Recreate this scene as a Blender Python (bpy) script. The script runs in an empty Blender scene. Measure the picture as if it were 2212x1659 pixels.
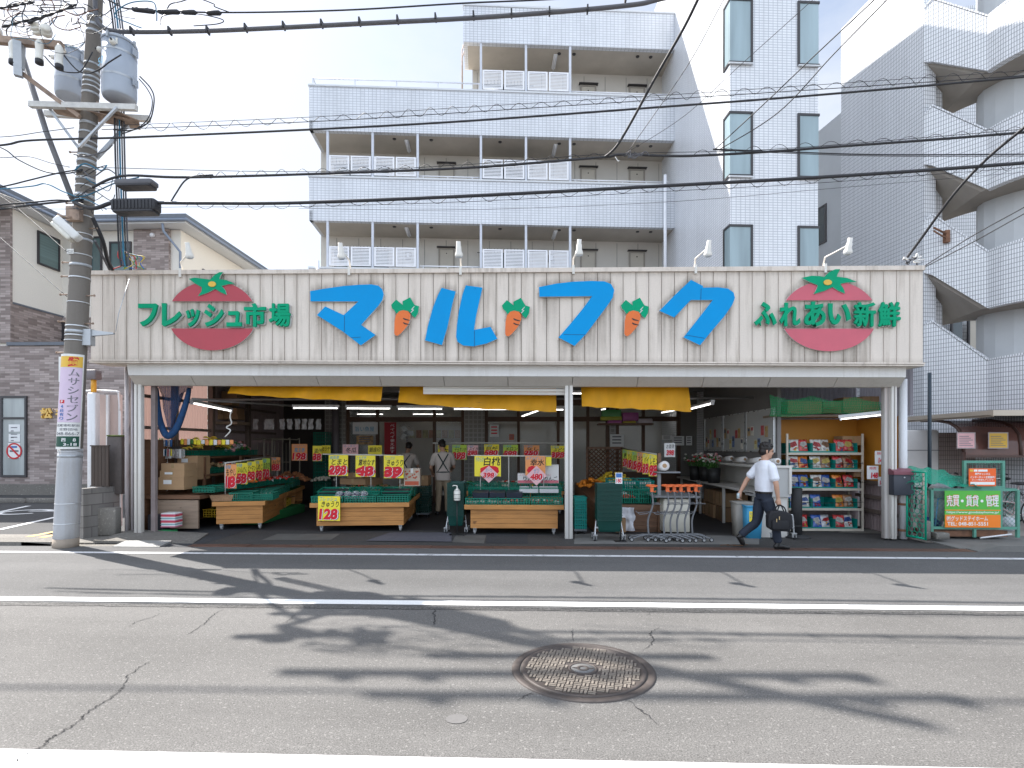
import bpy, bmesh, math, random
from mathutils import Vector, Matrix
random.seed(7)
R=math.radians; PI=math.pi
SC=bpy.context.scene; COL=SC.collection
# ---------------------------------------------------------------- camera, sky, sun
FPX,CXP,HYP,CAMH,YAW=1172.0,1106.0,964.0,1.62,math.atan(.034)   # measured on the photograph at 2212 x 1659
cam=bpy.data.objects.new('camera',bpy.data.cameras.new('camera')); COL.objects.link(cam)
cam.location=(0,0,CAMH); cam.rotation_euler=(PI/2,0,YAW)
cam.data.sensor_width=36; cam.data.lens=36*FPX/2212; cam.data.shift_y=(HYP-829.5)/2212
cam.data.clip_start=.05; cam.data.clip_end=3000
SC.camera=cam
SUN_EL,SUN_AZ=R(48.5),R(30)          # azimuth measured from -X towards +Y
sd=Vector((-math.cos(SUN_AZ)*math.cos(SUN_EL),math.sin(SUN_AZ)*math.cos(SUN_EL),math.sin(SUN_EL)))
W=bpy.data.worlds.new('World'); SC.world=W; W.use_nodes=True
nt=W.node_tree; bg=nt.nodes['Background']
sky=nt.nodes.new('ShaderNodeTexSky'); sky.sky_type='NISHITA'; sky.sun_disc=False
sky.sun_elevation=SUN_EL; sky.sun_rotation=math.atan2(sd.x,sd.y); sky.air_density=1.0; sky.dust_density=1.6; sky.ozone_density=1.0
# thin bright cloud over the clear sky
tc=nt.nodes.new('ShaderNodeTexCoord'); mp=nt.nodes.new('ShaderNodeMapping'); mp.inputs['Scale'].default_value=(1.2,1.2,2.6)
no=nt.nodes.new('ShaderNodeTexNoise'); no.inputs['Scale'].default_value=2.1; no.inputs['Detail'].default_value=9; no.inputs['Roughness'].default_value=.58
rp=nt.nodes.new('ShaderNodeValToRGB'); rp.color_ramp.elements[0].position=.34; rp.color_ramp.elements[0].color=(.34,.34,.34,1); rp.color_ramp.elements[1].position=.68; rp.color_ramp.elements[1].color=(.92,.92,.92,1)
mx=nt.nodes.new('ShaderNodeMix'); mx.data_type='RGBA'
# brighter cloud colour added behind the camera, out of view, to fill the shaded fronts
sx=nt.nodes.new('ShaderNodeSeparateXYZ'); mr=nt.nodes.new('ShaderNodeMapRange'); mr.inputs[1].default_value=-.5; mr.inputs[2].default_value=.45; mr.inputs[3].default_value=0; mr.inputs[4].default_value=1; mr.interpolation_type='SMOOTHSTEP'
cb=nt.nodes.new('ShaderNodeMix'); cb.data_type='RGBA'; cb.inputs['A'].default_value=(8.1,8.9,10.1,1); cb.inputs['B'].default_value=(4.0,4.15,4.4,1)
L=nt.links.new
L(tc.outputs['Generated'],mp.inputs[0]); L(mp.outputs[0],no.inputs['Vector']); L(no.outputs[0],rp.inputs[0]); L(rp.outputs[0],mx.inputs['Factor'])
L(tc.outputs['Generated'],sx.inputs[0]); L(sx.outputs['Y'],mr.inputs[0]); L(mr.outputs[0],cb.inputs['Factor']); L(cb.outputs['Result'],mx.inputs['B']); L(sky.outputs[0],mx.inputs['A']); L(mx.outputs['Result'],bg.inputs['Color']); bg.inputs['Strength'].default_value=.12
sun=bpy.data.objects.new('sun',bpy.data.lights.new('sun','SUN')); COL.objects.link(sun)
sun.data.energy=5.0; sun.data.angle=R(.53); sun.data.color=(1,.955,.90)
sun.rotation_euler=sd.to_track_quat('Z','Y').to_euler()
vs=SC.view_settings; vs.view_transform='Standard'; vs.look='None'; vs.gamma=1; vs.exposure=1.06
SC.cycles.max_bounces=8; SC.cycles.diffuse_bounces=4; SC.cycles.glossy_bounces=3; SC.cycles.transmission_bounces=4; SC.cycles.transparent_max_bounces=12
SC.cycles.use_denoising=True; SC.cycles.caustics_reflective=False; SC.cycles.caustics_refractive=False; SC.cycles.sample_clamp_indirect=6
# ---------------------------------------------------------------- measuring: photograph pixel (2212 wide) + known distance -> metres
S_,C_=math.sin(YAW),math.cos(YAW)
def at(px,py,Y):
    u=(px-CXP)/FPX; t=Y/(C_+u*S_)
    return Vector((t*(-S_+u*C_),Y,CAMH+t*(HYP-py)/FPX))
def gr(px,py,z=0):
    t=FPX*(CAMH-z)/(py-HYP); u=(px-CXP)/FPX
    return Vector((t*(-S_+u*C_),t*(C_+u*S_),z))
def dep(px,py,t):                                   # at distance t along the optical axis
    u=(px-CXP)/FPX
    return Vector((t*(-S_+u*C_),t*(C_+u*S_),CAMH+t*(HYP-py)/FPX))
# ---------------------------------------------------------------- materials
MATS={}
def nodes(name):
    m=bpy.data.materials.new(name); m.use_nodes=True; MATS[name]=m
    return m,m.node_tree,m.node_tree.nodes['Principled BSDF']
def c4(c): return (c[0],c[1],c[2],1)
def sh(c,k): return tuple(min(1,max(0,v*k)) for v in c)
def noise(nt,scale,detail=4,rough=.55,vec='Object',stretch=None):
    tc=nt.nodes.new('ShaderNodeTexCoord'); n=nt.nodes.new('ShaderNodeTexNoise')
    n.inputs['Scale'].default_value=scale; n.inputs['Detail'].default_value=detail; n.inputs['Roughness'].default_value=rough
    if stretch:
        mp=nt.nodes.new('ShaderNodeMapping'); mp.inputs['Scale'].default_value=stretch
        nt.links.new(tc.outputs[vec],mp.inputs[0]); nt.links.new(mp.outputs[0],n.inputs['Vector'])
    else: nt.links.new(tc.outputs[vec],n.inputs['Vector'])
    return n.outputs['Fac']
def ramp(nt,fac,stops):
    r=nt.nodes.new('ShaderNodeValToRGB'); e=r.color_ramp.elements
    while len(e)<len(stops): e.new(.5)
    for x,(p,c) in zip(e,stops): x.position=p; x.color=c4(c) if not isinstance(c,(int,float)) else (c,c,c,1)
    nt.links.new(fac,r.inputs[0]); return r.outputs[0]
def mix(nt,a,b,fac,mode='MIX'):
    m=nt.nodes.new('ShaderNodeMix'); m.data_type='RGBA'; m.blend_type=mode
    for s,v in (('A',a),('B',b),('Factor',fac)):
        if isinstance(v,(int,float)): m.inputs[s].default_value=v
        elif isinstance(v,tuple): m.inputs[s].default_value=c4(v)
        else: nt.links.new(v,m.inputs[s])
    return m.outputs['Result']
def bump(nt,b,h,strength=.3,dist=.01):
    n=nt.nodes.new('ShaderNodeBump'); n.inputs['Strength'].default_value=strength; n.inputs['Distance'].default_value=dist
    nt.links.new(h,n.inputs['Height']); nt.links.new(n.outputs[0],b.inputs['Normal'])
def M(name,col,rough=.6,var=.14,scale=5,metal=0,bmp=0,alpha=1,trans=0,emit=0,stretch=None,spec=.4):
    if name in MATS: return MATS[name]
    m,nt,b=nodes(name)
    if var:
        f=noise(nt,scale,5,.6,'Object',stretch)
        nt.links.new(ramp(nt,f,[(.3,sh(col,1-var)),(.7,sh(col,1+var))]),b.inputs['Base Color'])
        nt.links.new(ramp(nt,f,[(.3,max(.03,rough-.08)),(.7,min(1,rough+.08))]),b.inputs['Roughness'])
        if bmp: bump(nt,b,f,bmp)
    else:
        b.inputs['Base Color'].default_value=c4(col); b.inputs['Roughness'].default_value=rough
    b.inputs['Metallic'].default_value=metal; b.inputs['Alpha'].default_value=alpha; b.inputs['Transmission Weight'].default_value=trans
    b.inputs['Specular IOR Level'].default_value=spec
    if emit: b.inputs['Emission Color'].default_value=c4(col); b.inputs['Emission Strength'].default_value=emit
    return m
def tile(name,col,grout,w,h,mortar=.006,var=.06,rough=.35,offset=0,freq=2,col2=None,dirt=.12,bmp=.25,bias=0):
    m,nt,b=nodes(name)
    tc=nt.nodes.new('ShaderNodeTexCoord'); br=nt.nodes.new('ShaderNodeTexBrick'); nt.links.new(tc.outputs['UV'],br.inputs['Vector'])
    br.offset=offset; br.offset_frequency=freq; br.inputs['Scale'].default_value=1; br.inputs['Brick Width'].default_value=w; br.inputs['Row Height'].default_value=h
    br.inputs['Mortar Size'].default_value=mortar; br.inputs['Mortar Smooth'].default_value=.25; br.inputs['Bias'].default_value=bias
    br.inputs['Color1'].default_value=c4(sh(col,1-var)); br.inputs['Color2'].default_value=c4(col2 or sh(col,1+var)); br.inputs['Mortar'].default_value=c4(grout)
    f=noise(nt,.9,6,.6,'UV',(1,.35,1))
    c=mix(nt,br.outputs['Color'],ramp(nt,f,[(.3,1-dirt*1.3),(.62,1.0)]),1.0,'MULTIPLY')
    c=mix(nt,c,ramp(nt,noise(nt,1.0,6,.6,'UV',(5,.22,1)),[(.34,1-dirt*.8),(.56,1.0)]),1.0,'MULTIPLY')
    nt.links.new(c,b.inputs['Base Color']); b.inputs['Roughness'].default_value=rough
    inv=nt.nodes.new('ShaderNodeMath'); inv.operation='SUBTRACT'; inv.inputs[0].default_value=1; nt.links.new(br.outputs['Fac'],inv.inputs[1])
    if bmp: bump(nt,b,inv.outputs[0],bmp,.006)
    return m
# ---------------------------------------------------------------- mesh helper
class MB:
    def __init__(s): s.v=[]; s.f=[]; s.m=[]; s.uv={}; s.sm=set()
    def quadstrip(s,rings,mi=0,closed=True,caps=True,smooth=True):
        b=len(s.v); n=len(rings[0])
        for r in rings: s.v+= [Vector(p) for p in r]
        for i in range(len(rings)-1):
            for j in range(n if closed else n-1):
                k=(j+1)%n
                s.f.append((b+i*n+j,b+i*n+k,b+(i+1)*n+k,b+(i+1)*n+j)); s.m.append(mi)
                if smooth: s.sm.add(len(s.f)-1)
        if caps and closed:
            s.f.append(tuple(b+j for j in reversed(range(n)))); s.m.append(mi)
            s.f.append(tuple(b+(len(rings)-1)*n+j for j in range(n))); s.m.append(mi)
    def face(s,pts,mi=0):
        b=len(s.v); s.v+=[Vector(p) for p in pts]; s.f.append(tuple(range(b,b+len(pts)))); s.m.append(mi)
    def hexa(s,p,mi=0):                                # 8 corners: bottom 4 (ccw from above), top 4
        b=len(s.v); s.v+=[Vector(q) for q in p]
        for q in ((3,2,1,0),(4,5,6,7),(0,1,5,4),(1,2,6,5),(2,3,7,6),(3,0,4,7)): s.f.append(tuple(b+i for i in q)); s.m.append(mi)
    def box(s,x0,x1,y0,y1,z0,z1,mi=0,M=None):
        p=[Vector(q) for q in ((x0,y0,z0),(x1,y0,z0),(x1,y1,z0),(x0,y1,z0),(x0,y0,z1),(x1,y0,z1),(x1,y1,z1),(x0,y1,z1))]
        if M is not None: p=[M@q for q in p]
        s.hexa(p,mi)
    def cbox(s,c,d,mi=0,M=None): s.box(c[0]-d[0]/2,c[0]+d[0]/2,c[1]-d[1]/2,c[1]+d[1]/2,c[2]-d[2]/2,c[2]+d[2]/2,mi,M)
    def bbox(s,x0,x1,y0,y1,z0,z1,r=.01,mi=0,M=None,n=3):  # box with rounded vertical edges
        ring=[]
        for cx,cy,a0 in ((x1-r,y1-r,0),(x0+r,y1-r,90),(x0+r,y0+r,180),(x1-r,y0+r,270)):
            for k in range(n+1):
                a=R(a0+90*k/n); ring.append((cx+r*math.cos(a),cy+r*math.sin(a)))
        ch=min(r*.6,(z1-z0)*.3); cx,cy=(x0+x1)/2,(y0+y1)/2
        def rg(z,k): return [Vector((cx+(x-cx)*k,cy+(y-cy)*k,z)) for x,y in ring]
        kk=1-2*ch/max(x1-x0,y1-y0)
        rings=[rg(z0,kk),rg(z0+ch,1),rg(z1-ch,1),rg(z1,kk)]
        if M is not None: rings=[[M@p for p in q] for q in rings]
        s.quadstrip(rings,mi)
    def tube(s,pts,r,n=8,mi=0,caps=True):
        pts=[Vector(p) for p in pts]; rs=r if isinstance(r,(list,tuple)) else [r]*len(pts); rings=[]
        up=None
        for i,p in enumerate(pts):
            d=(pts[min(i+1,len(pts)-1)]-pts[max(i-1,0)])
            if d.length<1e-9: d=Vector((0,0,1))
            d.normalize()
            if up is None: up=Vector((0,0,1)) if abs(d.z)<.9 else Vector((1,0,0))
            a=(up-d*up.dot(d))
            if a.length<1e-6: a=d.orthogonal()
            a.normalize(); up=a; c=d.cross(a)
            rings.append([p+(a*math.cos(2*PI*k/n)+c*math.sin(2*PI*k/n))*rs[i] for k in range(n)])
        s.quadstrip(rings,mi,True,caps)
    def lathe(s,c,prof,n=20,mi=0,M=None,caps=True):     # prof: (radius,z)
        rings=[]
        for r,z in prof:
            q=[Vector((c[0]+r*math.cos(2*PI*k/n),c[1]+r*math.sin(2*PI*k/n),c[2]+z)) for k in range(n)]
            rings.append([M@p for p in q] if M is not None else q)
        s.quadstrip(rings,mi,True,caps)
    def ell(s,c,rx,ry,rz,mi=0,n=10,m=6,M=None,jit=0):
        rings=[]
        for i in range(1,m):
            a=PI*i/m-PI/2
            q=[Vector((c[0]+rx*math.cos(a)*math.cos(2*PI*k/n)*(1+random.uniform(-jit,jit)),c[1]+ry*math.cos(a)*math.sin(2*PI*k/n)*(1+random.uniform(-jit,jit)),c[2]+rz*math.sin(a))) for k in range(n)]
            rings.append([M@p for p in q] if M is not None else q)
        s.quadstrip(rings,mi)
    def prism(s,poly,o,ux,uy,th,mi=0,mis=None):          # polygon (2-D) extruded by th towards -normal side of (ux,uy)
        o,ux,uy=Vector(o),Vector(ux),Vector(uy); n=ux.cross(uy).normalized()
        a=sum(poly[i][0]*poly[(i+1)%len(poly)][1]-poly[(i+1)%len(poly)][0]*poly[i][1] for i in range(len(poly)))
        if a<0: poly=poly[::-1]
        F=[o+ux*x+uy*y+n*th for x,y in poly]; B=[o+ux*x+uy*y for x,y in poly]
        b=len(s.v); k=len(poly); s.v+=F+B
        s.f.append(tuple(range(b,b+k))); s.m.append(mi)
        s.f.append(tuple(reversed(range(b+k,b+2*k)))); s.m.append(mi)
        for i in range(k):
            j=(i+1)%k; s.f.append((b+k+i,b+k+j,b+j,b+i)); s.m.append(mi if mis is None else mis)
    def strip(s,plan,z0,z1,th,mi=0,n=(0,0)):             # wall following a plan polyline, z0/z1 lists, thickness th to the left side
        N=len(plan); off=[]
        for i in range(N):
            d=Vector(plan[min(i+1,N-1)])-Vector(plan[max(i-1,0)]); d.normalize(); off.append(Vector((-d.y,d.x))*th)
        u=0
        for i in range(N-1):
            a,b=Vector(plan[i]),Vector(plan[i+1]); a2,b2=a+off[i],b+off[i+1]; du=(b-a).length
            base=len(s.f)
            s.hexa([(a.x,a.y,z0[i]),(b.x,b.y,z0[i+1]),(b2.x,b2.y,z0[i+1]),(a2.x,a2.y,z0[i]),(a.x,a.y,z1[i]),(b.x,b.y,z1[i+1]),(b2.x,b2.y,z1[i+1]),(a2.x,a2.y,z1[i])],mi)
            s.uv[base+2]=[(u,z0[i]),(u+du,z0[i+1]),(u+du,z1[i+1]),(u,z1[i])]
            u+=du
    def add(s,verts,faces,mi=0):
        b=len(s.v); s.v+=[Vector(p) for p in verts]
        for f in faces: s.f.append(tuple(b+i for i in f)); s.m.append(mi)
    def build(s,name,mats,parent=None,loc=None,rz=0,sub=0,bev=0,fixn=False):
        me=bpy.data.meshes.new(name); me.from_pydata([tuple(p) for p in s.v],[],s.f)
        if not isinstance(mats,(list,tuple)): mats=[mats]
        for m in mats: me.materials.append(m)
        me.polygons.foreach_set('material_index',[min(i,len(mats)-1) for i in s.m])
        if s.sm: me.polygons.foreach_set('use_smooth',[i in s.sm for i in range(len(s.f))])
        uvl=me.uv_layers.new(name='UVMap'); dat=[0.0]*(2*len(me.loops))
        for p in me.polygons:
            if p.index in s.uv:
                for li,q in zip(p.loop_indices,s.uv[p.index]): dat[2*li],dat[2*li+1]=q
                continue
            nz=p.normal
            if abs(nz.z)>.7: ax,ay=Vector((1,0,0)),Vector((0,1,0))
            else: ax=Vector((-nz.y,nz.x,0)).normalized(); ay=Vector((0,0,1))
            if abs(nz.z)<=.7 and (abs(ax.x)>=abs(ax.y) and ax.x<0 or abs(ax.x)<abs(ax.y) and ax.y<0): ax=-ax
            for li in p.loop_indices:
                v=me.vertices[me.loops[li].vertex_index].co; dat[2*li],dat[2*li+1]=v.dot(ax),v.dot(ay)
        uvl.data.foreach_set('uv',dat)
        me.validate(); me.update()
        o=bpy.data.objects.new(name,me); COL.objects.link(o)
        if parent is not None: o.parent=parent
        if loc is not None: o.location=loc
        o.rotation_euler.z=rz
        if bev:
            md=o.modifiers.new('Bevel','BEVEL'); md.width=bev; md.segments=2; md.limit_method='ANGLE'; md.angle_limit=R(50)
        if sub:
            md=o.modifiers.new('Subsurf','SUBSURF'); md.levels=md.render_levels=sub
        return o
def tag(o,label=None,cat=None,group=None,kind=None):
    for k,v in (('label',label),('category',cat),('group',group),('kind',kind)):
        if v: o[k]=v
    return o
def thing(name,label,cat,loc=(0,0,0),rz=0,group=None):
    o=bpy.data.objects.new(name,None); o.empty_display_size=.1; COL.objects.link(o); o.location=loc; o.rotation_euler=(0,0,rz)
    return tag(o,label,cat,group)
def structure(name,mb,mats): return tag(mb.build(name,mats),kind='structure')
def copy_tree(o,parent=None):
    c=o.copy(); COL.objects.link(c); c.parent=parent
    for ch in list(o.children): copy_tree(ch,c)
    return c
def dup(o,loc=None,rz=None,label=None,group=None,name=None):
    c=copy_tree(o)
    if loc is not None: c.location=loc
    if rz is not None: c.rotation_euler=(0,0,rz)
    if label: c['label']=label
    if group: c['group']=group
    return c
ORD=['zeroth','first','second','third','fourth','fifth','sixth','seventh','eighth','ninth','tenth','eleventh','twelfth','thirteenth','fourteenth','fifteenth','sixteenth','seventeenth','eighteenth','nineteenth','twentieth']
def ordw(i):
    if i<=20: return ORD[i]
    t={2:'twenty',3:'thirty',4:'forty'}[i//10]
    return t+'-'+ORD[i%10] if i%10 else {20:'twentieth',30:'thirtieth',40:'fortieth'}[i]
# ---------------------------------------------------------------- lettering (Blender's own font) as mesh
_TX={}
def text2d(s,bold=0.0,sp=1.0):
    k=(s,bold,sp)
    if k in _TX: return _TX[k]
    cu=bpy.data.curves.new('lettering','FONT'); cu.body=s; cu.size=1; cu.offset=bold; cu.resolution_u=3; cu.space_character=sp; cu.space_line=1.0
    ob=bpy.data.objects.new('lettering',cu); COL.objects.link(ob)
    dg=bpy.context.evaluated_depsgraph_get(); me=bpy.data.meshes.new_from_object(ob.evaluated_get(dg))
    V=[(v.co.x,v.co.y) for v in me.vertices]; F=[tuple(p.vertices) for p in me.polygons]
    bpy.data.objects.remove(ob); bpy.data.curves.remove(cu); bpy.data.meshes.remove(me)
    if not V: V,F=[(0,0),(1,0),(1,1)],[]
    x0,x1=min(v[0] for v in V),max(v[0] for v in V); y0,y1=min(v[1] for v in V),max(v[1] for v in V)
    V=[((x-x0)/max(1e-6,x1-x0),(y-y0)/max(1e-6,y1-y0)) for x,y in V]
    _TX[k]=(V,F,(x1-x0)/max(1e-6,y1-y0)); return _TX[k]
def put_text(mb,s,o,ux,uy,x0,x1,y0,y1,lift=.002,mi=0,bold=0.0,th=0,slant=0):
    """letters of s fill the rectangle x0..x1, y0..y1 of the plane (o,ux,uy); th>0 makes them solid"""
    if bold=='heavy':                                  # many-stroked characters: shifted copies keep the strokes apart
        d=.022
        for k,(a,b) in enumerate(((0,0),(d,0),(-d,0),(0,d),(0,-d))): put_text(mb,s,o,ux,uy,x0+(x1-x0)*(a+d),x1+(x1-x0)*(a-d),y0+(y1-y0)*(b+d),y1+(y1-y0)*(b-d),lift-.0007*k,mi,.008,th,slant)
        return
    V,F,_=text2d(s,bold); o,ux,uy=Vector(o),Vector(ux),Vector(uy); n=ux.cross(uy).normalized()
    P=[o+ux*(x0+(x1-x0)*(a+slant*(b-.5)))+uy*(y0+(y1-y0)*b)+n*(lift+th) for a,b in V]
    # keep faces turned to the reader
    G=[]
    for f in F:
        a=(P[f[1]]-P[f[0]]).cross(P[f[2]]-P[f[0]])
        G.append(f if a.dot(n)>=0 else tuple(reversed(f)))
    mb.add(P,G,mi)
    if th:
        cnt={}
        for f in G:
            for i in range(len(f)):
                e=(f[i],f[(i+1)%len(f)]); cnt[e]=cnt.get(e,0)+1
        b=len(mb.v); mb.v+=[p-n*th for p in P]; b0=b-len(P)
        for (i,j) in cnt:
            if (j,i) not in cnt: mb.f.append((b0+j,b0+i,b+i,b+j)); mb.m.append(mi)
# ================================================================ the setting: ground, road, markings
def asphalt(name,c,spk=.5,sc=85):
    m,nt,b=nodes(name)
    f=noise(nt,sc,3,.7); g=noise(nt,.7,6,.6); h=noise(nt,14,4,.6)
    col=ramp(nt,f,[(.30,sh(c,1-.75*spk)),(.5,c),(.66,sh(c,1+.5*spk)),(.78,sh(c,1+2.3*spk))])
    w_=noise(nt,1.0,5,.55,'Object',(.10,1.3,1)); st=noise(nt,1.7,6,.7)
    col=mix(nt,col,ramp(nt,g,[(.3,.86),(.7,1.07)]),1,'MULTIPLY'); col=mix(nt,col,ramp(nt,w_,[(.35,.88),(.65,1.06)]),1,'MULTIPLY'); col=mix(nt,col,ramp(nt,st,[(.22,.70),(.34,1.0)]),1,'MULTIPLY'); col=mix(nt,col,ramp(nt,h,[(.3,.93),(.7,1.05)]),1,'MULTIPLY')
    dots=noise(nt,sc*.42,2,.4); col=mix(nt,col,sh(c,1.8),ramp(nt,dots,[(.63,0.0),(.69,.7)])); dk=noise(nt,sc*.3,2,.4); col=mix(nt,col,sh(c,.45),ramp(nt,dk,[(.67,0.0),(.71,.6)]))
    nt.links.new(col,b.inputs['Base Color']); b.inputs['Roughness'].default_value=.85; b.inputs['Specular IOR Level'].default_value=.3
    bump(nt,b,f,.45,.006); return m
asphalt('road',(.136,.131,.125),.8,115); asphalt('road_far',(.120,.118,.116),.6,130); asphalt('lot',(.065,.065,.066),.35,80); asphalt('apron',(.066,.063,.061),.45,60)
asphalt('patch_dark',(.048,.050,.055),.3,70); asphalt('concrete_old',(.19,.178,.16),.25,60); asphalt('seam',(.10,.096,.092),1.0,45); asphalt('mat_grey',(.115,.112,.13),.2,200)
def paint(name,c,wear):
    m,nt,b=nodes(name); f=noise(nt,9,8,.7); g=noise(nt,110,2,.6)
    col=mix(nt,(.19,.185,.18),c,ramp(nt,f,[(wear,0.0),(wear+.12,1.0)])); col=mix(nt,col,ramp(nt,g,[(.3,.9),(.6,1.03)]),1,'MULTIPLY')
    nt.links.new(col,b.inputs['Base Color']); b.inputs['Roughness'].default_value=.7; bump(nt,b,g,.3,.004); return m
paint('white_line',(.78,.78,.77),.22); paint('worn_line',(.66,.66,.67),.33); paint('yellow_line',(.72,.45,.12),.38)
crk=M('crack',(.03,.03,.032),.9,.2)
def sheet(name,poly,z,mat):
    mb=MB(); mb.face([(x,y,z) for x,y in poly]); return structure(name,mb,mat)
def rect(name,x0,x1,y0,y1,z,mat): return sheet(name,[(x0,y0),(x1,y0),(x1,y1),(x0,y1)],z,mat)
M('earth',(.16,.155,.145),.9,.2,.5)
rect('ground',-400,400,-200,600,-.03,MATS['earth'])
rect('road',-80,80,-8,5.43,0,MATS['road']); rect('road_far_lane',-80,80,5.43,8.56,0,MATS['road_far'])
# the dark, broken seam along the middle line: ragged strip
mb=MB(); xs=[-30+.07*i for i in range(860)]
up=[(x,5.445+random.uniform(-.012,.012)) for x in xs]; lo=[(x,5.345+random.uniform(-.016,.016)) for x in xs]
for i in range(len(xs)-1): mb.face([(lo[i][0],lo[i][1],.003),(lo[i+1][0],lo[i+1][1],.003),(up[i+1][0],up[i+1][1],.003),(up[i][0],up[i][1],.003)])
structure('road_seam',mb,MATS['seam'])
rect('road_edge_line',-80,80,7.985,8.1,.004,MATS['worn_line']); rect('road_middle_line',-80,80,5.49,5.645,.006,MATS['white_line']); rect('road_near_line',-80,80,2.62,2.805,.004,MATS['white_line'])
def crack(pts,w=.006):
    w*=.62
    P=[]
    for i in range(len(pts)-1):
        a,b=pts[i],pts[i+1]
        for k in range(7):
            q=a.lerp(b,k/7); P.append(Vector((q.x+random.uniform(-.012,.012),q.y+random.uniform(-.012,.012),.0045)))
    P.append(pts[-1])
    mb=MB()
    ws=[w*random.uniform(.35,1.3)*min(1,.25+i/6,.25+(len(P)-1-i)/6) for i in range(len(P))]
    for i in range(len(P)-1):
        d=P[i+1]-P[i]; n=Vector((-d.y,d.x,0)); n=n.normalized() if n.length>0 else Vector((1,0,0)); a,b=ws[i],ws[i+1]
        mb.face([P[i]-n*a,P[i+1]-n*b,P[i+1]+n*b,P[i]+n*a])
    structure('road_crack',mb,crk)
q1=lambda x,y:gr(x*.31243,1140.6+y*.31243,.0); q2=lambda x,y:gr(553+x*.31243,1140.6+y*.31243); q3=lambda x,y:gr(1106+x*.31243,1140.6+y*.31243); q4=lambda x,y:gr(1659+x*.31243,1140.6+y*.31243)
crack([q1(*p) for p in ((1050,920),(960,965),(890,1020),(855,1090),(820,1132),(750,1190),(670,1235),(570,1300),(575,1320),(500,1370),(400,1425),(335,1465),(318,1495),(245,1535),(150,1595),(50,1650))],.0055)
crack([q1(*p) for p in ((1540,565),(1470,605),(1420,660),(1330,715),(1290,740))],.006); crack([q1(*p) for p in ((1110,590),(1060,615),(940,650),(890,680))],.005)
crack([q2(*p) for p in ((1240,560),(1230,590),(1240,640),(1218,680))],.008); crack([q2(*p) for p in ((290,590),(230,640),(200,655))],.004)
crack([q3(*p) for p in ((415,690),(420,740),(428,785))],.006); crack([q3(*p) for p in ((960,580),(935,605))],.006)
crack([q3(*p) for p in ((1025,685),(950,730),(978,765),(970,800),(905,850))],.0065); crack([q3(*p) for p in ((165,1128),(100,1160),(30,1195))],.004); crack([q3(*p) for p in ((745,1165),(830,1215),(910,1275),(1020,1370))],.004)
for y0,w in ((5.352,.007),(5.438,.006)):
    x=-12
    while x<11:
        l=random.uniform(.25,.9); crack([Vector((x,y0+random.uniform(-.006,.006),0)),Vector((x+l,y0+random.uniform(-.006,.006),0))],w*random.uniform(.5,1)); x+=l+random.uniform(.02,.25)
# small round repair patch
c=q2(1387,1322); mb=MB(); mb.face([(c.x+.065*math.cos(a*PI/12)*(1+.06*math.sin(a*3)),c.y+.055*math.sin(a*PI/12),.003) for a in range(24)]); structure('road_patch',mb,M('patch_pale',(.135,.13,.127),.8,.1,40))
# ground between road and shop
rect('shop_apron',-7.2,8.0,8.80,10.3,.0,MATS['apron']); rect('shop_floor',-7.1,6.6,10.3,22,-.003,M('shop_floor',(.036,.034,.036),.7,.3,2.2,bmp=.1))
rect('parking_lot',-40,-7.2,8.8,22,.0,MATS['lot']); rect('yard',6.6,40,9.3,26,.012,M('yard_concrete',(.27,.24,.21),.85,.15,1.5))
rect('gutter_bed',-80,80,8.56,8.80,-.012,MATS['concrete_old'])
def gpoly(name,pts,z,mat): return sheet(name,[(p.x,p.y) for p in (gr(x,y,z) for x,y in pts)],z,mat)
gpoly('floor_mat',[(790,1168),(843,1150),(975,1150),(976,1170)],.012,MATS['mat_grey'])
gpoly('concrete_strip',[(565,1166.5),(600,1153),(735,1153),(715,1166)],.004,M('concrete_mid',(.12,.115,.105),.85,.2,3))
gpoly('concrete_strip',[(976,1171),(985,1156),(1050,1156),(1045,1174)],.004,MATS['concrete_mid'])
gpoly('asphalt_patch',[(1050,1173),(1052,1150),(1140,1150),(1140,1174)],.0045,MATS['patch_dark'])
gpoly('asphalt_patch',[(330,1180),(420,1140),(640,1110),(520,1150),(415,1182)],.004,MATS['patch_dark'])
gpoly('concrete_strip',[(1810,1150),(1840,1142),(1925,1143),(1910,1153)],.006,MATS['concrete_old'])
gpoly('concrete_strip',[(1240,1175),(1242,1152),(1640,1158),(1640,1176)],.003,M('concrete_dark',(.17,.165,.155),.85,.15,3))
# steel gutter covers, one after another
def perf(name,c):
    m,nt,b=nodes(name); tc=nt.nodes.new('ShaderNodeTexCoord'); br=nt.nodes.new('ShaderNodeTexBrick'); nt.links.new(tc.outputs['UV'],br.inputs['Vector'])
    br.inputs['Scale'].default_value=1; br.inputs['Brick Width'].default_value=.03; br.inputs['Row Height'].default_value=.016; br.inputs['Mortar Size'].default_value=.0045
    br.inputs['Color1'].default_value=c4(sh(c,.35)); br.inputs['Color2'].default_value=c4(sh(c,.5)); br.inputs['Mortar'].default_value=c4(c)
    f=noise(nt,1.3,5,.6); nt.links.new(mix(nt,br.outputs['Color'],ramp(nt,f,[(.3,.6),(.7,1.25)]),1,'MULTIPLY'),b.inputs['Base Color']); b.inputs['Roughness'].default_value=.6; b.inputs['Metallic'].default_value=.2
    bump(nt,b,br.outputs['Fac'],.4,.005); return m
pf=perf('rusty_cover',(.16,.085,.062)); x=-5.55; k=0
while x<6.75:
    w=random.choice((.99,.995)); w=min(w,6.85-x); mb=MB(); mb.box(x,x+w-.008,8.57,8.79,-.02,.0+random.uniform(.001,.006)); k+=1
    tag(mb.build('gutter_cover',pf),'rusty perforated steel gutter cover, %s from the left along the shop front'%ordw(k),'gutter cover','gutter covers'); x+=w
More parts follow.
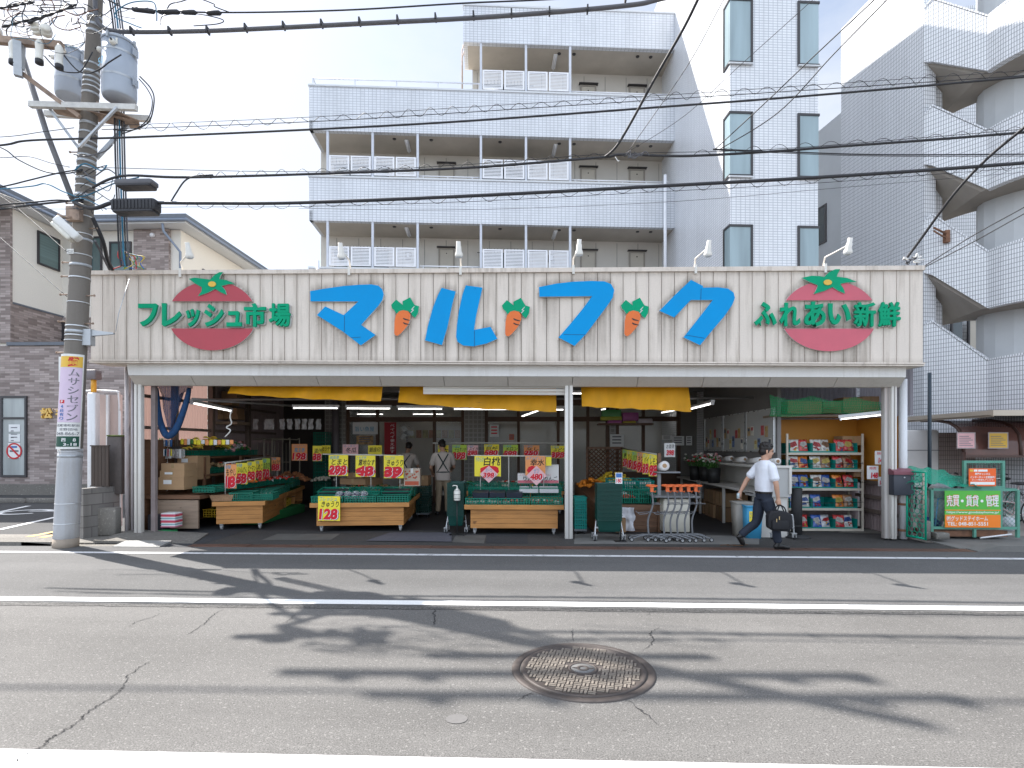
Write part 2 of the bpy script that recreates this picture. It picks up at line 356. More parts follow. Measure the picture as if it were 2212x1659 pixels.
# kerbs left and right, ramps, checker plate
mb=MB(); x=-30
while x<-8.3: mb.box(x,x+.595,8.57,8.79,-.03,.06); x+=.6
mb.hexa([(-8.3,8.57,-.03),(-7.72,8.57,-.03),(-7.72,8.79,-.03),(-8.3,8.79,-.03),(-8.3,8.57,.06),(-7.72,8.57,.02),(-7.72,8.79,.02),(-8.3,8.79,.06)]); structure('kerb',mb,MATS['concrete_old'])
mb=MB(); mb.box(-40,-7.25,8.792,9.6,-.03,.012); structure('lot_entry',mb,MATS['concrete_old'])
mb=MB(); x=7.0
mb.hexa([(6.87,8.57,-.03),(7.2,8.57,-.03),(7.2,8.79,-.03),(6.87,8.79,-.03),(6.87,8.57,.01),(7.2,8.57,.09),(7.2,8.79,.09),(6.87,8.79,.01)]); x=7.2
while x<30: mb.box(x,x+.595,8.57,8.79,-.03,.09+random.uniform(-.006,.006)); x+=.6
structure('kerb',mb,MATS['concrete_dark']); mb=MB(); mb.hexa([(6.75,8.792,-.03),(40,8.792,-.03),(40,9.9,-.03),(6.75,9.9,-.03),(6.75,8.792,.012),(40,8.792,.07),(40,9.9,.07),(6.75,9.9,.03)][:8]); structure('pavement',mb,MATS['concrete_dark'])
mb=MB(); mb.hexa([(-6.72,8.5,0),(-5.95,8.5,0),(-5.95,8.8,0),(-6.72,8.8,0),(-6.72,8.5,.01),(-5.95,8.5,.01),(-5.95,8.8,.055),(-6.72,8.8,.055)])
tag(mb.build('kerb_ramp',perf('checker_plate',(.34,.34,.33))),'silver checker plate kerb ramp lying right of the utility pole','ramp')
mb=MB(); mb.hexa([(-7.3,8.82,0),(-5.6,8.82,0),(-5.9,9.75,0),(-7.3,9.75,0),(-7.3,8.82,.05),(-5.6,8.82,.012),(-5.9,9.75,.03),(-7.3,9.75,.09)]); structure('entry_slab',mb,MATS['concrete_old'])
# parking markings
for a,b in (((0,1144),(140,1113)),((0,1106),(62,1093)),((170,1113),(186,1108))):
    p,q=gr(*a),gr(*b); d=(q-p); n=Vector((-d.y,d.x,0)).normalized()*.06; sheet('parking_line',[((p-n).x,(p-n).y),((q-n).x,(q-n).y),((q+n).x,(q+n).y),((p+n).x,(p+n).y)],.005,MATS['white_line'])
for a,b in (((62,1161),(190,1136)),((90,1163),(190,1143))):
    p,q=gr(*a),gr(*b); d=(q-p); n=Vector((-d.y,d.x,0)).normalized()*.07; sheet('yellow_marking',[((p-n).x,(p-n).y),((q-n).x,(q-n).y),((q+n).x,(q+n).y),((p+n).x,(p+n).y)],.016,MATS['yellow_line'])
mb=MB(); c=gr(55,1106); 
for a0 in range(2,22):
    a,b=2*PI*a0/24,2*PI*(a0+1)/24
    mb.face([(c.x+.55*math.cos(a),c.y+.55*math.sin(a),.005),(c.x+.55*math.cos(b),c.y+.55*math.sin(b),.005),(c.x+.42*math.cos(b),c.y+.42*math.sin(b),.005),(c.x+.42*math.cos(a),c.y+.42*math.sin(a),.005)])
mb.face([(c.x-.05,c.y+.1,.006),(c.x+1.1,c.y+.1,.006),(c.x+1.1,c.y+.22,.006),(c.x-.05,c.y+.22,.006)]); mb.face([(c.x+1.0,c.y-.25,.0055),(c.x+1.1,c.y-.25,.0055),(c.x+1.1,c.y+.1,.0055),(c.x+1.0,c.y+.1,.0055)]); mb.face([(c.x+.2,c.y+.22,.0055),(c.x+.32,c.y+.22,.0055),(c.x+.75,c.y+.75,.0055),(c.x+.63,c.y+.75,.0055)])
structure('wheelchair_marking',mb,MATS['white_line'])
# ---------------------------------------------------------------- manhole
iron=M('cast_iron',(.072,.060,.055),.6,.22,12,metal=.15,bmp=.1); iron2=M('cast_iron_polished',(.19,.165,.14),.6,.2,9,metal=.1); ironp=M('iron_emblem',(.13,.13,.13),.7,.1,9,metal=.0)
mc=Vector((.38,3.95,0)); mh=thing('manhole_cover','round rusty iron manhole cover with a raised basket weave pattern on the road','manhole',mc)
mb=MB(); mb.lathe((0,0,0),[(.515,-.02),(.515,.006),(.50,.010),(.462,.010),(.455,-.02)],64,caps=False); mb.build('frame_ring',iron,mh)
mb=MB(); mb.lathe((0,0,0),[(.45,-.02),(.45,.011),(.438,.013),(.422,.013),(.417,.006),(.0,.006)],64,caps=False); mb.build('lid',iron,mh)
mb=MB()
p=.036; Rm=Matrix.Rotation(R(-13),4,'Z')
def bar(x,y,l,w,ang):
    M4=Rm@Matrix.Translation((x,y,0))@Matrix.Rotation(ang,4,'Z'); q=M4@Vector((0,0,0)); 
    for s in (-1,0,1):
        e=M4@Vector((l*.5*s,0,0))
        if math.hypot(e.x,e.y)>.414 or math.hypot(e.x,e.y)<.108: return
    mb.box(-l/2,l/2,-w/2,w/2,.004,.0125,0,M4)
n=int(.5/p)
for i in range(-n,n+1):
    for j in range(-n,n+1):
        x,y=i*p*1.5,j*p*1.5; ang=0 if (i+j)%2 else PI/2; o=p*.36
        if ang: bar(x-o,y,p*1.36,.0155,ang); bar(x+o,y,p*1.36,.0155,ang)
        else: bar(x,y-o,p*1.36,.0155,ang); bar(x,y+o,p*1.36,.0155,ang)
mb.build('raised_pattern',iron2,mh)
mb=MB(); mb.lathe((0,0,0),[(.105,.004),(.105,.012),(.088,.012),(.088,.006)],40,0,caps=False); mb.build('emblem_ring',iron,mh)
mb=MB(); mb.lathe((0,0,0),[(.086,.005),(.086,.0095),(.0,.0095)],40,0,caps=False); mb.build('emblem_disc',ironp,mh)
mb=MB(); mb.lathe((0,0,0),[(.045,.009),(.045,.0125),(.024,.0125),(.024,.009)],32,caps=False)
mb.prism([(-.078,.012),(-.03,.012),(-.03,-.004),(-.055,-.004)],(0,0,.009),(1,0,0),(0,1,0),.004); mb.prism([(.078,-.006),(.03,-.012),(.03,.006),(.05,.006)],(0,0,.009),(1,0,0),(0,1,0),.004)
mb.build('emblem_wing',iron,mh)
# ================================================================ surrounding buildings
def onplane(px,py,o,n):
    d=dep(px,py,1)-Vector((0,0,CAMH)); t=(Vector(o)-Vector((0,0,CAMH))).dot(Vector(n))/d.dot(Vector(n)); return Vector((0,0,CAMH))+d*t
T_apt=tile('apartment_tile',(.70,.725,.765),(.46,.48,.52),.118,.078,.010,.03,.3,0,dirt=.08)
T_twr=tile('tower_tile',(.76,.775,.80),(.47,.49,.53),.115,.064,.009,.03,.3,0,dirt=.07)
T_rgt=tile('right_tile',(.80,.81,.83),(.24,.25,.27),.052,.108,.0065,.03,.3,0,dirt=.05,bmp=.15)
plain=M('plain_render',(.54,.555,.565),.85,.06,1.2); soff=M('soffit_concrete',(.48,.44,.385),.85,.14,.9,stretch=(1,1,1)); wallp=M('corridor_panel',(.58,.55,.50),.75,.07,.8)
steel=M('painted_steel',(.56,.59,.65),.45,.06,6); wmetal=M('white_aluminium',(.78,.79,.82),.4,.05,5); capm=M('grey_cap',(.62,.64,.66),.5,.05,3); dark=M('dark_gap',(.02,.02,.022),.8,0)
doorm=M('beige_door',(.50,.46,.39),.5,.06,2); darkfr=M('dark_frame',(.045,.042,.045),.4,.1,5); red=M('red_box',(.5,.02,.025),.45,.08,6)
def glass(name,c,rough=.08):
    m,nt,b=nodes(name); f=noise(nt,.8,3,.5,'Object',(3,3,.35)); nt.links.new(ramp(nt,f,[(.3,sh(c,.75)),(.7,sh(c,1.25))]),b.inputs['Base Color']); b.inputs['Roughness'].default_value=rough; b.inputs['Specular IOR Level'].default_value=.6; return m
gl_tw=glass('tower_glass',(.27,.355,.385),.3); gl_dk=glass('dark_glass',(.05,.065,.07),.06); gl_gr=glass('green_glass',(.10,.15,.15),.08)
# ---------------------------------------------------------------- apartment block with open corridors and a stair tower
A0=dep(668,900,16.4); A0.z=0; AR=YAW+R(2.9); ad=Vector((math.cos(AR),math.sin(AR),0)); an=Vector((-ad.y,ad.x,0))
def al(px,py,y=0):
    p=onplane(px,py,A0+an*y,an)-A0; return p.dot(ad),p.z
apt=thing('apartment_block','white tiled apartment block with open corridors and a window tower behind the shop','building',A0,AR)
tc_=dep(1577,300,13.15)-A0; Lx=tc_.dot(ad); Fy=tc_.dot(an); Wt=al(1767,300,Fy)[0]
CD=1.25
bands=[(7.0,5.72),(9.76,8.45),(12.51,11.18)]; xp=al(1001,50)[0]
for zt,zb in bands:
    mb=MB(); mb.box(0,Lx,0,.16,zb,zt); mb.build('parapet',T_apt,apt)
    mb=MB(); mb.box(-.03,Lx,-.03,.19,zt,zt+.05); mb.build('parapet_cap',capm,apt)
    mb=MB(); mb.box(.02,Lx,.16,CD,zb+.004,zb+.16); mb.build('corridor_slab',soff,apt)
    mb=MB(); mb.hexa([(-.0,.0,zb),(.1,.0,zb),(.1,CD,zb),(.0,CD,zb),(0,0,zb+.3),(.1,0,zb+.3),(.1,CD,zb+.3),(0,CD,zb+.3)]); mb.build('parapet_end',T_apt,apt)
mb=MB(); mb.box(xp,Lx,0,.16,14.02,15.13); mb.box(xp,xp+.12,.16,CD,14.02,15.13); mb.build('parapet',T_apt,apt)
mb=MB(); mb.box(xp-.03,Lx,-.03,.19,15.13,15.18); mb.build('parapet_cap',capm,apt)
mb=MB(); mb.box(xp+.12,Lx,.16,CD,14.03,14.2); mb.build('corridor_slab',soff,apt)
xl=al(693,320,CD)[0]
mb=MB(); mb.box(xl,Lx,CD,CD+8,0,12.4); mb.box(xp+.25,Lx,CD,CD+7.5,12.4,15.0)
body=mb.build('wall',wallp,apt)
mb=MB()                                              # panel joints on the corridor walls
for z0,z1 in ((6.0,8.4),(8.7,11.1)):
    x=xl+.5
    while x<Lx-.1: mb.box(x,x+.018,CD-.006,CD,z0,z1); x+=.71
x=xp+.4
while x<Lx-.1: mb.box(x,x+.018,CD-.006,CD,11.5,13.95); x+=.71
mb.build('panel_joint',M('joint_grey',(.3,.29,.27),.8,0),apt)
r2x=lambda x:645.1+.375*x
polesx=[165,425,685,1050,1310,1565]
for li,(zp,zs) in enumerate(((7.0,8.45),(9.76,11.18),(12.51,14.02))):
    pxs=polesx if li<2 else polesx[3:]
    X=[al(r2x(x),300)[0] for x in pxs]
    for x in X:
        mb=MB(); mb.box(x-.035,x+.035,.02,.09,zp,zs); mb.build('corridor_post',steel,apt)
    pairs=[(0,1),(1,2),(3,4),(4,5)] if li<2 else [(0,1),(1,2)]
    for a,b in pairs:
        x0,x1=X[a]+.05,X[b]-.05; xm=(x0+x1)/2; sc=None
        mb=MB(); z0,z1=zp+.1,zp+.68
        for u0,u1 in ((x0,xm-.02),(xm+.02,x1)):
            mb.box(u0,u1,.0,.04,z0,z0+.04); mb.box(u0,u1,.0,.04,z1-.04,z1); mb.box(u0,u0+.05,.0,.04,z0+.04,z1-.04); mb.box(u1-.05,u1,.0,.04,z0+.04,z1-.04)
        sc=mb.build('louvre_screen',wmetal,apt); mb=MB()
        for u0,u1 in ((x0+.05,xm-.07),(xm+.07,x1-.05)):
            for k in range(11):
                z=z0+.05+k*.044; mb.hexa([(u0,.005,z),(u1,.005,z),(u1,.03,z+.018),(u0,.03,z+.018),(u0,.005,z+.026),(u1,.005,z+.026),(u1,.03,z+.040),(u0,.03,z+.040)])
        mb.build('louvre_slat',wmetal,sc)
    segs=[(X[2]+.05,X[3]-.05),(X[5]+.05,Lx-.15)] if li<2 else [(X[2]+.05,Lx-.15)]
    for x0,x1 in segs:
        mb=MB(); mb.tube([(x0,.08,zp+.15),(x1,.08,zp+.15)],.02,8)
        k=x0+.1
        while k<x1: mb.box(k,k+.025,.07,.09,zp+.05,zp+.15); k+=.75
        mb.build('handrail',wmetal,apt)
    for px_ in ((815,890),(1630,1705),(1910,1985)) if li<2 else ((1630,1705),(1910,1985)):
        x0=al(r2x(px_[0]),500,CD)[0]; x1=al(r2x(px_[1]),500,CD)[0]; zf=zp-.98; dt=zf+2.06
        d=MB(); d.box(x0,x1,CD-.03,CD,zf,dt); d=d.build('door',doorm,apt,bev=.004); mb=MB(); mb.box(x0-.05,x0,CD-.045,CD,zf,dt+.05); mb.box(x1,x1+.05,CD-.045,CD,zf,dt+.05); mb.box(x0,x1,CD-.045,CD,dt,dt+.05); mb.build('door_frame',M('door_trim',(.32,.29,.25),.5,.05),d)
        mb=MB(); mb.box(x0+.2,x1-.2,CD-.036,CD-.03,dt-.14,dt-.11); mb.build('door_slot',dark,d); mb=MB(); mb.box(x0-.1,x1+.1,CD-.14,CD,dt+.055,dt+.075); mb.build('door_hood',darkfr,d)
    for px_ in ((205,520),(1050,1330)) if li<2 else ((1050,1330),):
        x0=al(r2x(px_[0]),500,CD)[0]; x1=al(r2x(px_[1]),500,CD)[0]; z0,z1=zp-.25,zp+1.0
        w=MB(); w.box(x0,x1,CD-.03,CD,z0,z0+.05); w.box(x0,x1,CD-.03,CD,z1-.05,z1); w.box(x0,x0+.05,CD-.03,CD,z0,z1); w.box(x1-.05,x1,CD-.03,CD,z0,z1); w.box((x0+x1)/2-.03,(x0+x1)/2+.03,CD-.03,CD,z0,z1); w=w.build('window',darkfr,apt)
        mb=MB(); mb.box(x0+.05,x1-.05,CD-.012,CD-.004,z0+.05,z1-.05); mb.build('pane',gl_dk if px_[0]>900 else gl_gr,w)
        mb=MB(); k=x0
        while k<x1+.01: mb.box(k-.008,k+.008,CD-.16,CD-.145,z0-.02,z1+.1); k+=.11
        for z in (z0+.1,(z0+z1)/2,z1-.05): mb.box(x0-.12,x1+.12,CD-.172,CD-.16,z-.012,z+.012)
        mb.build('window_grille',darkfr,w)
    for px_ in (925,1785):
        if li==2 and px_==925: continue
        x0=al(r2x(px_),500,CD)[0]; mb=MB(); mb.bbox(x0,x0+(.24 if px_==925 else .14),CD-.12,CD,zp-.2,zp+.25,.02); mb.build('hydrant_box',red,apt)
    for px_ in (615,1437):
        if li: continue
        x0=al(r2x(px_),500,CD)[0]; mb=MB(); mb.bbox(x0,x0+.2,CD-.1,CD,zp+.72,zp+.96,.02); o=mb.build('meter_box',M('meter_brown',(.15,.11,.07),.5,.1),apt); mb=MB(); mb.box(x0+.06,x0+.14,CD-.106,CD-.1,zp+.78,zp+.9); mb.build('dial',wmetal,o)
    for px_ in (627,1475) if li<2 else (1475,):
        x0=al(r2x(px_),300,.6)[0]; mb=MB(); mb.bbox(x0-.06,x0+.06,.35,1.0,zs-.05,zs,.02); o=mb.build('corridor_lamp',wmetal,apt); mb=MB(); mb.tube([(x0,.36,zs-.075),(x0,.99,zs-.075)],.022,8); mb.build('lamp_tube',wmetal,o)
    for px_ in (553,765,1160,1500,1585,1950,2025):
        if li==2 and px_<1200: continue
        x0=al(r2x(px_),300,.4)[0]; mb=MB(); mb.lathe((x0,.35,zs-.02),[(.05,0),(.06,.02)],12); mb.build('vent_cap',darkfr,apt)
# roof terrace rail, ladder, downpipes
mb=MB(); x0,x1=al(r2x(78),180)[0],al(r2x(1040),190)[0]; mb.tube([(x0,.08,12.80),(x1,.08,12.80)],.02); mb.tube([(x0,.08,12.80),(x0,3,12.80)],.02)
for k in range(5): xx=x0+(x1-x0)*k/4; mb.box(xx-.015,xx+.015,.065,.095,12.55,12.8)
mb.build('roof_rail',steel,apt)
mb=MB(); xx=al(998,150,.9)[0]
for o_ in (0,.3): mb.tube([(xx,.9+o_,12.5),(xx,.9+o_,14.4),(xx+.06,.9+o_,14.6)],.02)
for k in range(8): mb.tube([(xx,.9,12.6+k*.25),(xx,1.2,12.6+k*.25)],.012)
mb.build('roof_ladder',M('rusty_ladder',(.5,.4,.33),.7,.25,8),apt)
for px_,z0,z1 in ((2112,6,10.05),(110,5,7.2)):
    x0=al(r2x(px_),400,-.1)[0]; mb=MB(); mb.tube([(x0,-.09,z0),(x0,-.09,z1)],.05,10); mb.build('downpipe',wmetal,apt)
# tower
pv=onplane(1843,155,(10.55*C_-14*S_,10.55*S_+14*C_,0),(math.cos(YAW+R(7.6)),math.sin(YAW+R(7.6)),0)); q=pv-A0; kk=(q.dot(ad)-Wt)/(-sd.dot(ad)); q=q+sd*kk
mb=MB(); mb.box(Lx,Wt,Fy,CD+2.5,0,q.z); tw=mb.build('tower_wall',T_twr,apt)
wb=(8.21,10.95,5.47)
for z0 in wb:
    z1=z0+1.47; fx=al(1621,300,Fy)[0]; sy=.28
    for side in (0,1):
        xa,xb=(Lx,fx) if side==0 else (al(1727,300,Fy)[0],Wt)
        e=.03; w=MB(); f=.055
        w.box(xa-e,xb+e,Fy-e,Fy+.05,z0-f,z0); w.box(xa-e,xb+e,Fy-e,Fy+.05,z1,z1+f)
        if side==0:
            w.box(xb-.0,xb+f,Fy-e,Fy+.02,z0-f,z1+f); w.box(Lx-e,Lx+.02,Fy+.05,Fy+sy,z0-f,z0); w.box(Lx-e,Lx+.02,Fy+.05,Fy+sy,z1,z1+f); w.box(Lx-e,Lx+.02,Fy+sy,Fy+sy+f,z0-f,z1+f)
        else:
            w.box(xa-f,xa,Fy-e,Fy+.02,z0-f,z1+f); w.box(Wt-.02,Wt+e,Fy+.05,Fy+sy,z0-f,z0); w.box(Wt-.02,Wt+e,Fy+.05,Fy+sy,z1,z1+f); w.box(Wt-.02,Wt+e,Fy+sy,Fy+sy+f,z0-f,z1+f)
        w=w.build('window',darkfr,apt)
        mb=MB()
        mb.box(xa-.008 if side==0 else xa,xb+.008 if side else xb,Fy-.012,Fy+.04,z0,z1)
        if side==0: mb.box(Lx-.010,Lx+.02,Fy+.04,Fy+sy,z0,z1)
        else: mb.box(Wt-.02,Wt+.010,Fy+.04,Fy+sy,z0,z1)
        mb.build('pane',gl_tw,w); mb=MB(); mb.box(xa-.05,xb+.05,Fy-.07,Fy-.031,z0-.085,z0-.056); mb.build('sill',capm,w)
# ---------------------------------------------------------------- right building with the curved outside stair
rb=thing('stair_building','white tiled apartment building with dark joints and a curving outside staircase at right','building')
C0=dep(1995,500,14.0); C0.z=0; rdir=Vector((math.cos(YAW)*-.133-math.sin(YAW),math.sin(YAW)*-.133+math.cos(YAW),0)).normalized(); rn=Vector((rdir.y,-rdir.x,0))   # rn points right, into the building
Cf=onplane(1817,500,C0,rn); Cf.z=0; Cg=C0+rdir*9
mb=MB()
def slab(mb,a,b,n,z0,z1,mi=0):
    mb.hexa([(a.x,a.y,z0),(b.x,b.y,z0),(b.x+n.x,b.y+n.y,z0),(a.x+n.x,a.y+n.y,z0),(a.x,a.y,z1),(b.x,b.y,z1),(b.x+n.x,b.y+n.y,z1),(a.x+n.x,a.y+n.y,z1)],mi)
slab(mb,Cf,C0,-rn*-.35,0,14.6); mb.build('side_wall',T_rgt,rb)
mb=MB(); slab(mb,Cg,Cf+rdir*.003,rn*.4,0,12.0); pw=mb.build('rear_wall',plain,rb)
for zt,zb in ((3.0+2.74*1.0,2.0+2.74*1.0-.4),(3.0+2.74*2.05,2.0+2.74*2.05-.4)):
    a=onplane(1786,400,C0,rn); b=onplane(1771,400,C0,rn); a.z=b.z=0; b=a+(b-a)*2.2
    zc=zt+.85; mb=MB(); q=-rn*.02; slab(mb,b,a,q,zc-1.25,zc-1.2); slab(mb,b,a,q,zc-.05,zc); slab(mb,a+(b-a)*.12,a,q,zc-1.2,zc-.05); w=mb.build('window',darkfr,rb); mb=MB(); slab(mb,b,a+(b-a)*.12,-rn*.006,zc-1.2,zc-.05); mb.build('pane',gl_dk,w)
pts=[dep(1995,0,14.0),dep(2013,0,13.86),dep(2133,0,13.0),dep(2150,0,12.82),dep(2168,0,12.65),dep(2190,0,12.47),dep(2212,0,12.3),dep(2260,0,12.0),dep(2330,0,11.7)]
plan=[(p.x,p.y) for p in pts]
# the wall runs left to right in the picture, thickness to the rear (left of the direction)
tops=[(12.90,13.03,11.90),(10.15,10.30,9.16),(7.40,7.52,6.26),(4.72,4.79,3.66)]; bots=[(11.53,11.45,10.62),(8.90,8.80,7.78),(6.10,6.0,4.93),(0,0,0)]
for t_,b_ in zip(tops,bots):
    z1=list(t_)+[t_[2]+.01*i for i in range(1,7)]; z0=list(b_)+[b_[2]]*6
    mb=MB(); mb.strip(plan,z0,z1,.18); par=mb.build('stair_parapet',T_rgt,rb)
    mb=MB(); mb.strip([(x-.0,y-.02) for x,y in plan],z1,[z+.05 for z in z1],.24); mb.build('parapet_cap',T_rgt,par)
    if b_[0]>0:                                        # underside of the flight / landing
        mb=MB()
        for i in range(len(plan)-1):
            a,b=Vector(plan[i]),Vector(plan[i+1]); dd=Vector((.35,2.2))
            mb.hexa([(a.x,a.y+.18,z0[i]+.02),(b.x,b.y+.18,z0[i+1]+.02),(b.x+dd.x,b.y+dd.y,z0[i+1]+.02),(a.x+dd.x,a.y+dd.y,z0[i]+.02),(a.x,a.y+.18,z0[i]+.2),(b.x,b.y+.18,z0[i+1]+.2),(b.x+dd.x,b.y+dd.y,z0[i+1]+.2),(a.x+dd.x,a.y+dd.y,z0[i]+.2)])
        mb.build('stair_soffit',M('soffit_shaded_brown',(.31,.28,.245),.85,.15,1.2),rb)  # brown darkened to put the enclosed landing's shade into the colour
ip=[dep(2108,0,14.4),dep(2112,0,14.0),dep(2125,0,13.75),dep(2150,0,13.5),dep(2190,0,13.2),dep(2260,0,12.8),dep(2330,0,12.5)]
mb=MB(); mb.strip([(p.x,p.y) for p in ip],[0]*7,[15]*7,.3); mb.build('inner_wall',plain,rb)
ib=[dep(1990,0,16.6),dep(2150,0,16.4)]; mb=MB(); mb.strip([(p.x,p.y) for p in ib],[0]*2,[15]*2,.3); mb.build('landing_wall',T_rgt,rb)
ja,jb=C0+rdir*.2+rn*.36,C0+rdir*.2+rn*.75; mb=MB(); mb.strip([(ja.x,ja.y),(jb.x,jb.y)],[0]*2,[14.6]*2,.25); mb.build('stair_pier',T_rgt,rb)
for px0,px1,py0,py1 in ((2050,2070,694,830),(2086,2108,695,850)):
    a,b=dep(px0,py0,16.42),dep(px1,py1,16.42); mb=MB(); mb.box(min(a.x,b.x),max(a.x,b.x),a.y-.15,a.y-.1,b.z,a.z); d=mb.build('door',gl_dk if px0<2080 else doorm,rb); mb=MB(); mb.box(min(a.x,b.x)-.05,min(a.x,b.x),a.y-.17,a.y-.1,b.z,a.z+.05); mb.box(min(a.x,b.x),max(a.x,b.x),a.y-.17,a.y-.1,a.z,a.z+.05); mb.build('door_frame',darkfr,d)
for px_,py_ in ((2083,452),(2020,390)):
    p=dep(px_,py_,15.2); mb=MB(); mb.lathe((p.x,p.y,p.z-.04),[(.10,0),(.2,.02),(.21,.07),(.2,.09)],20); mb.build('landing_lamp',M('opal_lamp',(.72,.70,.62),.4,.05),rb)
mb=MB(); a=at(2008,800,11.6); mb.tube([(a.x,a.y,0),(a.x,a.y,a.z-.05)],.035,10); tag(mb.build('drain_pipe',M('navy_pipe',(.03,.045,.06),.45,.1)),'dark navy rain pipe standing between the shop and the tiled stair building','pipe')
a=dep(1998,502,13.7); b=dep(2046,506,13.55); mb=MB(); mb.tube([a+Vector((0,-.3,0)),b],.025,6); mb.tube([a+Vector((0,-.3,-.08)),b+Vector((0,0,-.12))],.02,6); mb.box(b.x-.05,b.x+.05,b.y-.03,b.y+.08,b.z-.2,b.z+.1)
mb.build('wire_bracket',M('rust',(.20,.10,.06),.8,.3,9),rb)
# ---------------------------------------------------------------- house at left
T_brk=tile('house_brick',(.30,.235,.215),(.23,.205,.19),.34,.075,.006,.3,.7,.5,2,col2=(.46,.385,.36),dirt=.06,bmp=.3,bias=-.1)
cream=M('cream_stucco',(.74,.705,.64),.9,.05,30,bmp=.15); eave=M('eave_white',(.68,.69,.70),.6,.05,2); slate=M('slate_roof',(.13,.145,.17),.6,.12,8); goldl=M('gold_letter',(.78,.50,.13),.4,.05)
hs=thing('brick_house','cream and brown brick two storey house with eaves beyond the parking lot','house')
HY_=17.5; xr=at(272,900,HY_).x; XS=-17.4; YB=19.6
mb=MB(); mb.box(XS-8,xr,HY_,HY_+4,.0,4.97); mb.build('brick_front',T_brk,hs)
mb=MB(); mb.box(XS-.0,xr+.05,HY_-.06,HY_+.2,4.97,5.08); mb.build('coping',slate,hs)
mb=MB(); mb.box(XS-8,xr+.02,HY_-.05,HY_,.0,.36); mb.build('plinth',MATS['concrete_old'],hs)
mb=MB(); mb.box(XS-8,XS+.0,HY_+.1,YB+6,4.97,9.6); mb.build('side_wing',cream,hs)
zc=1.62+(964-659)*18.0/1172
mb=MB(); mb.box(XS,XS+.035,HY_+.1,YB,4.97,zc+.1); mb.box(XS+.035,-12.9,YB-.035,YB,4.97,zc+.1); mb.build('brick_band',T_brk,hs); mb=MB(); mb.box(XS,XS+.06,HY_+.1,YB,zc+.1,zc+.16); mb.build('band_trim',slate,hs)
mb=MB(); mb.box(XS,-12.9,YB,YB+8,0,9.6); mb.build('rear_wall',cream,hs)
mb=MB(); mb.box(XS-8,XS+.06,HY_+.02,HY_+.1,5.08,9.6); mb.build('brick_pier',T_brk,hs)
a=at(290,540,YB-.08); b=at(366,540,YB-.08); mb=MB(); mb.box(a.x,b.x,YB-.12,YB,5.5,9.6); mb.build('brick_pier',T_brk,hs)
ez=9.62
mb=MB(); mb.box(XS-9,XS+.55,HY_-1.9,YB+8,ez,ez+.16); mb.box(XS+.55,-12.35,YB-.6,YB+8.6,ez,ez+.16); mb.build('eave',eave,hs)
rf=MB(); rf.box(XS-9,XS+.62,HY_-1.97,YB-.6,ez+.16,ez+.3); rf.box(XS-9,-12.28,YB-.67,YB+8.7,ez+.161,ez+.3); rf.hexa([(XS-9,YB-.6,ez+.3),(-12.3,YB-.6,ez+.3),(-12.3,YB+8.6,ez+.3),(XS-9,YB+8.6,ez+.3),(XS-6,YB+3,ez+1.5),(-15.3,YB+3,ez+1.5),(-15.3,YB+5,ez+1.5),(XS-6,YB+5,ez+1.5)]); rf=rf.build('roof',slate,hs)
mb=MB(); mb.tube([(XS+.62,HY_-1.9,ez+.1),(XS+.62,YB-.66,ez+.1),(-12.28,YB-.66,ez+.1),(-12.24,YB+8,ez+.1)],.06,8); mb.build('gutter',M('gutter_blue',(.21,.25,.32),.5,.08),rf)
def win(root,x0,x1,y,z0,z1,pane,fr=darkfr,axis='x',tr=None,f=.06):
    w=MB(); 
    def bx(mb,u0,u1,d0,d1,z0,z1):
        if axis=='x': mb.box(u0,u1,y-d1,y-d0,z0,z1)
        else: mb.box(y+d0,y+d1,u0,u1,z0,z1)
    bx(w,x0,x1,0,.05,z0,z0+f); bx(w,x0,x1,0,.05,z1-f,z1); bx(w,x0,x0+f,0,.05,z0+f,z1-f); bx(w,x1-f,x1,0,.05,z0+f,z1-f)
    if tr: bx(w,x0+f,x1-f,0,.05,tr-f/2,tr+f/2)
    w=w.build('window',fr,root); p=MB(); bx(p,x0+f,x1-f,.005,.02,z0+f,z1-f); p.build('pane',pane,w); return w
blind=M('blind_green',(.13,.19,.185),.4,.25,1,stretch=(.1,.1,18))
t=at(105,530,YB); 
y0,y1=18.55,19.45; win(hs,y0,y1,XS+.01,1.62+(964-571)*19.2/1172,1.62+(964-494)*19.0/1172,blind,axis='y')
for px0,px1,py0 in ((197,222,512),(238,285,523)):
    a,b=at(px0,py0,YB),at(px1,600,YB); win(hs,a.x,b.x,YB-.01,b.z,a.z,gl_gr)
a,b=at(112,697,YB),at(142,736,YB); w=win(hs,a.x,b.x,YB-.04,b.z,a.z,gl_dk); mb=MB()
for k in range(-4,8):
    for s in (1,-1):
        x0=a.x+.1*k; x1=x0+s*(a.z-b.z)*.7
        if min(x0,x1)>=a.x-.02 and max(x0,x1)<=b.x+.02: mb.tube([(x0,YB-.06-.012*s,b.z),(x1,YB-.06-.012*s,a.z)],.008,4)
mb.build('lattice',darkfr,w)
a,b=at(2.8,855.7,HY_),at(59.7,1030.6,HY_); w=win(hs,a.x,b.x,HY_,b.z,a.z,glass('house_glass',(.33,.36,.36),.1),tr=at(0,903.5,HY_).z,f=.07)
paper=M('paper',(.75,.76,.76),.8,.04,8); ink=M('ink_grey',(.18,.18,.2),.8,0); inkr=M('ink_red',(.55,.03,.04),.7,0); inkb=M('ink_blue',(.05,.16,.42),.7,0)
def q0(x,y): return at(.27764*x,748.8+.27764*y,HY_-.03)
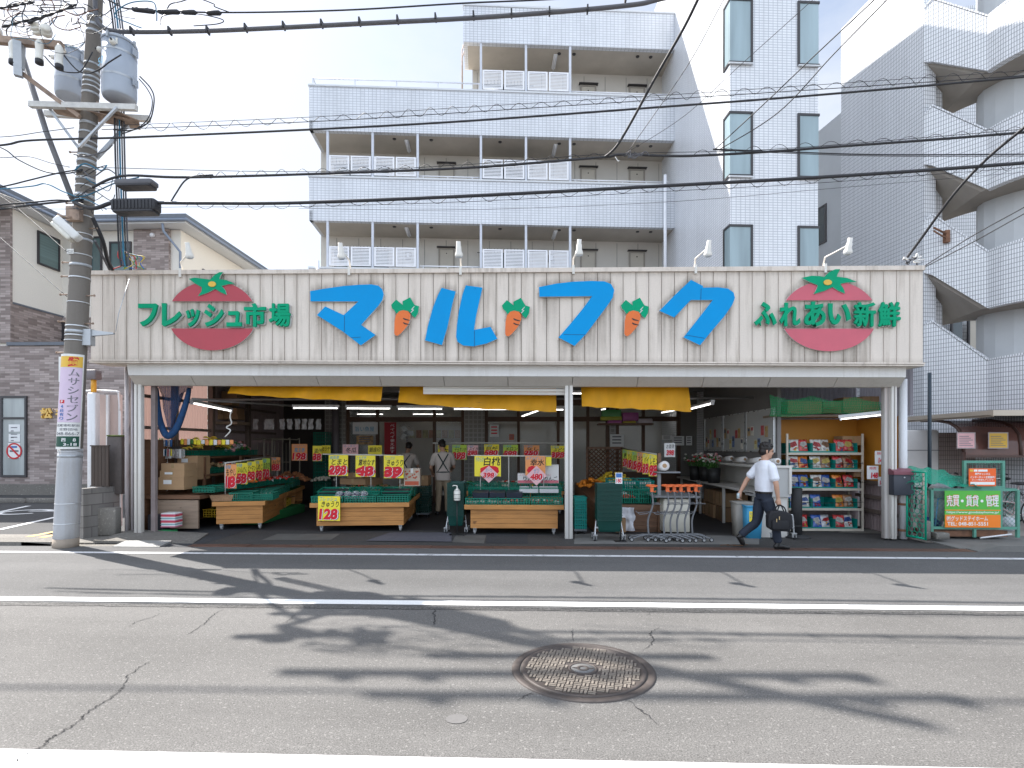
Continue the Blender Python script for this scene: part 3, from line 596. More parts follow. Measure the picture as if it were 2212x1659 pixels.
for k,(x0,x1,y0,y1) in enumerate(((68,157,605,662),(68,157,680,740),(65,157,750,865))):
    a,b=q0(x0,y1),q0(x1,y0); mb=MB(); mb.box(a.x,b.x,HY_-.034,HY_-.024,a.z,b.z); nn=mb.build('notice',paper,w); mb=MB()
    if k<2:
        for j in range(4): mb.box(a.x+.08,b.x-.1-.12*(j%2),HY_-.038,HY_-.0345,b.z-.1-.11*j-.02,b.z-.1-.11*j+.01)
        mb.build('text_lines',ink,nn)
    else:
        c=((a.x+b.x)/2,0,(a.z+b.z)/2-.02); mb.box(a.x+.1,b.x-.1,HY_-.0385,HY_-.0345,b.z-.16,b.z-.1,1)
        for i in range(24):
            p,q=2*PI*i/24,2*PI*(i+1)/24; mb.prism([(.27*math.cos(p),.27*math.sin(p)),(.27*math.cos(q),.27*math.sin(q)),(.22*math.cos(q),.22*math.sin(q)),(.22*math.cos(p),.22*math.sin(p))],(c[0],HY_-.036,c[2]),(1,0,0),(0,0,1),.003)
        mb.prism([(-.19,.15),(-.15,.19),(.19,-.15),(.15,-.19)],(c[0],HY_-.0395,c[2]),(1,0,0),(0,0,1),.003); mb.box(c[0]-.15,c[0]+.15,HY_-.0385,HY_-.0355,c[2]-.03,c[2]+.03,2)
        mb.build('no_smoking_mark',[inkr,inkb,ink],nn)
for s,x0,x1 in (('松',322,412),('谷',440,530)):
    a,b=q0(x0,560),q0(x1,478); mb=MB(); put_text(mb,s,(0,HY_-.03,0),(1,0,0),(0,0,1),a.x,b.x,a.z,b.z,0,0,.03,.06); mb.build('wall_letter',goldl,hs)
mb=MB(); p=at(345,478,YB-.7); mb.tube([(p.x,YB-.55,ez),(p.x,YB-.5,ez-.25),(p.x+.42,YB-.2,ez-.9),(p.x+.42,YB-.17,5.3)],.045,8); mb.build('downpipe',MATS['gutter_blue'],hs)
mb=MB(); p=at(329,508,YB-.14); mb.ell((p.x,p.y,p.z),.09,.09,.09,0); mb.build('dome_camera',wmetal,hs)
a,b=at(425,560,20),at(446,600,20); win(hs,20.9,21.9,-12.9,7.2,8.6,gl_gr,axis='y')
for px_ in (20,90,160):
    c=gr(px_,1086); mb=MB(); mb.bbox(c.x-.55,c.x+.55,c.y-.08,c.y+.08,0,.13,.03); tag(mb.build('wheel_stop',MATS['concrete_old']),{20:'concrete wheel stop at the far left end of the parking lot',90:'concrete wheel stop just left of the utility pole',160:'concrete wheel stop mostly hidden behind the utility pole'}[px_],'wheel stop','parking wheel stops')
# ================================================================ the shop
def streaky(name,col,dirt,amt=.5,rough=.6):
    m,nt,b=nodes(name)
    f=noise(nt,1.0,6,.65,'Object',(9,9,.55)); g=noise(nt,1.6,5,.6); h=noise(nt,40,3,.6)
    k=nt.nodes.new('ShaderNodeMath'); k.operation='MULTIPLY'; nt.links.new(ramp(nt,f,[(.48,0.0),(.72,1.0)]),k.inputs[0]); nt.links.new(ramp(nt,g,[(.36,.15),(.62,1.0)]),k.inputs[1])
    k2=nt.nodes.new('ShaderNodeMath'); k2.operation='MULTIPLY'; nt.links.new(k.outputs[0],k2.inputs[0]); k2.inputs[1].default_value=amt
    base=mix(nt,mix(nt,col,sh(col,1.08),ramp(nt,g,[(.3,0.0),(.7,1.0)])),sh(col,.93),ramp(nt,h,[(.4,0.0),(.7,.6)]))
    nt.links.new(mix(nt,base,dirt,k2.outputs[0]),b.inputs['Base Color']); b.inputs['Roughness'].default_value=rough; bump(nt,b,h,.12,.004); return m
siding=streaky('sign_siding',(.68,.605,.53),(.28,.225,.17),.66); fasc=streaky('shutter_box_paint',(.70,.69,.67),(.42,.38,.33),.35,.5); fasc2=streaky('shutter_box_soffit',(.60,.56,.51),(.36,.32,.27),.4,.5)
pil=streaky('pillar_paint',(.68,.66,.62),(.34,.27,.2),.55,.5); rusty=streaky('rusty_pillar',(.50,.47,.45),(.26,.13,.07),.7,.6)
blue=M('sign_blue',(.0,.29,.66),.5,.05,1.5,spec=.15); green=M('sign_green',(.0,.32,.16),.55,.06,2,spec=.15); redt=M('tomato_red',(.42,.055,.075),.45,.08,1.5); redf=M('tomato_red_faded',(.56,.115,.155),.5,.1,1.5); orng=M('carrot_orange',(.72,.16,.03),.45,.08,3); ylw=M('sign_yellow',(.72,.45,.06),.45,.05,3); edge=M('letter_edge',(.55,.56,.55),.5,.1,6); blk=M('black_paint',(.025,.025,.025),.5,.05)
SY=9.15
sg=thing('shop_sign','long cream boarded shop sign with blue katakana, carrots and tomatoes','sign')
TL,TR,BR,BL=at(196,585.5,SY),at(1994,574.5,SY),at(1994,787,SY),at(196,780,SY)
def sgn(u,v): return TL.lerp(TR,u).lerp(BL.lerp(BR,u),v)      # u along, v downwards
mb=MB(); nb=66
for k in range(nb):
    u0,u1=k/nb,(k+1)/nb; g=.0045/14*1.0
    a,b,c,d=sgn(u0+g,.045),sgn(u1-g,.045),sgn(u1-g,.985),sgn(u0+g,.985)
    mb.hexa([(d.x,SY,d.z),(c.x,SY,c.z),(c.x,SY+.03,c.z),(d.x,SY+.03,d.z),(a.x,SY,a.z),(b.x,SY,b.z),(b.x,SY+.03,b.z),(a.x,SY+.03,a.z)])
CLAD=mb.build('board_cladding',siding,sg); SHAPES=[]
mb=MB(); a,b,c,d=sgn(0.0005,.04),sgn(.9995,.04),sgn(.9995,.99),sgn(.0005,.99)
mb.hexa([(d.x,SY+.022,d.z),(c.x,SY+.022,c.z),(c.x,SY+.45,c.z),(d.x,SY+.45,d.z),(a.x,SY+.022,a.z),(b.x,SY+.022,b.z),(b.x,SY+.45,b.z),(a.x,SY+.45,a.z)]); mb.build('sign_body',M('groove_brown',(.17,.135,.10),.8,.1),sg)
for nm,v0,v1,yo in (('top_cap',0,.045,-.03),('bottom_trim',.985,1.0,-.03),('bottom_trim',1.004,1.018,-.015)):
    a,b,c,d=sgn(-.001,v0),sgn(1.001,v0),sgn(1.001,v1),sgn(-.001,v1); mb=MB()
    mb.hexa([(d.x,SY+yo,d.z),(c.x,SY+yo,c.z),(c.x,SY+.47,c.z),(d.x,SY+.47,d.z),(a.x,SY+yo,a.z),(b.x,SY+yo,b.z),(b.x,SY+.47,b.z),(a.x,SY+.47,a.z)]); mb.build(nm,siding,sg)
def shape(name,mats,parent,pts,conv,y=SY-.012,th=.055,rnd=0):
    P=[at(*conv(*p),y) for p in pts]; q=[(p.x,p.z) for p in P]
    if rnd:
        for _ in range(rnd):
            n=len(q); q=[r for i in range(n) for r in ((q[i][0]*.75+q[(i+1)%n][0]*.25,q[i][1]*.75+q[(i+1)%n][1]*.25),(q[i][0]*.25+q[(i+1)%n][0]*.75,q[i][1]*.25+q[(i+1)%n][1]*.75))]
    if parent is sg or name in ('stroke','tomato_half'): SHAPES.append(q)
    mb=MB(); mb.prism(q,(0,y,0),(1,0,0),(0,0,1),th,0,1 if len(mats)>1 else None)
    return mb.build(name,mats,parent)
r5=lambda x,y:(633.6+.36456*x,564.5+.36456*y); r6=lambda x,y:(1382.5+.375*x,564.5+.375*y); r4=lambda x,y:(.33333*x,553+.33333*y)
for pts,cv in (([(107,182),(200,166),(300,152),(400,144),(470,142),(510,150),(533,172),(541,200),(534,232),(510,268),(470,312),(408,381),(493,440),(406,502),(300,420),(147,323),(196,272),(305,323),(391,243),(109,242)],r5),
    ([(1455,158),(1560,137),(1660,126),(1760,122),(1840,124),(1880,140),(1899,175),(1890,220),(1860,265),(1800,345),(1735,432),(1665,505),(1570,455),(1640,375),(1710,290),(1768,212),(1458,215)],r5),
    ([(288,112),(358,148),(356,157),(440,155),(500,162),(532,185),(540,215),(525,255),(480,320),(420,390),(340,487),(245,442),(330,335),(412,228),(287,228),(192,328),(107,290),(200,195)],r6)):
    shape('blue_letter',[blue,edge],sg,pts,cv)
ru=shape('blue_letter',[blue,edge],sg,[(1024,148),(1123,161),(1105,240),(1085,330),(1073,410),(1170,392),(1210,462),(1150,490),(1070,507),(1010,503),(975,480),(967,450),(972,380),(985,290),(1005,200)],r5)
shape('stroke',[blue,edge],ru,[(882,162),(965,184),(945,260),(915,400),(884,500),(784,472),(800,390),(830,280),(860,205)],r5)
def seam(p,q,cv):
    a,b=at(*cv(*p),SY-.0695),at(*cv(*q),SY-.0695); d=(b-a); n=Vector((-d.z,0,d.x)).normalized()*.0045; mb=MB(); mb.face([a-n,b-n,b+n,a+n]); mb.build('panel_seam',M('seam_blue',(.0,.09,.24),.6,0),sg)
for p,q,cv in (((303,323),(303,418),r5),((345,452),(400,449),r5),((1073,410),(1073,506),r5),((1602,433),(1733,435),r5),((352,156),(350,226),r6),((262,424),(372,443),r6),((1075,160),(1080,162),r5)): seam(p,q,cv)
for dx,dy in ((0,0),(654,3),(1356,2)):
    cv=lambda x,y:r5(x+dx,y+dy)
    c=shape('carrot',[orng,edge],sg,[(655,294),(632,300),(612,322),(604,360),(602,430),(608,442),(622,445),(640,432),(662,408),(684,380),(697,345),(697,318),(684,300)],cv,th=.05)
    shape('leaf',[green,edge],c,[(583,262),(612,230),(652,262),(650,240),(695,217),(722,262),(748,270),(742,310),(725,338),(708,326),(697,306),(684,298),(655,292),(632,298),(616,313),(606,300),(602,292),(590,284)],cv,th=.04)
    for k in (0,26):
        shape('stripe',[blk],c,[(652,334+k),(665,340+k),(690,348+k),(690,352+k),(660,347+k),(650,339+k)],cv,y=SY-.063,th=.003)
    shape('leaf_line',[edge],c,[(720,266),(706,285),(716,288),(698,306),(694,303),(707,289),(697,286),(714,268)],cv,y=SY-.053,th=.002)
def tomato(cv,cx,cy,rx,ry,y0,y1,mat,star,dot):
    def cap(sgn_,yc):
        pts=[]; a0=math.asin(abs(yc-cy)/ry)
        for k in range(25):
            a=a0+(PI-2*a0)*k/24; pts.append((cx+rx*math.cos(a),cy+sgn_*ry*math.sin(a)))
        return pts
    t=shape('tomato',[mat,edge],sg,cap(-1,y0),cv,th=.035); shape('tomato_half',[mat,edge],t,cap(1,y1),cv,th=.035)
    shape('tomato_leaf',[green,edge],t,star,cv,y=SY-.049,th=.02); shape('tomato_heart',[ylw],t,[(dot[0]+dot[2]*math.cos(PI*k/10),dot[1]+dot[3]*math.sin(PI*k/10)) for k in range(20)],cv,y=SY-.07,th=.012)
tomato(r4,1383,390,286,224,297,472,redt,[(1228,150),(1265,142),(1330,150),(1365,155),(1395,125),(1425,107),(1450,106),(1432,130),(1425,152),(1470,158),(1525,180),(1480,186),(1440,196),(1465,225),(1472,253),(1435,238),(1398,215),(1350,240),(1287,262),(1310,230),(1312,205),(1270,182)],(1376,183,25,18))
tomato(r6,1083,317,276,203,228,390,redf,[(928,97),(985,85),(1030,87),(1057,92),(1085,65),(1120,48),(1150,47),(1135,75),(1130,90),(1190,98),(1245,120),(1190,124),(1150,132),(1170,160),(1177,187),(1140,172),(1105,150),(1060,172),(997,190),(1015,160),(1020,140),(975,122)],(1080,122,24,16))
def phrase(s,cv,boxes):
    first=None
    for ch,(x0,x1,y0,y1) in zip(s,boxes):
        a,b=at(*cv(x0,y1),SY-.05),at(*cv(x1,y0),SY-.05); mb=MB(); put_text(mb,ch,(0,SY-.055,0),(1,0,0),(0,0,1),a.x,b.x,a.z,b.z,0,0,.035 if ch not in '場新鮮' else 'heavy',.035)
        o=mb.build('green_letter',green,sg if first is None else sg)
        q=MB(); put_text(q,ch,(0,SY-.015,0),(1,0,0),(0,0,1),a.x+.012,b.x+.012,a.z-.012,b.z-.012,0,0,.035 if ch not in '場新鮮' else 'heavy',.03); q.build('letter_back',edge,o)
phrase('フレッシュ市場',r4,[(905,1030,310,458),(1056,1182,308,460),(1212,1302,345,462),(1330,1455,312,460),(1475,1572,358,460),(1588,1728,308,462),(1748,1886,308,462)])
phrase('ふれあい新鮮',r6,[(655,783,236,378),(800,918,240,376),(942,1064,234,378),(1078,1208,244,368),(1226,1352,236,380),(1366,1494,236,380)])
# grime on the boards: dark haloes on top of the letters, run-off streaks below them
mb=MB(); dv=[]
def spans(x):
    S=[]
    for q in SHAPES:
        if not (min(p[0] for p in q)-.02<=x<=max(p[0] for p in q)+.02): continue
        zs=[]
        for i in range(len(q)):
            (x0,z0),(x1,z1)=q[i],q[(i+1)%len(q)]
            if (x0<=x<x1) or (x1<=x<x0): zs.append(z0+(z1-z0)*(x-x0)/(x1-x0))
        if len(zs)>1: S.append((min(zs),max(zs)))
    return S
for k in range(nb):
    u0,u1=k/nb+.00032,(k+1)/nb-.00032; nc,nr=5,34; cols_=[]
    for i in range(nc+1):
        u=u0+(u1-u0)*i/nc; a,d=sgn(u,.0455),sgn(u,.9845); sp_=spans(a.x); st=random.uniform(.25,1); col=[]
        for j in range(nr+1):
            z=d.z+(a.z-d.z)*j/nr; v=.35*max(0,1-(a.z-z)/.10)+.25*max(0,1-(z-d.z)/.08)+(.12 if i in (0,nc) else 0)  # board edges darkened like occlusion beside the grooves; top and bottom ends darker
            for lo,hi in sp_:
                if 0<=z-hi<.15: v+=.62*(1-(z-hi)/.15)
                if 0<lo-z<.75: v+=st*.62*(1-(lo-z)/.75)
            dv.append(min(1,v)); col.append((a.x,SY-.0012,z))
        cols_.append(col)
    mb.quadstrip(cols_,0,False,False,False)
CLF=mb.build('board_face',siding,CLAD); at_=CLF.data.attributes.new('grime_occlusion','FLOAT','POINT'); at_.data.foreach_set('value',dv)
nt=siding.node_tree; b=nt.nodes['Principled BSDF']; src=b.inputs['Base Color'].links[0].from_socket; an_=nt.nodes.new('ShaderNodeAttribute'); an_.attribute_name='grime_occlusion'
f=noise(nt,1.0,5,.65,'Object',(14,14,1.1)); g=noise(nt,26,4,.6); mm_=nt.nodes.new('ShaderNodeMath'); mm_.operation='MULTIPLY'; nt.links.new(an_.outputs['Fac'],mm_.inputs[0]); nt.links.new(mix(nt,ramp(nt,f,[(.3,.25),(.65,1.0)]),ramp(nt,g,[(.3,.5),(.6,1.0)]),.35),mm_.inputs[1])
m3=nt.nodes.new('ShaderNodeMath'); m3.operation='MULTIPLY'; m3.use_clamp=True; m3.inputs[1].default_value=1.45; nt.links.new(mm_.outputs[0],m3.inputs[0]); nt.links.new(mix(nt,src,(.15,.12,.09),m3.outputs[0]),b.inputs['Base Color'])
# ---------------------------------------------------------------- sign lamps
lampw=M('lamp_white',(.74,.72,.67),.45,.08,8); lglass=M('lamp_bulb',(.55,.57,.58),.15,.05,8)
for k,(bx,by,lx,ly) in enumerate(((395,584,408,545),(757,580,737,546),(996,579,991,543),(1238,577,1251,539),(1500,576,1530,541),(1778,574,1833,536))):
    a=at(bx,by,SY+.05); l=at(lx,ly,8.52); t=thing('sign_lamp',['white spotlight on an arm above the left tomato of the sign','white spotlight on an arm above the first blue letter of the sign','white spotlight on an arm above the second blue letter of the sign','white spotlight on an arm above the third blue letter of the sign','white spotlight on an arm above the last blue letter of the sign','white spotlight on a long arm above the right tomato of the sign'][k],'spotlight',a,0,'spotlights along the top of the shop sign')
    e=l-a; mb=MB(); mb.tube([(0,0,0),(0,-.06,.12),(e.x*.5,e.y*.5,e.z*.55+.08),(e.x*.93,e.y*.93,e.z+.05)],.013,8); mb.box(-.02,.02,-.085,-.055,-.14,.01); mb.build('arm',lampw,t)
    ax=Vector((0,-.35,1)).normalized(); Rq=Vector((0,0,1)).rotation_difference(ax).to_matrix().to_4x4(); Mx=Matrix.Translation(e)@Rq
    mb=MB(); mb.lathe((0,0,0),[(.030,.15),(.034,.145),(.034,.08),(.042,.07),(.044,.0),(.058,-.03),(.066,-.065),(.064,-.07)],16,0,Mx); mb.build('lamp_head',lampw,t)
    mb=MB(); mb.lathe((0,0,0),[(.06,-.072),(.05,-.092),(.02,-.105)],16,0,Mx); mb.build('bulb',lglass,t)
# ---------------------------------------------------------------- shop building: shutter box, pillars, roof, walls
sp=thing('shop_building','open fronted single storey greengrocer shop with white shutter box and steel pillars','building')
def fr(px,py,Y): p=at(px,py,Y); return p
mb=MB(); a,b,c,d=at(273.5,785,9.3),at(1957.5,787,9.3),at(1957,815,9.3),at(277.6,810.5,9.3); e,f=at(291.6,832.5,9.52),at(1943.5,836.5,9.52)
mb.hexa([d,c,(c.x,9.7,c.z),(d.x,9.7,d.z),a,b,(b.x,9.7,b.z),(a.x,9.7,a.z)]); mb.build('shutter_box',fasc,sp)
mb=MB(); nseg=12
for k in range(nseg):
    u0,u1=k/nseg+.0004,(k+1)/nseg-.0004; p,q,r_,s_=d.lerp(c,u0),d.lerp(c,u1),e.lerp(f,u1),e.lerp(f,u0)
    dz=-.004
    mb.hexa([(s_.x,s_.y,s_.z),(r_.x,r_.y,r_.z),(r_.x,r_.y+.1,r_.z),(s_.x,s_.y+.1,s_.z),(p.x,p.y,p.z+dz),(q.x,q.y,q.z+dz),(q.x,9.68,q.z+dz),(p.x,9.68,p.z+dz)])
mb.build('shutter_box_soffit',fasc2,sp)
def pillar(x0,x1,y0,y1,z0,z1,mat=pil,nm='pillar'):
    mb=MB(); mb.bbox(x0,x1,y0,y1,z0,z1,.012); mb.box((x0+x1)/2-.012,(x0+x1)/2+.012,y0-.003,y0+.02,z0,z1-.02,1); return mb.build(nm,[mat,M('groove_grey',(.3,.28,.26),.7,0)],sp)
a,b=at(289,0,9.5),at(304,0,9.5); pillar(a.x,b.x,9.5,9.6,.04,2.78)
a,b=at(1220.5,0,9.5),at(1237.5,0,9.5); pillar(a.x,b.x,9.5,9.64,0,2.76)
a,b=at(1911,0,9.55),at(1926,0,9.55); pillar(a.x,b.x,9.55,9.65,.03,2.8,rusty); a,b=at(1926.5,0,9.5),at(1938,0,9.5); pillar(a.x,b.x,9.5,9.57,.03,2.75)
XL,XR,YBK=-7.4,6.62,15.4
mb=MB(); mb.box(XL-.15,XR+.1,9.6,YBK+5,3.42,3.5); mb.build('roof',M('roof_sheet',(.25,.25,.26),.6,.1,2),sp)
def corr(name,mat,p0,p1,z0,z1,pitch=.09,amp=.014,parent=None):
    p0,p1=Vector(p0),Vector(p1); d=p1-p0; Lh=d.length; d/=Lh; n=Vector((d.y,-d.x)); mb=MB(); N=int(Lh/(pitch/4)); q=[]
    for i in range(N+1):
        s=min(Lh,i*pitch/4); o=amp*math.sin(2*PI*s/pitch); q.append((p0.x+d.x*s+n.x*o,p0.y+d.y*s+n.y*o))
    rings=[[(x,y,z0),(x,y,z1)] for x,y in q]
    mb.quadstrip(rings,0,False,False,True); return mb.build(name,mat,parent or sp)
def translucent(name,c,k=.5):
    m,nt,b=nodes(name); tr=nt.nodes.new('ShaderNodeBsdfTranslucent'); tr.inputs[0].default_value=c4(c); ms=nt.nodes.new('ShaderNodeMixShader'); ms.inputs[0].default_value=k
    f=noise(nt,3,4,.6,'Object',(8,8,.4)); nt.links.new(ramp(nt,f,[(.3,sh(c,.7)),(.7,c)]),b.inputs['Base Color']); b.inputs['Roughness'].default_value=.5
    out=nt.nodes['Material Output']; nt.links.new(b.outputs[0],ms.inputs[1]); nt.links.new(tr.outputs[0],ms.inputs[2]); nt.links.new(ms.outputs[0],out.inputs['Surface']); return m
tin=streaky('corrugated_tin',(.32,.25,.25),(.16,.11,.09),.6,.55); pinkp=translucent('pink_plastic_sheet',(.50,.33,.29),.32); greyp=translucent('grey_plastic_sheet',(.42,.40,.44),.35)
corr('side_wall',tin,(XL,9.8),(XL,YBK+.7),0,1.75); corr('side_wall_sheet',pinkp,(XL,9.8),(XL,12.2),1.75,3.42); corr('side_wall_upper',tin,(XL,12.2),(XL,YBK+.7),1.75,3.42)
brw=M('brown_wood',(.10,.055,.035),.6,.2,6,stretch=(1,1,.2)); wood_d=M('weathered_wood',(.16,.12,.10),.8,.2,7,stretch=(6,6,.6))
mb=MB()
for y in (9.75,10.9,12.2,13.8): mb.box(XL+.02,XL+.12,y,y+.1,0,3.4)
for z in (1.95,2.55,3.1): mb.box(XL+.02,XL+.08,9.7,YBK,z,z+.06)
mb.build('side_stud',wood_d,sp)
mb=MB(); 
for y in (10.6,12.0,13.4,14.8): mb.box(XL+.1,XR-.1,y,y+.08,3.1,3.24)
for x in (-4.5,-1.6,1.3,4.2): mb.box(x,x+.06,9.7,YBK,3.24,3.32)
mb.tube([(XL+.2,11.4,2.62),(XR-2,11.4,2.62)],.025,6); mb.tube([(-6.3,9.9,2.5),(-5.0,13,2.55)],.025,6)
mb.build('roof_beam',M('beam_grey',(.20,.19,.185),.6,.15,4),sp)
# alcove at right
ow=M('orange_board',(.55,.23,.03),.5,.07,1.5); XA=4.75; YA=11.15
mb=MB(); mb.box(XA+.02,XR-.02,YA,YA+.04,.95,2.16); mb.box(XR-.06,XR-.02,9.8,YA,.95,2.16); mb.build('orange_board',ow,sp)
corr('rear_sheet',greyp,(XA,YA+.06),(XR,YA+.06),2.16,3.42); corr('side_sheet',greyp,(XR,YA),(XR,9.62),2.16,3.42); corr('side_sheet',tin,(XR,YA),(XR,9.62),0,.95)
mb=MB(); mb.box(XA,XR,YA+.05,YA+.1,0,.95); mb.build('alcove_wall',tin,sp)
mb=MB(); 
for z in (.35,.62,.9): mb.box(XR-.09,XR-.03,9.7,YA,z,z+.06)
mb.build('wall_batten',wood_d,sp)
mb=MB(); mb.box(XA-.05,XA+.02,10.5,15.2,0,3.42); mb.build('partition',M('partition_board',(.22,.21,.205),.7,.1,2),sp)
# rear shop front: tiled piers, brown frames, glass, lit room behind
T_pier=tile('pier_tile',(.20,.185,.17),(.30,.29,.27),.125,.125,.018,.06,.35,0,dirt=.1)
pb=lambda x0,x1:(at(x0,900,YBK).x,at(x1,900,YBK).x)
for x0,x1 in ((703,748),(1003,1047),(1316,1330)):
    a,b=pb(x0,x1); mb=MB(); mb.box(a,b,YBK-.05,YBK+.4,0,3.42); mb.build('tiled_pier',T_pier,sp)
tz=at(0,912,YBK).z
mb=MB()
for x0,x1 in ((748,1003),(1047,1316),(1330,1470)):
    a,b=pb(x0,x1); mb.box(a,b,YBK,YBK+.1,tz,tz+.13); mb.box(a,b,YBK,YBK+.1,2.78,3.0); mb.box(a,a+.09,YBK-.01,YBK+.11,0,3.0); mb.box(b-.09,b,YBK-.01,YBK+.11,0,3.0)
for x in (815,938,1120,1206,1270,1390): a,_=pb(x,x); mb.box(a-.04,a+.04,YBK-.012,YBK+.09,0,2.78)
mb.box(pb(1330,1470)[0],pb(1330,1470)[1],YBK,YBK+.06,.3,.9); mb.build('brown_frame',brw,sp)
gls=M('window_glass',(.5,.54,.54),.05,0,alpha=.2,spec=.6)
mb=MB()
for x0,x1 in ((748,815),(938,1003),(1047,1120),(1120,1206),(1206,1270),(1330,1390),(1390,1470)): a,b=pb(x0,x1); mb.box(a+.05,b-.05,YBK+.03,YBK+.036,.3,tz)
for x0,x1 in ((748,1003),(1047,1316),(1330,1470)): a,b=pb(x0,x1); mb.box(a+.1,b-.1,YBK+.03,YBK+.036,tz+.13,2.78)
mb.build('glass',gls,sp)
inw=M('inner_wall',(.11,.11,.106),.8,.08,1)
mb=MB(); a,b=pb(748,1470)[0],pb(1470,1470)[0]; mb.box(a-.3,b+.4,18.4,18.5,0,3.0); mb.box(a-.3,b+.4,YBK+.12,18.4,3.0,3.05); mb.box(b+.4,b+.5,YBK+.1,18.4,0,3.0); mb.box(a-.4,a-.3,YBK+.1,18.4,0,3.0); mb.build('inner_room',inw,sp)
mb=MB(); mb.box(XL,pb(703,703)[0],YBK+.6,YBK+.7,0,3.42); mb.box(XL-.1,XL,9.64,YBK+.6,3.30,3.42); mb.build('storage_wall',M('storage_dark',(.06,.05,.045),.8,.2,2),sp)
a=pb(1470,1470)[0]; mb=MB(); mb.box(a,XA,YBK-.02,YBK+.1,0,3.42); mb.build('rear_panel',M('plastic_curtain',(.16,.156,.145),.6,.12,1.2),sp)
p=at(725,900,YBK-.2); mb=MB(); mb.tube([(p.x,p.y,0),(p.x,p.y,3.3)],.10,12); mb.build('steel_column',M('column_grey',(.17,.15,.16),.5,.1,3),sp)
# rolled down part of the shutter, left of the middle pillar
mb=MB(); q=at(915,838,9.62); r_=at(1221,838,9.62)
for k in range(4):
    z0,z1=2.70-.05*k,2.755-.05*k; tl=(.035*k if True else 0)
    mb.hexa([(q.x,9.6,z0),(r_.x,9.6,z0-.022*k*.4),(r_.x,9.63,z0-.022*k*.4),(q.x,9.63,z0),(q.x,9.585,z1-.008),(r_.x,9.585,z1-.008-.022*k*.4),(r_.x,9.63,z1-.008-.022*k*.4),(q.x,9.63,z1-.008)])
tag(mb.build('roll_shutter',M('shutter_slat',(.62,.59,.54),.55,.12,2,stretch=(.3,1,12))),'partly lowered cream roll shutter left of the middle pillar','shutter')
# ---------------------------------------------------------------- yellow awning cloths
def cloth_mat(name,c):
    m,nt,b=nodes(name); f=noise(nt,6,4,.6,'Object',(1,1,.3)); g=noise(nt,1.3,3,.5); nt.links.new(mix(nt,ramp(nt,f,[(.3,sh(c,.86)),(.7,sh(c,1.06))]),ramp(nt,g,[(.3,.85),(.7,1.05)]),1,'MULTIPLY'),b.inputs['Base Color']); b.inputs['Roughness'].default_value=.6
    tr=nt.nodes.new('ShaderNodeBsdfTranslucent'); tr.inputs[0].default_value=c4(c); ms=nt.nodes.new('ShaderNodeMixShader'); ms.inputs[0].default_value=.35; out=nt.nodes['Material Output']; nt.links.new(b.outputs[0],ms.inputs[1]); nt.links.new(tr.outputs[0],ms.inputs[2]); nt.links.new(ms.outputs[0],out.inputs['Surface']); return m
yc=cloth_mat('awning_yellow',(.92,.44,.01))
for px0,px1,pb0,pb1,lab in ((503,829,852,868,'long yellow awning cloth hanging in the left part of the shop opening'),(865,1201,871,891,'long yellow awning cloth hanging under the shutter in the middle'),(1255,1486,880,891,'deep wrinkled yellow awning cloth right of the middle pillar')):
    Yc=9.85 if px0!=865 else 9.95
    a,b=at(px0,pb0,Yc),at(px1,pb1,Yc); n=60; mb=MB(); rings=[]
    for i in range(n+1):
        u=i/n; x=a.x+(b.x-a.x)*u; zb=a.z+(b.z-a.z)*u-.025*math.sin(PI*u)*(1 if px0<1200 else -.2)+.007*math.sin(u*31)
        col=[]
        for j in range(9):
            v=j/8; wv=.016*math.sin(u*47+2*v)*v+.012*math.sin(u*19+1.2+v*2.2)*v+.01*math.sin((u*(b.x-a.x)*2+v)*5)
            col.append((x,Yc-.18*v+wv,2.86+(zb-2.86)*v))
        rings.append(col)
    mb.quadstrip(rings,0,False,False,True); o=tag(mb.build('awning',yc),lab,'awning',None,None)
    mb=MB(); pts=[(r[6][0],r[6][1]-.004,r[6][2]-.03) for r in rings]; 
    for i in range(len(pts)-1): p,q=Vector(pts[i]),Vector(pts[i+1]); mb.face([p,q,q+Vector((0,0,.008)),p+Vector((0,0,.008))])
    mb.build('hem_seam',M('hem_brown',(.42,.19,.02),.7,0),o)
# ---------------------------------------------------------------- fluorescent lamps
tubem=M('lit_tube',(1,.98,.93),.3,0,emit=2.6)
def batten(a,b,lab,n=1,up=.05):
    a,b=Vector(a),Vector(b); t=thing('fluorescent_lamp',lab,'lamp',a,0,'fluorescent lamps under the shop roof'); d=b-a; Ln=d.length; rz=math.atan2(d.y,d.x); t.rotation_euler.z=rz; sl=math.atan2(d.z,math.hypot(d.x,d.y)); Ry=Matrix.Rotation(-sl,4,'Y')
    mb=MB(); mb.box(0,Ln,-.035,.035,.0,.05,0,Ry); mb.build('housing',wmetal,t)
    mb=MB()
    for k in range(n): mb.tube([Ry@Vector((.04,(k-(n-1)/2)*.05,-.025)),Ry@Vector((Ln-.04,(k-(n-1)/2)*.05,-.025))],.010,8)
    mb.build('tube',tubem,t); mb=MB()
    for x in (.015,Ln-.035): mb.box(x,x+.02,-.03,.03,-.05,.0,0,Ry)
    mb.build('socket',wmetal,t); return t
for k,(x0,x1) in enumerate(((632,733),(747,846),(858,958),(978,1100),(1114,1220))):
    batten(at(x0,879+k*.8,12.0),at(x1,879.5+k*.8,12.0),'lit fluorescent tube, %s from the left in the long row hanging across the shop'%ordw(k+1))
batten(at(413,868,10.4),at(500,886,12.2),'lit fluorescent tube slanting back along the left wall of the shop',1)
batten(at(1482,884,12.6),at(1540,869,10.9),'lit fluorescent tube slanting back right of the third awning')
batten(at(1812,903,10.2),at(1908,893,9.8),'lit fluorescent tube under the green net in the right alcove')
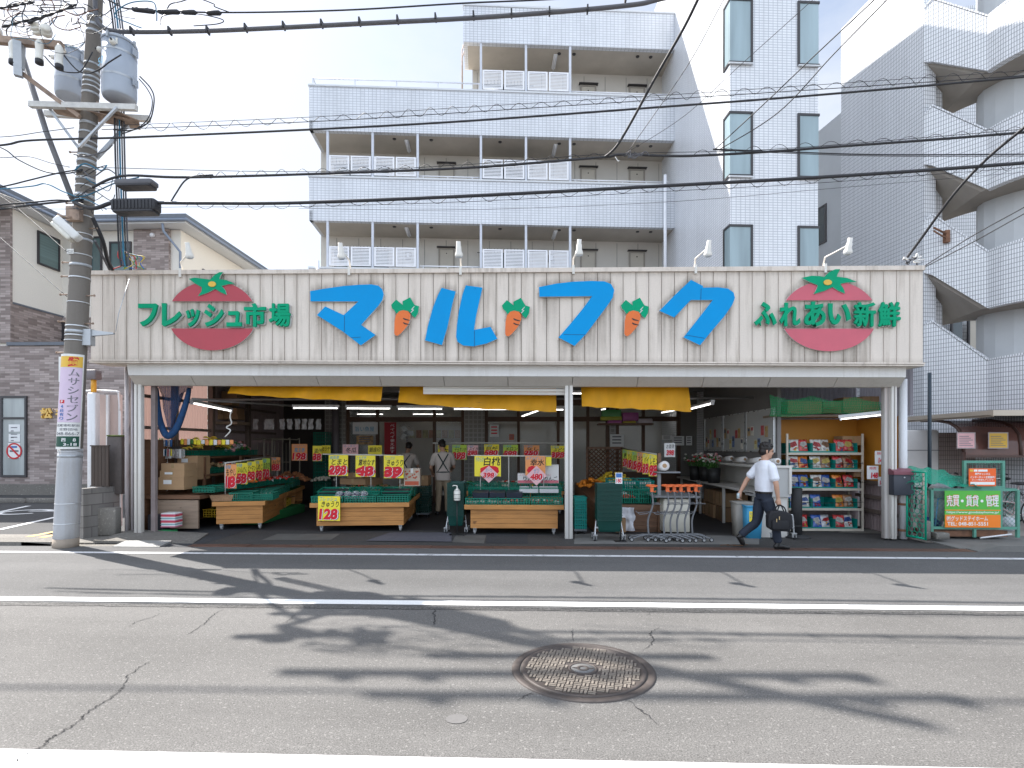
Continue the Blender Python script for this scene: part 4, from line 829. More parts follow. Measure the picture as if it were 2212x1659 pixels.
for k,(x0,x1,y) in enumerate(((862,915,849),(1150,1222,848),(1228,1262,848))): batten(at(x0,y,13.2),at(x1,y,13.2),['short lit tube seen between the first two awnings','lit tube seen just left of the middle pillar under the beams','lit tube seen just right of the middle pillar under the beams'][k])
for k,(x0,y0,x1,y1) in enumerate(((1128,898,1172,882),(1300,884,1330,876),(1430,890,1460,884))): batten(at(x0,y0,17.6),at(x1,y1,16.0),['pair of lit tubes inside the rear room left of the middle pillar','pair of lit tubes inside the rear room under the third awning','pair of lit tubes inside the rear room at its right end'][k],2)
for k,(x0,x1) in enumerate(((770,830),(890,960))): batten(at(x0,893,17),at(x1,893,17),['lit tube in the rear room behind the left glass','lit tube in the rear room behind the middle glass'][k])
# ================================================================ utility pole, its gear and the overhead cables
conc=streaky('pole_concrete',(.175,.157,.138),(.10,.085,.07),.7,.9); sleeve=streaky('pole_sleeve',(.40,.41,.43),(.26,.22,.17),.6,.45); galv=M('galvanised',(.42,.44,.46),.45,.12,9,metal=.5); rustst=M('rusty_steel',(.30,.22,.17),.75,.4,7); cab=M('cable_black',(.028,.028,.032),.55,.15,9); cabg=M('cable_grey',(.10,.10,.11),.55,.12,9); cabb=M('cable_blue',(.03,.16,.26),.5,.1,9); trg=M('transformer_grey',(.36,.40,.46),.4,.05,2); porc=M('porcelain',(.72,.70,.64),.25,.05,6); tagw=M('plate_white',(.72,.72,.70),.5,.05,6)
PYP=8.5
def pc(py):                                            # centre of the pole at picture height py
    tab=[(1188,141.5,57),(980,152,54),(760,163.5,51),(533,176.5,46),(333,188.5,42),(133,199.5,36.5),(0,206.5,33)]
    for (a,b) in zip(tab,tab[1:]):
        if py>=b[0]: k=(a[0]-py)/(a[0]-b[0]); return a[1]+(b[1]-a[1])*k,a[2]+(b[2]-a[2])*k
    a,b=tab[-2],tab[-1]; k=(a[0]-py)/(a[0]-b[0]); return a[1]+(b[1]-a[1])*k,a[2]+(b[2]-a[2])*k
def pp(py): x,w=pc(py); p=at(x,py,PYP); t=FPX/((C_*PYP-S_*p.x)); return p,w/2/t*.985/1.25
pole=thing('utility_pole','leaning grey concrete utility pole loaded with cables at the left kerb','utility pole',(pp(1188)[0].x,PYP,0)); PO=Vector((pp(1188)[0].x,PYP,0))
ys=[1188,1100,980,760,533,333,133,0,-150,-330,-420]
ring=lambda py,k=1.0,n=24:[pp(py)[0]-PO+Vector((pp(py)[1]*k*math.cos(2*PI*j/n),pp(py)[1]*k*math.sin(2*PI*j/n),0)) for j in range(n)]
mb=MB(); mb.quadstrip([[p+Vector((0,0,-.03)) for p in ring(1188)]]+[ring(y) for y in ys[1:]]); mb.build('shaft',conc,pole)
mb=MB(); mb.quadstrip([ring(y,1.025) for y in (1187,1135,1080,1040,1000,969)]); mb.build('steel_sleeve',sleeve,pole)
mb=MB(); mb.quadstrip([ring(y,1.04) for y in (1187.5,1162)]); mb.build('base_collar',streaky('base_collar',(.30,.25,.20),(.2,.16,.12),.5,.9),pole)
for y,h in ((1130,2),(1087,2),(985,6),(975,2),(737,2),(726,3),(718,7),(706,3),(655,2),(602,3),(575,6),(553,2),(520,5),(508,2),(470,2),(438,4),(426,7),(405,3),(390,6),(366,3),(352,6),(340,4),(322,6),(310,3),(290,4),(270,6),(205,5),(192,3),(182,4),(172,5),(160,6),(142,4),(72,6),(58,6),(40,5)):
    mb=MB(); mb.quadstrip([ring(y+h/2,1.05),ring(y-h/2,1.05)]); mb.build('strap',galv if h>3 else M('strap_bright',(.6,.62,.64),.35,.1,9,metal=.6),pole)
for k,(y,s) in enumerate(((640,1),(637,-1),(700,1),(695,-1),(762,-1),(598,-1),(568,-1),(885,-1),(495,1),(440,-1),(330,-1))):
    p,r=pp(y); p=p-PO; mb=MB(); mb.tube([p+Vector((s*r*.9,-.02,0)),p+Vector((s*(r+.13),-.03,0))],.011,6); mb.tube([p+Vector((s*(r+.13),-.03,0)),p+Vector((s*(r+.145),-.03,0))],.018,8); mb.build('climbing_bolt',rustst,pole)
p,r=pp(720); p=p-PO; mb=MB(); mb.box(p.x+r-.02,p.x+r+.12,-.05,.05,p.z-.2,p.z+.06); mb.hexa([(p.x+r+.1,-.03,p.z-.05),(p.x+r+.47,-.02,p.z-.02),(p.x+r+.47,.02,p.z-.02),(p.x+r+.1,.03,p.z-.05),(p.x+r+.1,-.03,p.z+.05),(p.x+r+.47,-.02,p.z+.005),(p.x+r+.47,.02,p.z+.005),(p.x+r+.1,.03,p.z+.05)]); mb.build('wire_arm',galv,pole)
q=at(250,716,PYP)-PO; mb=MB(); mb.tube([(q.x,0,q.z),(q.x+.01,.05,q.z+.3),(q.x+.04,.25,at(252,590,PYP).z)],.006,5); mb.build('stay_wire',galv,pole)
p,r=pp(550); p=p-PO; mb=MB(); mb.box(p.x-r*.8,p.x+.0,-r-.012,-r-.003,p.z-.035,p.z+.04); o=mb.build('number_plate',tagw,pole); mb=MB(); put_text(mb,'42233',(p.x-r*.75,-r-.013,p.z-.02),(1,0,0),(0,0,1),0,r*.68,0,.04,.001); mb.build('lettering',ink,o)
p,r=pp(800); p=p-PO; mb=MB(); mb.box(p.x-r*1.0,p.x-r*.62,-r*.85,-r*.5,p.z-.2,p.z+.2); mb.build('notice_plate',tagw,pole)
# bars, braces, cross arms
def bar3(name,mat,a,b,w,h,par=pole):
    a,b=Vector(a),Vector(b); d=b-a; q=d.to_track_quat('X','Z').to_matrix().to_4x4(); q.translation=a; mb=MB(); mb.box(0,d.length,-w/2,w/2,-h/2,h/2,0,q); return mb.build(name,mat,par)
A=lambda x,y,Y=PYP: at(x,y,Y)-PO
chan=M('channel_white',(.55,.54,.51),.6,.18,8)
bar3('platform_bar',chan,A(65,226,8.25),A(295,233,8.25),.07,.085); bar3('platform_bar',chan,A(98,246,8.75),A(323,257,8.75),.07,.085)
for a,b in (((100,226),(255,236)),((200,222),(262,238))): bar3('platform_plate',rustst,A(a[0],a[1],8.3)+Vector((0,.1,0)),A(b[0],b[1],8.3)+Vector((0,.4,0)),.3,.012)
bar3('brace',galv,A(253,232,8.2),A(172,317,8.3),.035,.035); bar3('brace',galv,A(283,262,8.75),A(208,342,8.6),.05,.05); bar3('brace',galv,A(105,232,8.3),A(170,320,8.4),.035,.035)
bar3('arm_brace',rustst,A(36,150,8.1),A(172,252,8.3),.06,.06); bar3('cross_arm',rustst,A(-60,82,8.0),A(135,99,8.1),.085,.10); bar3('arm_strut',galv,A(38,90,8.0),A(40,165,8.05),.1,.1); bar3('arm_strut',galv,A(48,96,8.05),A(46,150,8.05),.06,.06)
mb=MB(); mb.tube([A(48,120,8.4),A(100,285,8.4),A(157,432,8.45)],.04,10); mb.build('stay_tube',M('dark_tube',(.16,.16,.17),.5,.1,6),pole)
for x0,x1,y in ((-150,420,-190),(-130,400,-290),(60,360,-90)): bar3('cross_arm',rustst,A(x0,y,8.3),A(x1,y+4,8.3),.09,.1)
def insul(a,d,sc=1):
    d=Vector(d).normalized(); q=d.to_track_quat('Z','Y').to_matrix().to_4x4(); q.translation=Vector(a); mb=MB(); s=sc
    mb.lathe((0,0,0),[(.03*s,0),(.045*s,.01*s),(.075*s,.03*s),(.07*s,.05*s),(.045*s,.06*s),(.085*s,.08*s),(.08*s,.10*s),(.05*s,.12*s),(.07*s,.15*s),(.05*s,.17*s),(.02*s,.18*s)],14,0,q); mb.build('insulator',porc,pole)
for x,y,d in ((5,72,(-1,-.6,.1)),(85,78,(-.1,-.6,1)),(100,76,(.6,-.7,.2)),(-25,80,(0,-.3,1)),(150,-195,(0,0,1)),(-100,-195,(0,0,1)),(-20,-195,(0,0,1)),(330,-190,(0,0,1)),(400,-188,(0,0,1)),(-80,-295,(0,0,1)),(20,-295,(0,0,1)),(300,-292,(0,0,1)),(380,-290,(0,0,1))): insul(A(x,y,8.05 if y>0 else 8.3),d)
def switch(x,y):
    o=A(x,y,8.0); mb=MB(); mb.lathe((o.x,o.y,o.z),[(.0,-.2),(.04,-.19),(.052,-.15),(.045,-.14),(.052,0),(.055,.06),(.04,.1),(.02,.13)],14); s=mb.build('fuse_cutout',porc,pole); mb=MB(); mb.lathe((o.x,o.y,o.z),[(.035,-.25),(.054,-.24),(.054,-.18),(.04,-.17)],14); mb.build('cap',cab,s)
switch(85,104); switch(128,115); switch(28,105)
for (cx,y0,y1,w,Yt,lab,nm) in ((258,91,215,64,8.42,'larger grey pole transformer hanging right of the utility pole','r'),(152,110,212,54,9.0,'lighter grey pole transformer behind and left of the utility pole','l')):
    a,b=at(cx,y0,Yt),at(cx,y1,Yt); t=thing('transformer',lab,'transformer',b,0,'transformers on the pole'); h=a.z-b.z; r=w/2/FPX*(C_*Yt-S_*a.x)
    mb=MB(); mb.lathe((0,0,0),[(r*.5,-.0),(r*.94,0),(r*.97,.02),(r,.05),(r,h*.93)],32); mb.build('tank',trg,t)
    mb=MB(); mb.lathe((0,0,0),[(r*1.03,h*.93),(r*1.03,h*.965),(r*.9,h),(0,h*1.02)],32); mb.build('lid',trg,t)
    for z in (h*.3,h*.72): mb=MB(); mb.lathe((0,0,z),[(r*1.01,0),(r*1.012,.035)],32,caps=False); mb.build('band',galv,t)
    for z in (h*.22,h*.74):
        mb=MB(); mb.box(r*.95,r*1.1,-.03,.03,z+.01,z+.11); mb.box(r*1.1,r*1.13,-.06,.06,z,z+.12); mb.build('hanger',trg,t)
    for ang in (-72,-160):
        u=R(ang); q=Vector((math.cos(u),math.sin(u),.15)).to_track_quat('Z','Y').to_matrix().to_4x4(); q.translation=Vector((r*.95*math.cos(u),r*.95*math.sin(u),h*.8)); mb=MB(); mb.lathe((0,0,0),[(.035,0),(.042,.02),(.042,.06),(.02,.08)],14,0,q); o=mb.build('bushing',porc,t); mb=MB(); mb.lathe((0,0,0),[(.015,.06),(.015,.10)],10,0,q); mb.build('terminal',cab,o)
    for ang in (-90,0,90,180):
        u=R(ang); mb=MB(); mb.box(r*math.cos(u)*1.04-.015,r*math.cos(u)*1.04+.015,r*math.sin(u)*1.04-.015,r*math.sin(u)*1.04+.015,h*.9,h*1.0); mb.build('lid_clip',galv,t)
    if nm=='r':
        mb=MB(); mb.box(r*.35,r*.55,-r*.9,-r*.86,h*.8,h*.9); mb.build('rating_plate',porc,t)
        mb=MB(); put_text(mb,'50',(-r*.7,-r*.83,h*.42),(math.cos(R(-30)),math.sin(R(-30)),0),(0,0,1),0,.17,0,.12,.02,0,.01); mb.build('lettering',M('light_blue',(.25,.55,.75),.5,0),t)
# street lamp
a=at(118,476,8.1); b=at(166,520,8.2); sl=thing('street_lamp','white box street lamp clamped to the utility pole below the splice boxes','street lamp',a); d=b-a; q=d.to_track_quat('X','Z').to_matrix().to_4x4()
mb=MB(); mb.bbox(0,d.length,-.09,.09,-.02,.10,.03,0,q); mb.build('housing',tagw,sl); mb=MB(); mb.bbox(.03,d.length-.04,-.1,.1,-.085,-.02,.03,0,q); mb.build('diffuser',M('diffuser',(.70,.68,.60),.3,.1,10),sl)
mb=MB(); e=pp(470)[0]-a; mb.tube([d*.1+Vector((0,0,.12)),d*.45+Vector((0,.05,.2)),Vector((e.x-.15,e.y,e.z+.05)),e],.02,8); mb.box(e.x-.12,e.x+.1,-.2+e.y,-.12+e.y,e.z-.12,e.z+.1); mb.build('bracket',rustst,sl)
# advertising plate bent round the pole
ad_=thing('pole_sign','narrow curved advert with violet field on the utility pole reading ムサシセブン','sign',PO)
def wrapP(u,py,lift):                                  # u 0..1 across the plate
    p,r=pp(py); ang=R(-128+ (118)*u); rr=r+.03+lift; return p-PO+Vector((rr*math.cos(ang),rr*math.sin(ang),0))
def patch(name,u0,u1,y0,y1,mat,lift,par,n=14,rounded=0):
    mb=MB(); rings=[]
    for i in range(n+1):
        u=u0+(u1-u0)*i/n; rings.append([wrapP(u,y1+(y0-y1)*j/10,lift) for j in range(11)])
    mb.quadstrip(rings,0,False,False,True)
    if lift<.004:
        rr=[[wrapP(u0+(u1-u0)*i/n,y,lift),wrapP(u0+(u1-u0)*i/n,y,lift-.02)] for i in range(n+1) for y in (y0,)]; mb.quadstrip(rr,0,False,False)
        for u in (u0,u1): mb.quadstrip([[wrapP(u,y1+(y0-y1)*j/10,lift) for j in range(11)],[wrapP(u,y1+(y0-y1)*j/10,lift-.02) for j in range(11)]],0,False,False)
    return mb.build(name,mat,par)
brd=patch('board',0,1,768,970,tagw,.0,ad_)
patch('top_panel',.06,.94,773,796,ylw,.004,brd); patch('violet_panel',.06,.94,797,913,M('violet_pale',(.62,.50,.63),.5,.04,3),.004,brd); patch('white_panel',.06,.94,914,942,tagw,.004,brd); patch('green_panel',.06,.94,943,965,M('deep_green',(.01,.07,.045),.5,.05),.004,brd)
def wtext(s,u0,u1,y0,y1,mat,bold=.01,slant=0):
    V,F,_=text2d(s,bold); mb=MB(); P=[wrapP(u0+(u1-u0)*(a+slant*(b-.5)),y1+(y0-y1)*b,.007) for a,b in V]; mb.add(P,F); mb.build('lettering',mat,brd)
wtext('質',.42,.80,774.5,795,inkr,.05)
for k,ch in enumerate('ムサシセブン'): wtext(ch,.48,.84,800+18.8*k,815.5+18.8*k,ink,.012)
patch('parking_mark',.17,.38,866,873,inkr,.0055,brd); wtext('P',.235,.32,867,872,paper,.03)
for k,ch in enumerate('4台有り'): wtext(ch,.2 if k else .24,.38 if k else .34,876+8.6*k,883+8.6*k,inkb,.015)
wtext('武蔵浦和駅前',.10,.93,917,922.5,ink); wtext('吉野団地',.24,.86,925.5,931,ink); wtext('048-866-7',.10,.93,934,940.5,ink); wtext('西',.34,.5,947,954,paper,.02); wtext('8',.72,.82,947,954,paper,.02); wtext('3-18',.42,.86,957,963,paper,.02)
# ---------------------------------------------------------------- cables
def smooth(P,n=8):
    P=[Vector(p) for p in P]; out=[]
    for i in range(len(P)-1):
        p0,p1,p2,p3=P[max(0,i-1)],P[i],P[i+1],P[min(len(P)-1,i+2)]
        for k in range(n):
            t=k/n; out.append(.5*((2*p1)+(p2-p0)*t+(2*p0-5*p1+4*p2-p3)*t*t+(3*p1-p0-3*p2+p3)*t**3))
    out.append(P[-1]); return out
def cable(pts,r,lab,mat=cab,Y=8.3,grp=None,n=6,name='cable'):
    P=smooth([at(p[0],p[1],p[2] if len(p)>2 else Y) for p in pts]); mb=MB(); mb.tube(P,r,n)
    return tag(mb.build(name,mat),lab,'cable',grp)
def zig(pts,amp,per,r,lab,Y=8.3,mat=cab):
    P=smooth([at(p[0],p[1],p[2] if len(p)>2 else Y) for p in pts],10); out=[]; s=0; i=0; acc=[0]
    for a,b in zip(P,P[1:]): acc.append(acc[-1]+(b-a).length)
    N=int(acc[-1]/(per/10)); j=0
    for k in range(N):
        d=acc[-1]*k/N
        while j<len(P)-2 and acc[j+1]<d: j+=1
        q=P[j].lerp(P[j+1],(d-acc[j])/max(1e-6,acc[j+1]-acc[j])); am=amp*(1+.25*math.sin(d*1.7)); out.append(q+Vector((0,am*.6*math.cos(2*PI*d/per),am*math.sin(2*PI*d/per))))
    mb=MB(); mb.tube(out,r,4); return tag(mb.build('lashing_wire',mat),lab,'wire')
cable([(205,-30),(207,30),(218,55),(260,68),(430,67),(600,60),(800,50),(1000,40),(1200,26),(1370,10),(1440,-5),(1700,-60)],.032,'thick grey banded cable leaving the pole top and crossing the upper left sky',cabg,Y=8.35,n=10)
mb=MB()
for k in range(14):
    x=285+k*82; y=67-max(0,(x-430))*.0545 if x<1300 else 0
    if x<1380: p=at(x,y+ (0 if x<500 else -1),8.35); mb.box(p.x-.012,p.x+.012,p.y-.05,p.y+.05,p.z-.045,p.z+.045)
tag(mb.build('cable_clip',cab),'black clips spaced along the thick banded cable in the upper sky','cable clip')
cable([(200,-20),(250,8),(290,20),(475,27),(740,22),(1000,7),(1180,-1),(1500,-20)],.012,'thin black cable crossing the sky above the thick banded one')
for x0,y0,x1,y1,lab in ((285,20,335,25,'leftmost of the black splice sleeves on the top cable'),(340,25,388,26,'second black splice sleeve on the top cable'),(392,26,425,27,'third black splice sleeve on the top cable'),(446,28,478,28,'rightmost black splice sleeve on the top cable')):
    mb=MB(); mb.tube([at(x0,y0,8.3),at(x0+4,y0,8.3),at(x1-4,y1,8.3),at(x1,y1,8.3)],[.018,.035,.035,.016],8); tag(mb.build('splice_sleeve',cab),lab,'splice sleeve','splice sleeves')
cable([(-200,330),(0,314),(70,303),(300,296),(668,280),(1000,262),(1444,230),(1770,205),(2212,166),(2500,138)],.017,'twisted black cable crossing the second floor parapet of the apartment block')
zig([(310,277),(668,258),(1000,237),(1444,209),(1770,187),(2212,158),(2400,145)],.05,.34,.004,'wavy lashing wire above the cable at the upper parapet')
cable([(220,280),(668,263),(1000,243),(1444,214),(1770,193),(2212,163),(2400,150)],.006,'thin messenger wire under the upper wavy lashing wire'); cable([(220,272),(668,253),(1000,232),(1444,205),(1770,183),(2212,153),(2400,140)],.004,'thin messenger wire above the upper wavy lashing wire')
cable([(-200,300),(0,296),(90,285),(160,276)],.006,'thin wire reaching the pole from the left edge just above the twisted cable')
cable([(200,405),(265,380),(400,383),(668,376),(1000,363),(1200,348),(1310,339),(1345,334),(1475,337),(1640,329),(1817,316),(2012,302),(2212,286),(2450,268)],.02,'black cable crossing the sky and the upper open corridor',Y=8.25)
zig([(420,380),(668,370),(1000,357),(1200,342),(1310,334)],.04,.32,.004,'wavy lashing wire on the corridor cable left of its junction',Y=8.25)
zig([(1500,332),(1640,323),(1817,310),(2012,297),(2212,281),(2400,266)],.045,.38,.004,'wavy lashing wire on the corridor cable over the tower and stair building',Y=8.25)
cable([(220,362),(668,371),(1000,356),(1310,333),(1640,324),(2012,296),(2212,279),(2400,264)],.005,'thin messenger wire just above the corridor cable',Y=8.27)
cable([(1540,322),(1700,328),(1900,334),(2212,333),(2450,330)],.010,'black wire running level from the junction to the right edge',Y=8.25); cable([(1540,324),(1700,331),(1900,337),(2212,337),(2450,335)],.006,'thinner wire under the level black wire at right',Y=8.22)
cable([(330,438),(450,439),(645,438),(1000,424),(1444,401),(1770,383),(2012,367),(2212,352),(2450,334)],.026,'heavy black cable crossing the lower parapet of the apartment block',Y=8.2,n=8)
zig([(400,444),(645,443),(1000,430),(1444,407),(1770,389),(2212,358),(2400,346)],.045,.40,.004,'wavy lashing wire under the heavy black cable',Y=8.2)
cable([(-100,398),(0,448),(400,447),(645,446),(1000,436),(1444,413),(1770,395),(2212,362),(2400,350)],.004,'thin messenger wire below the heavy black cable',Y=8.2)
cable([(645,450),(1000,453),(1444,436),(1820,405),(2212,372)],.003,'faint thin wire drooping across the lower parapet',Y=8.4)
cable([(1307,339,8.25),(1330,318,8.1),(1360,270,7.9),(1420,160,7.4),(1475,64,7.0),(1507,0,6.7),(1560,-110,6.2)],.018,'black service cable rising steeply from the junction to the top edge',n=8)
cable([(1545,322,8.25),(1650,225,7.7),(1760,120,7.2),(1890,-2,6.6),(1990,-100,6.1)],.008,'left one of the two twisted wires rising to the upper right'); cable([(1552,324,8.25),(1680,244,7.7),(1800,118,7.2),(1915,0,6.6),(2010,-100,6.1)],.008,'right one of the two twisted wires rising to the upper right')
cable([(1350,332,8.25),(1475,253,7.8),(1600,140,7.3),(1755,0,6.7),(1860,-100,6.3)],.004,'fine wire rising from the junction over the tower windows'); cable([(1355,330,8.25),(1480,150,7.5),(1552,20,6.9),(1600,-70,6.5)],.005,'fine wire rising past the left tower window')
cable([(1955,562,9.3),(1985,522,9.1),(2060,420,8.5),(2130,345,8.1),(2212,276,7.6),(2330,180,7.0)],.022,'thick service cable dropping to the right end of the sign',Y=9); cable([(1998,574,9.3),(2100,510,8.8),(2212,448,8.3),(2350,370,7.8)],.008,'upper one of two thin wires reaching the right end of the sign',n=5); cable([(1998,577,9.3),(2100,524,8.8),(2212,462,8.3),(2350,388,7.8)],.008,'lower one of two thin wires reaching the right end of the sign',n=5)
for k,pts in enumerate(([(-150,470),(0,452),(67,443),(160,433),(180,430)],[(-150,430),(0,404),(60,390),(130,373),(178,366)],[(-100,290),(0,318),(40,345),(95,370),(140,375),(178,368)],[(-120,460),(0,443),(80,436),(130,432),(180,436)],[(-120,410),(0,408),(70,402),(100,397),(140,415),(180,424),(250,395),(300,383)],[(-60,325),(0,340),(60,338),(110,352),(150,361)])):
    cable(pts,(.018,.012,.010,.014,.010,.006)[k],['lowest black cable reaching the pole from the left edge','black cable sloping up to the pole from the left edge above the eaves','drooping black wire from the left edge to the pole','second lowest black cable reaching the pole from the left','blue black cable looping round the pole to the upper splice box','thin grey wire reaching the pole from the left'][k],cabb if k==4 else cab,Y=8.35)
for k,pts in enumerate(([(0,513),(145,641)],[(25,440),(150,549)],[(66,448),(190,560)])): cable([(-60,pts[0][1]-50,9.5),(pts[0][0],pts[0][1],9.3),(pts[1][0],pts[1][1],8.6)],.006,['lowest thin diagonal wire left of the pole','middle thin diagonal wire left of the pole','uppermost thin diagonal wire left of the pole'][k],n=5)
cable([(160,437,8.3),(200,450,8.2),(235,440,8.2),(250,436,8.2)],.03,'thick black loop from the pole into the lower splice box',n=8); cable([(368,438,8.2),(380,418,8.2),(400,390,8.2),(425,380,8.25),(460,378,8.25)],.012,'black cable arching from the heavy cable up to the corridor cable')
for x0,x1,y0,y1,lab in ((254,336,391,408,'slim dark grey splice box hanging right of the pole'),(247,342,433,463,'big black ribbed splice box on the heavy cable right of the pole')):
    a,b=at(x0,y1,8.2),at(x1,y0,8.2); t=thing('splice_box',lab,'splice box',a); mb=MB(); mb.bbox(0,b.x-a.x,-.09,.09,.03,b.z-a.z,.03); mb.build('case',cabg if y0<400 else cab,t); mb=MB(); mb.bbox(.03,b.x-a.x-.03,-.1,.1,-.0,.035,.03); mb.build('flange',cab,t)
    if y0>400:
        for k in range(12): mb=MB(); xx=.05+k*(b.x-a.x-.1)/11; mb.box(xx-.008,xx+.008,-.1,-.088,.05,b.z-a.z-.02); mb.build('rib',cab,t)
for k,x in enumerate((247,252,257,262,267)):
    cable([(225+k*5,-60),(x-2,60),(x,200),(x+2,330),(x+6,440+k*5),(x+10,540+k*4),(262+k*4,575)],.011 if k%2 else .014,'one of the cables dropping in a bundle beside the pole, %s from the left'%ordw(k+1),(cab,cabg,cabb,cab,cabg)[k],Y=8.55+.02*k,grp='cables dropping beside the pole')
cable([(302,165),(325,190),(333,215),(326,255),(310,272),(280,282),(245,280)],.010,'black lead curving out right of the larger transformer',Y=8.4); cable([(300,170),(318,192),(329,218),(322,252),(300,275),(262,290)],.008,'second black lead curving out right of the larger transformer',Y=8.35)
cable([(132,112),(165,150),(190,158),(215,150),(235,135),(262,118)],.010,'black lead crossing the pole between the two transformers',Y=8.1); cable([(95,120),(125,150),(160,157),(178,150),(200,112)],.009,'black lead from the fuse cut-out to the pole',Y=8.1)
for x0,y0,x1,y1,lab in ((0,18,75,4,'upper wrapped black cable at the top left corner'),(5,58,112,30,'lower wrapped black cable at the top left corner'),(60,50,165,10,'wrapped black cable running up to the pole top')):
    P=[at(x0+(x1-x0)*k/16,y0+(y1-y0)*k/16,7.9) for k in range(17)]; mb=MB(); mb.tube(P,[.015+.007*math.sin(k*1.9) for k in range(17)],8); tag(mb.build('wrapped_cable',cab),lab,'cable')
random.seed(21)
for k in range(34):                                    # slack loops round the pole head
    if k<30: cx,cy=random.uniform(20,210),random.uniform(-20,85)
    else: cx,cy=random.uniform(255,430),random.uniform(-10,45)
    w,h=random.uniform(25,75),random.uniform(10,45); a0=random.uniform(0,6); Yc=random.uniform(7.8,8.7); tt=random.uniform(.45,.9)
    pts=[(cx+w*math.cos(a0+2*PI*tt*j/7)*random.uniform(.7,1.2),cy+h*math.sin(a0+2*PI*tt*j/7)*random.uniform(.7,1.2),Yc+.1*math.sin(j)) for j in range(8)]
    cable(pts,random.choice((.004,.006,.008)),'loose slack wire looping in the tangle at the pole head',random.choice((cab,cab,cabg,cabb,M('cable_brown',(.16,.07,.04),.6,.1))),grp='slack wires in the tangle at the pole head',n=5,name='slack_wire')
random.seed(5)
for k in range(14):
    cy=random.uniform(330,450); x0=random.uniform(140,185); x1=x0+random.uniform(20,70); s=random.choice((-1,1))
    cable([(x0,cy),(x0+(x1-x0)*.4,cy+s*random.uniform(4,14)),(x1,cy+random.uniform(-14,14)),(x1+random.uniform(5,25),cy+random.uniform(-20,20))],random.choice((.005,.007,.01)),'short slack wire clipped round the pole by the splice boxes',random.choice((cab,cabb,cabg)),Y=8.27,grp='short slack wires by the splice boxes',n=5,name='slack_wire')
for k in range(9):
    x0=255+k*7; cols=[(.5,.03,.03),(.03,.25,.12),(.05,.15,.45),(.6,.45,.05),(.6,.6,.6)]
    cable([(258+k*3,535+k*2),(x0,555),(x0+random.uniform(-10,16),570),(x0+random.uniform(-14,22),581)],.009,('red','green','blue','yellow','white')[k%5]+' wire tail hanging above the left end of the sign',M('wire_colour_%d'%(k%5),cols[k%5],.5,0),Y=8.9,grp='coloured wire tails above the sign',n=5,name='wire_tail')
cable([(200,470,8.4),(222,520,8.6),(232,560,8.9),(243,582,9.1)],.03,'thick black sheathed cable dropping from the pole to the sign',n=8); cable([(205,520,8.4),(225,560,8.8),(236,582,9.1)],.018,'grey conduit dropping from the pole to the sign',cabg,n=8)
random.seed(3)
for k in range(10):
    cx,cy=1340+random.uniform(-12,50),335+random.uniform(-10,8); cable([(cx,cy),(cx+random.uniform(5,14),cy+random.uniform(-10,10)),(cx+random.uniform(8,22),cy+random.uniform(-10,12))],.007,'small connector tail at the cable junction before the corridor',random.choice((cab,tagw,cabg)),Y=8.2,grp='connector tails at the cable junction',n=5,name='connector_tail')
for k in range(12):
    cx,cy=1962+random.uniform(-22,22),566+random.uniform(-12,6); cable([(cx,cy),(cx+random.uniform(-12,12),cy+random.uniform(-8,8)),(cx+random.uniform(-14,14),cy+random.uniform(-4,10))],.010,'coiled wire end on the right end of the sign',random.choice((cab,tagw,cabg)),Y=9.25,grp='coiled wire ends on the sign',n=5,name='wire_tail')
for x,z in ((-9.6,10.6),(-8.8,10.65),(-5.2,10.6)):
    mb=MB(); mb.tube([Vector((-40,8.3+(x+7)*.02,z+.6)),Vector((x,8.3,z+.1)),Vector((40,8.6,z+1.2))],.012,6); tag(mb.build('high_cable',cab),{-9.6:'high voltage wire above the frame, outermost on the cross arm',-8.8:'high voltage wire above the frame on the left of the cross arm',-5.2:'high voltage wire above the frame on the right of the cross arm'}[x],'cable')
# ================================================================ what stands and hangs in the shop
def wood(name,c,dark,sc=2.2):
    m,nt,b=nodes(name); f=noise(nt,sc,6,.6,'Object',(1,1,9)); g=noise(nt,5,2,.4,'Object',(1,1,2.6)); h=noise(nt,.9,3,.5)
    col=mix(nt,ramp(nt,f,[(.3,sh(c,.75)),(.55,c),(.75,sh(c,1.15))]),dark,ramp(nt,g,[(.70,0.0),(.76,.85)])); nt.links.new(mix(nt,col,ramp(nt,h,[(.3,.85),(.7,1.1)]),1,'MULTIPLY'),b.inputs['Base Color']); b.inputs['Roughness'].default_value=.55; bump(nt,b,f,.1,.004); return m
pine=wood('pine',(.52,.235,.065),(.11,.04,.012)); brownw=wood('brown_board',(.17,.085,.045),(.06,.03,.015)); greywood=wood('grey_board',(.30,.22,.16),(.12,.08,.05))
cg=M('crate_green',(.0,.155,.10),.45,.1,5); ct=M('crate_teal',(.0,.235,.20),.42,.08,5); cgd=M('basket_green',(.003,.045,.036),.4,.1,5); turf=M('artificial_turf',(.015,.17,.05),.95,.3,60,bmp=.6)
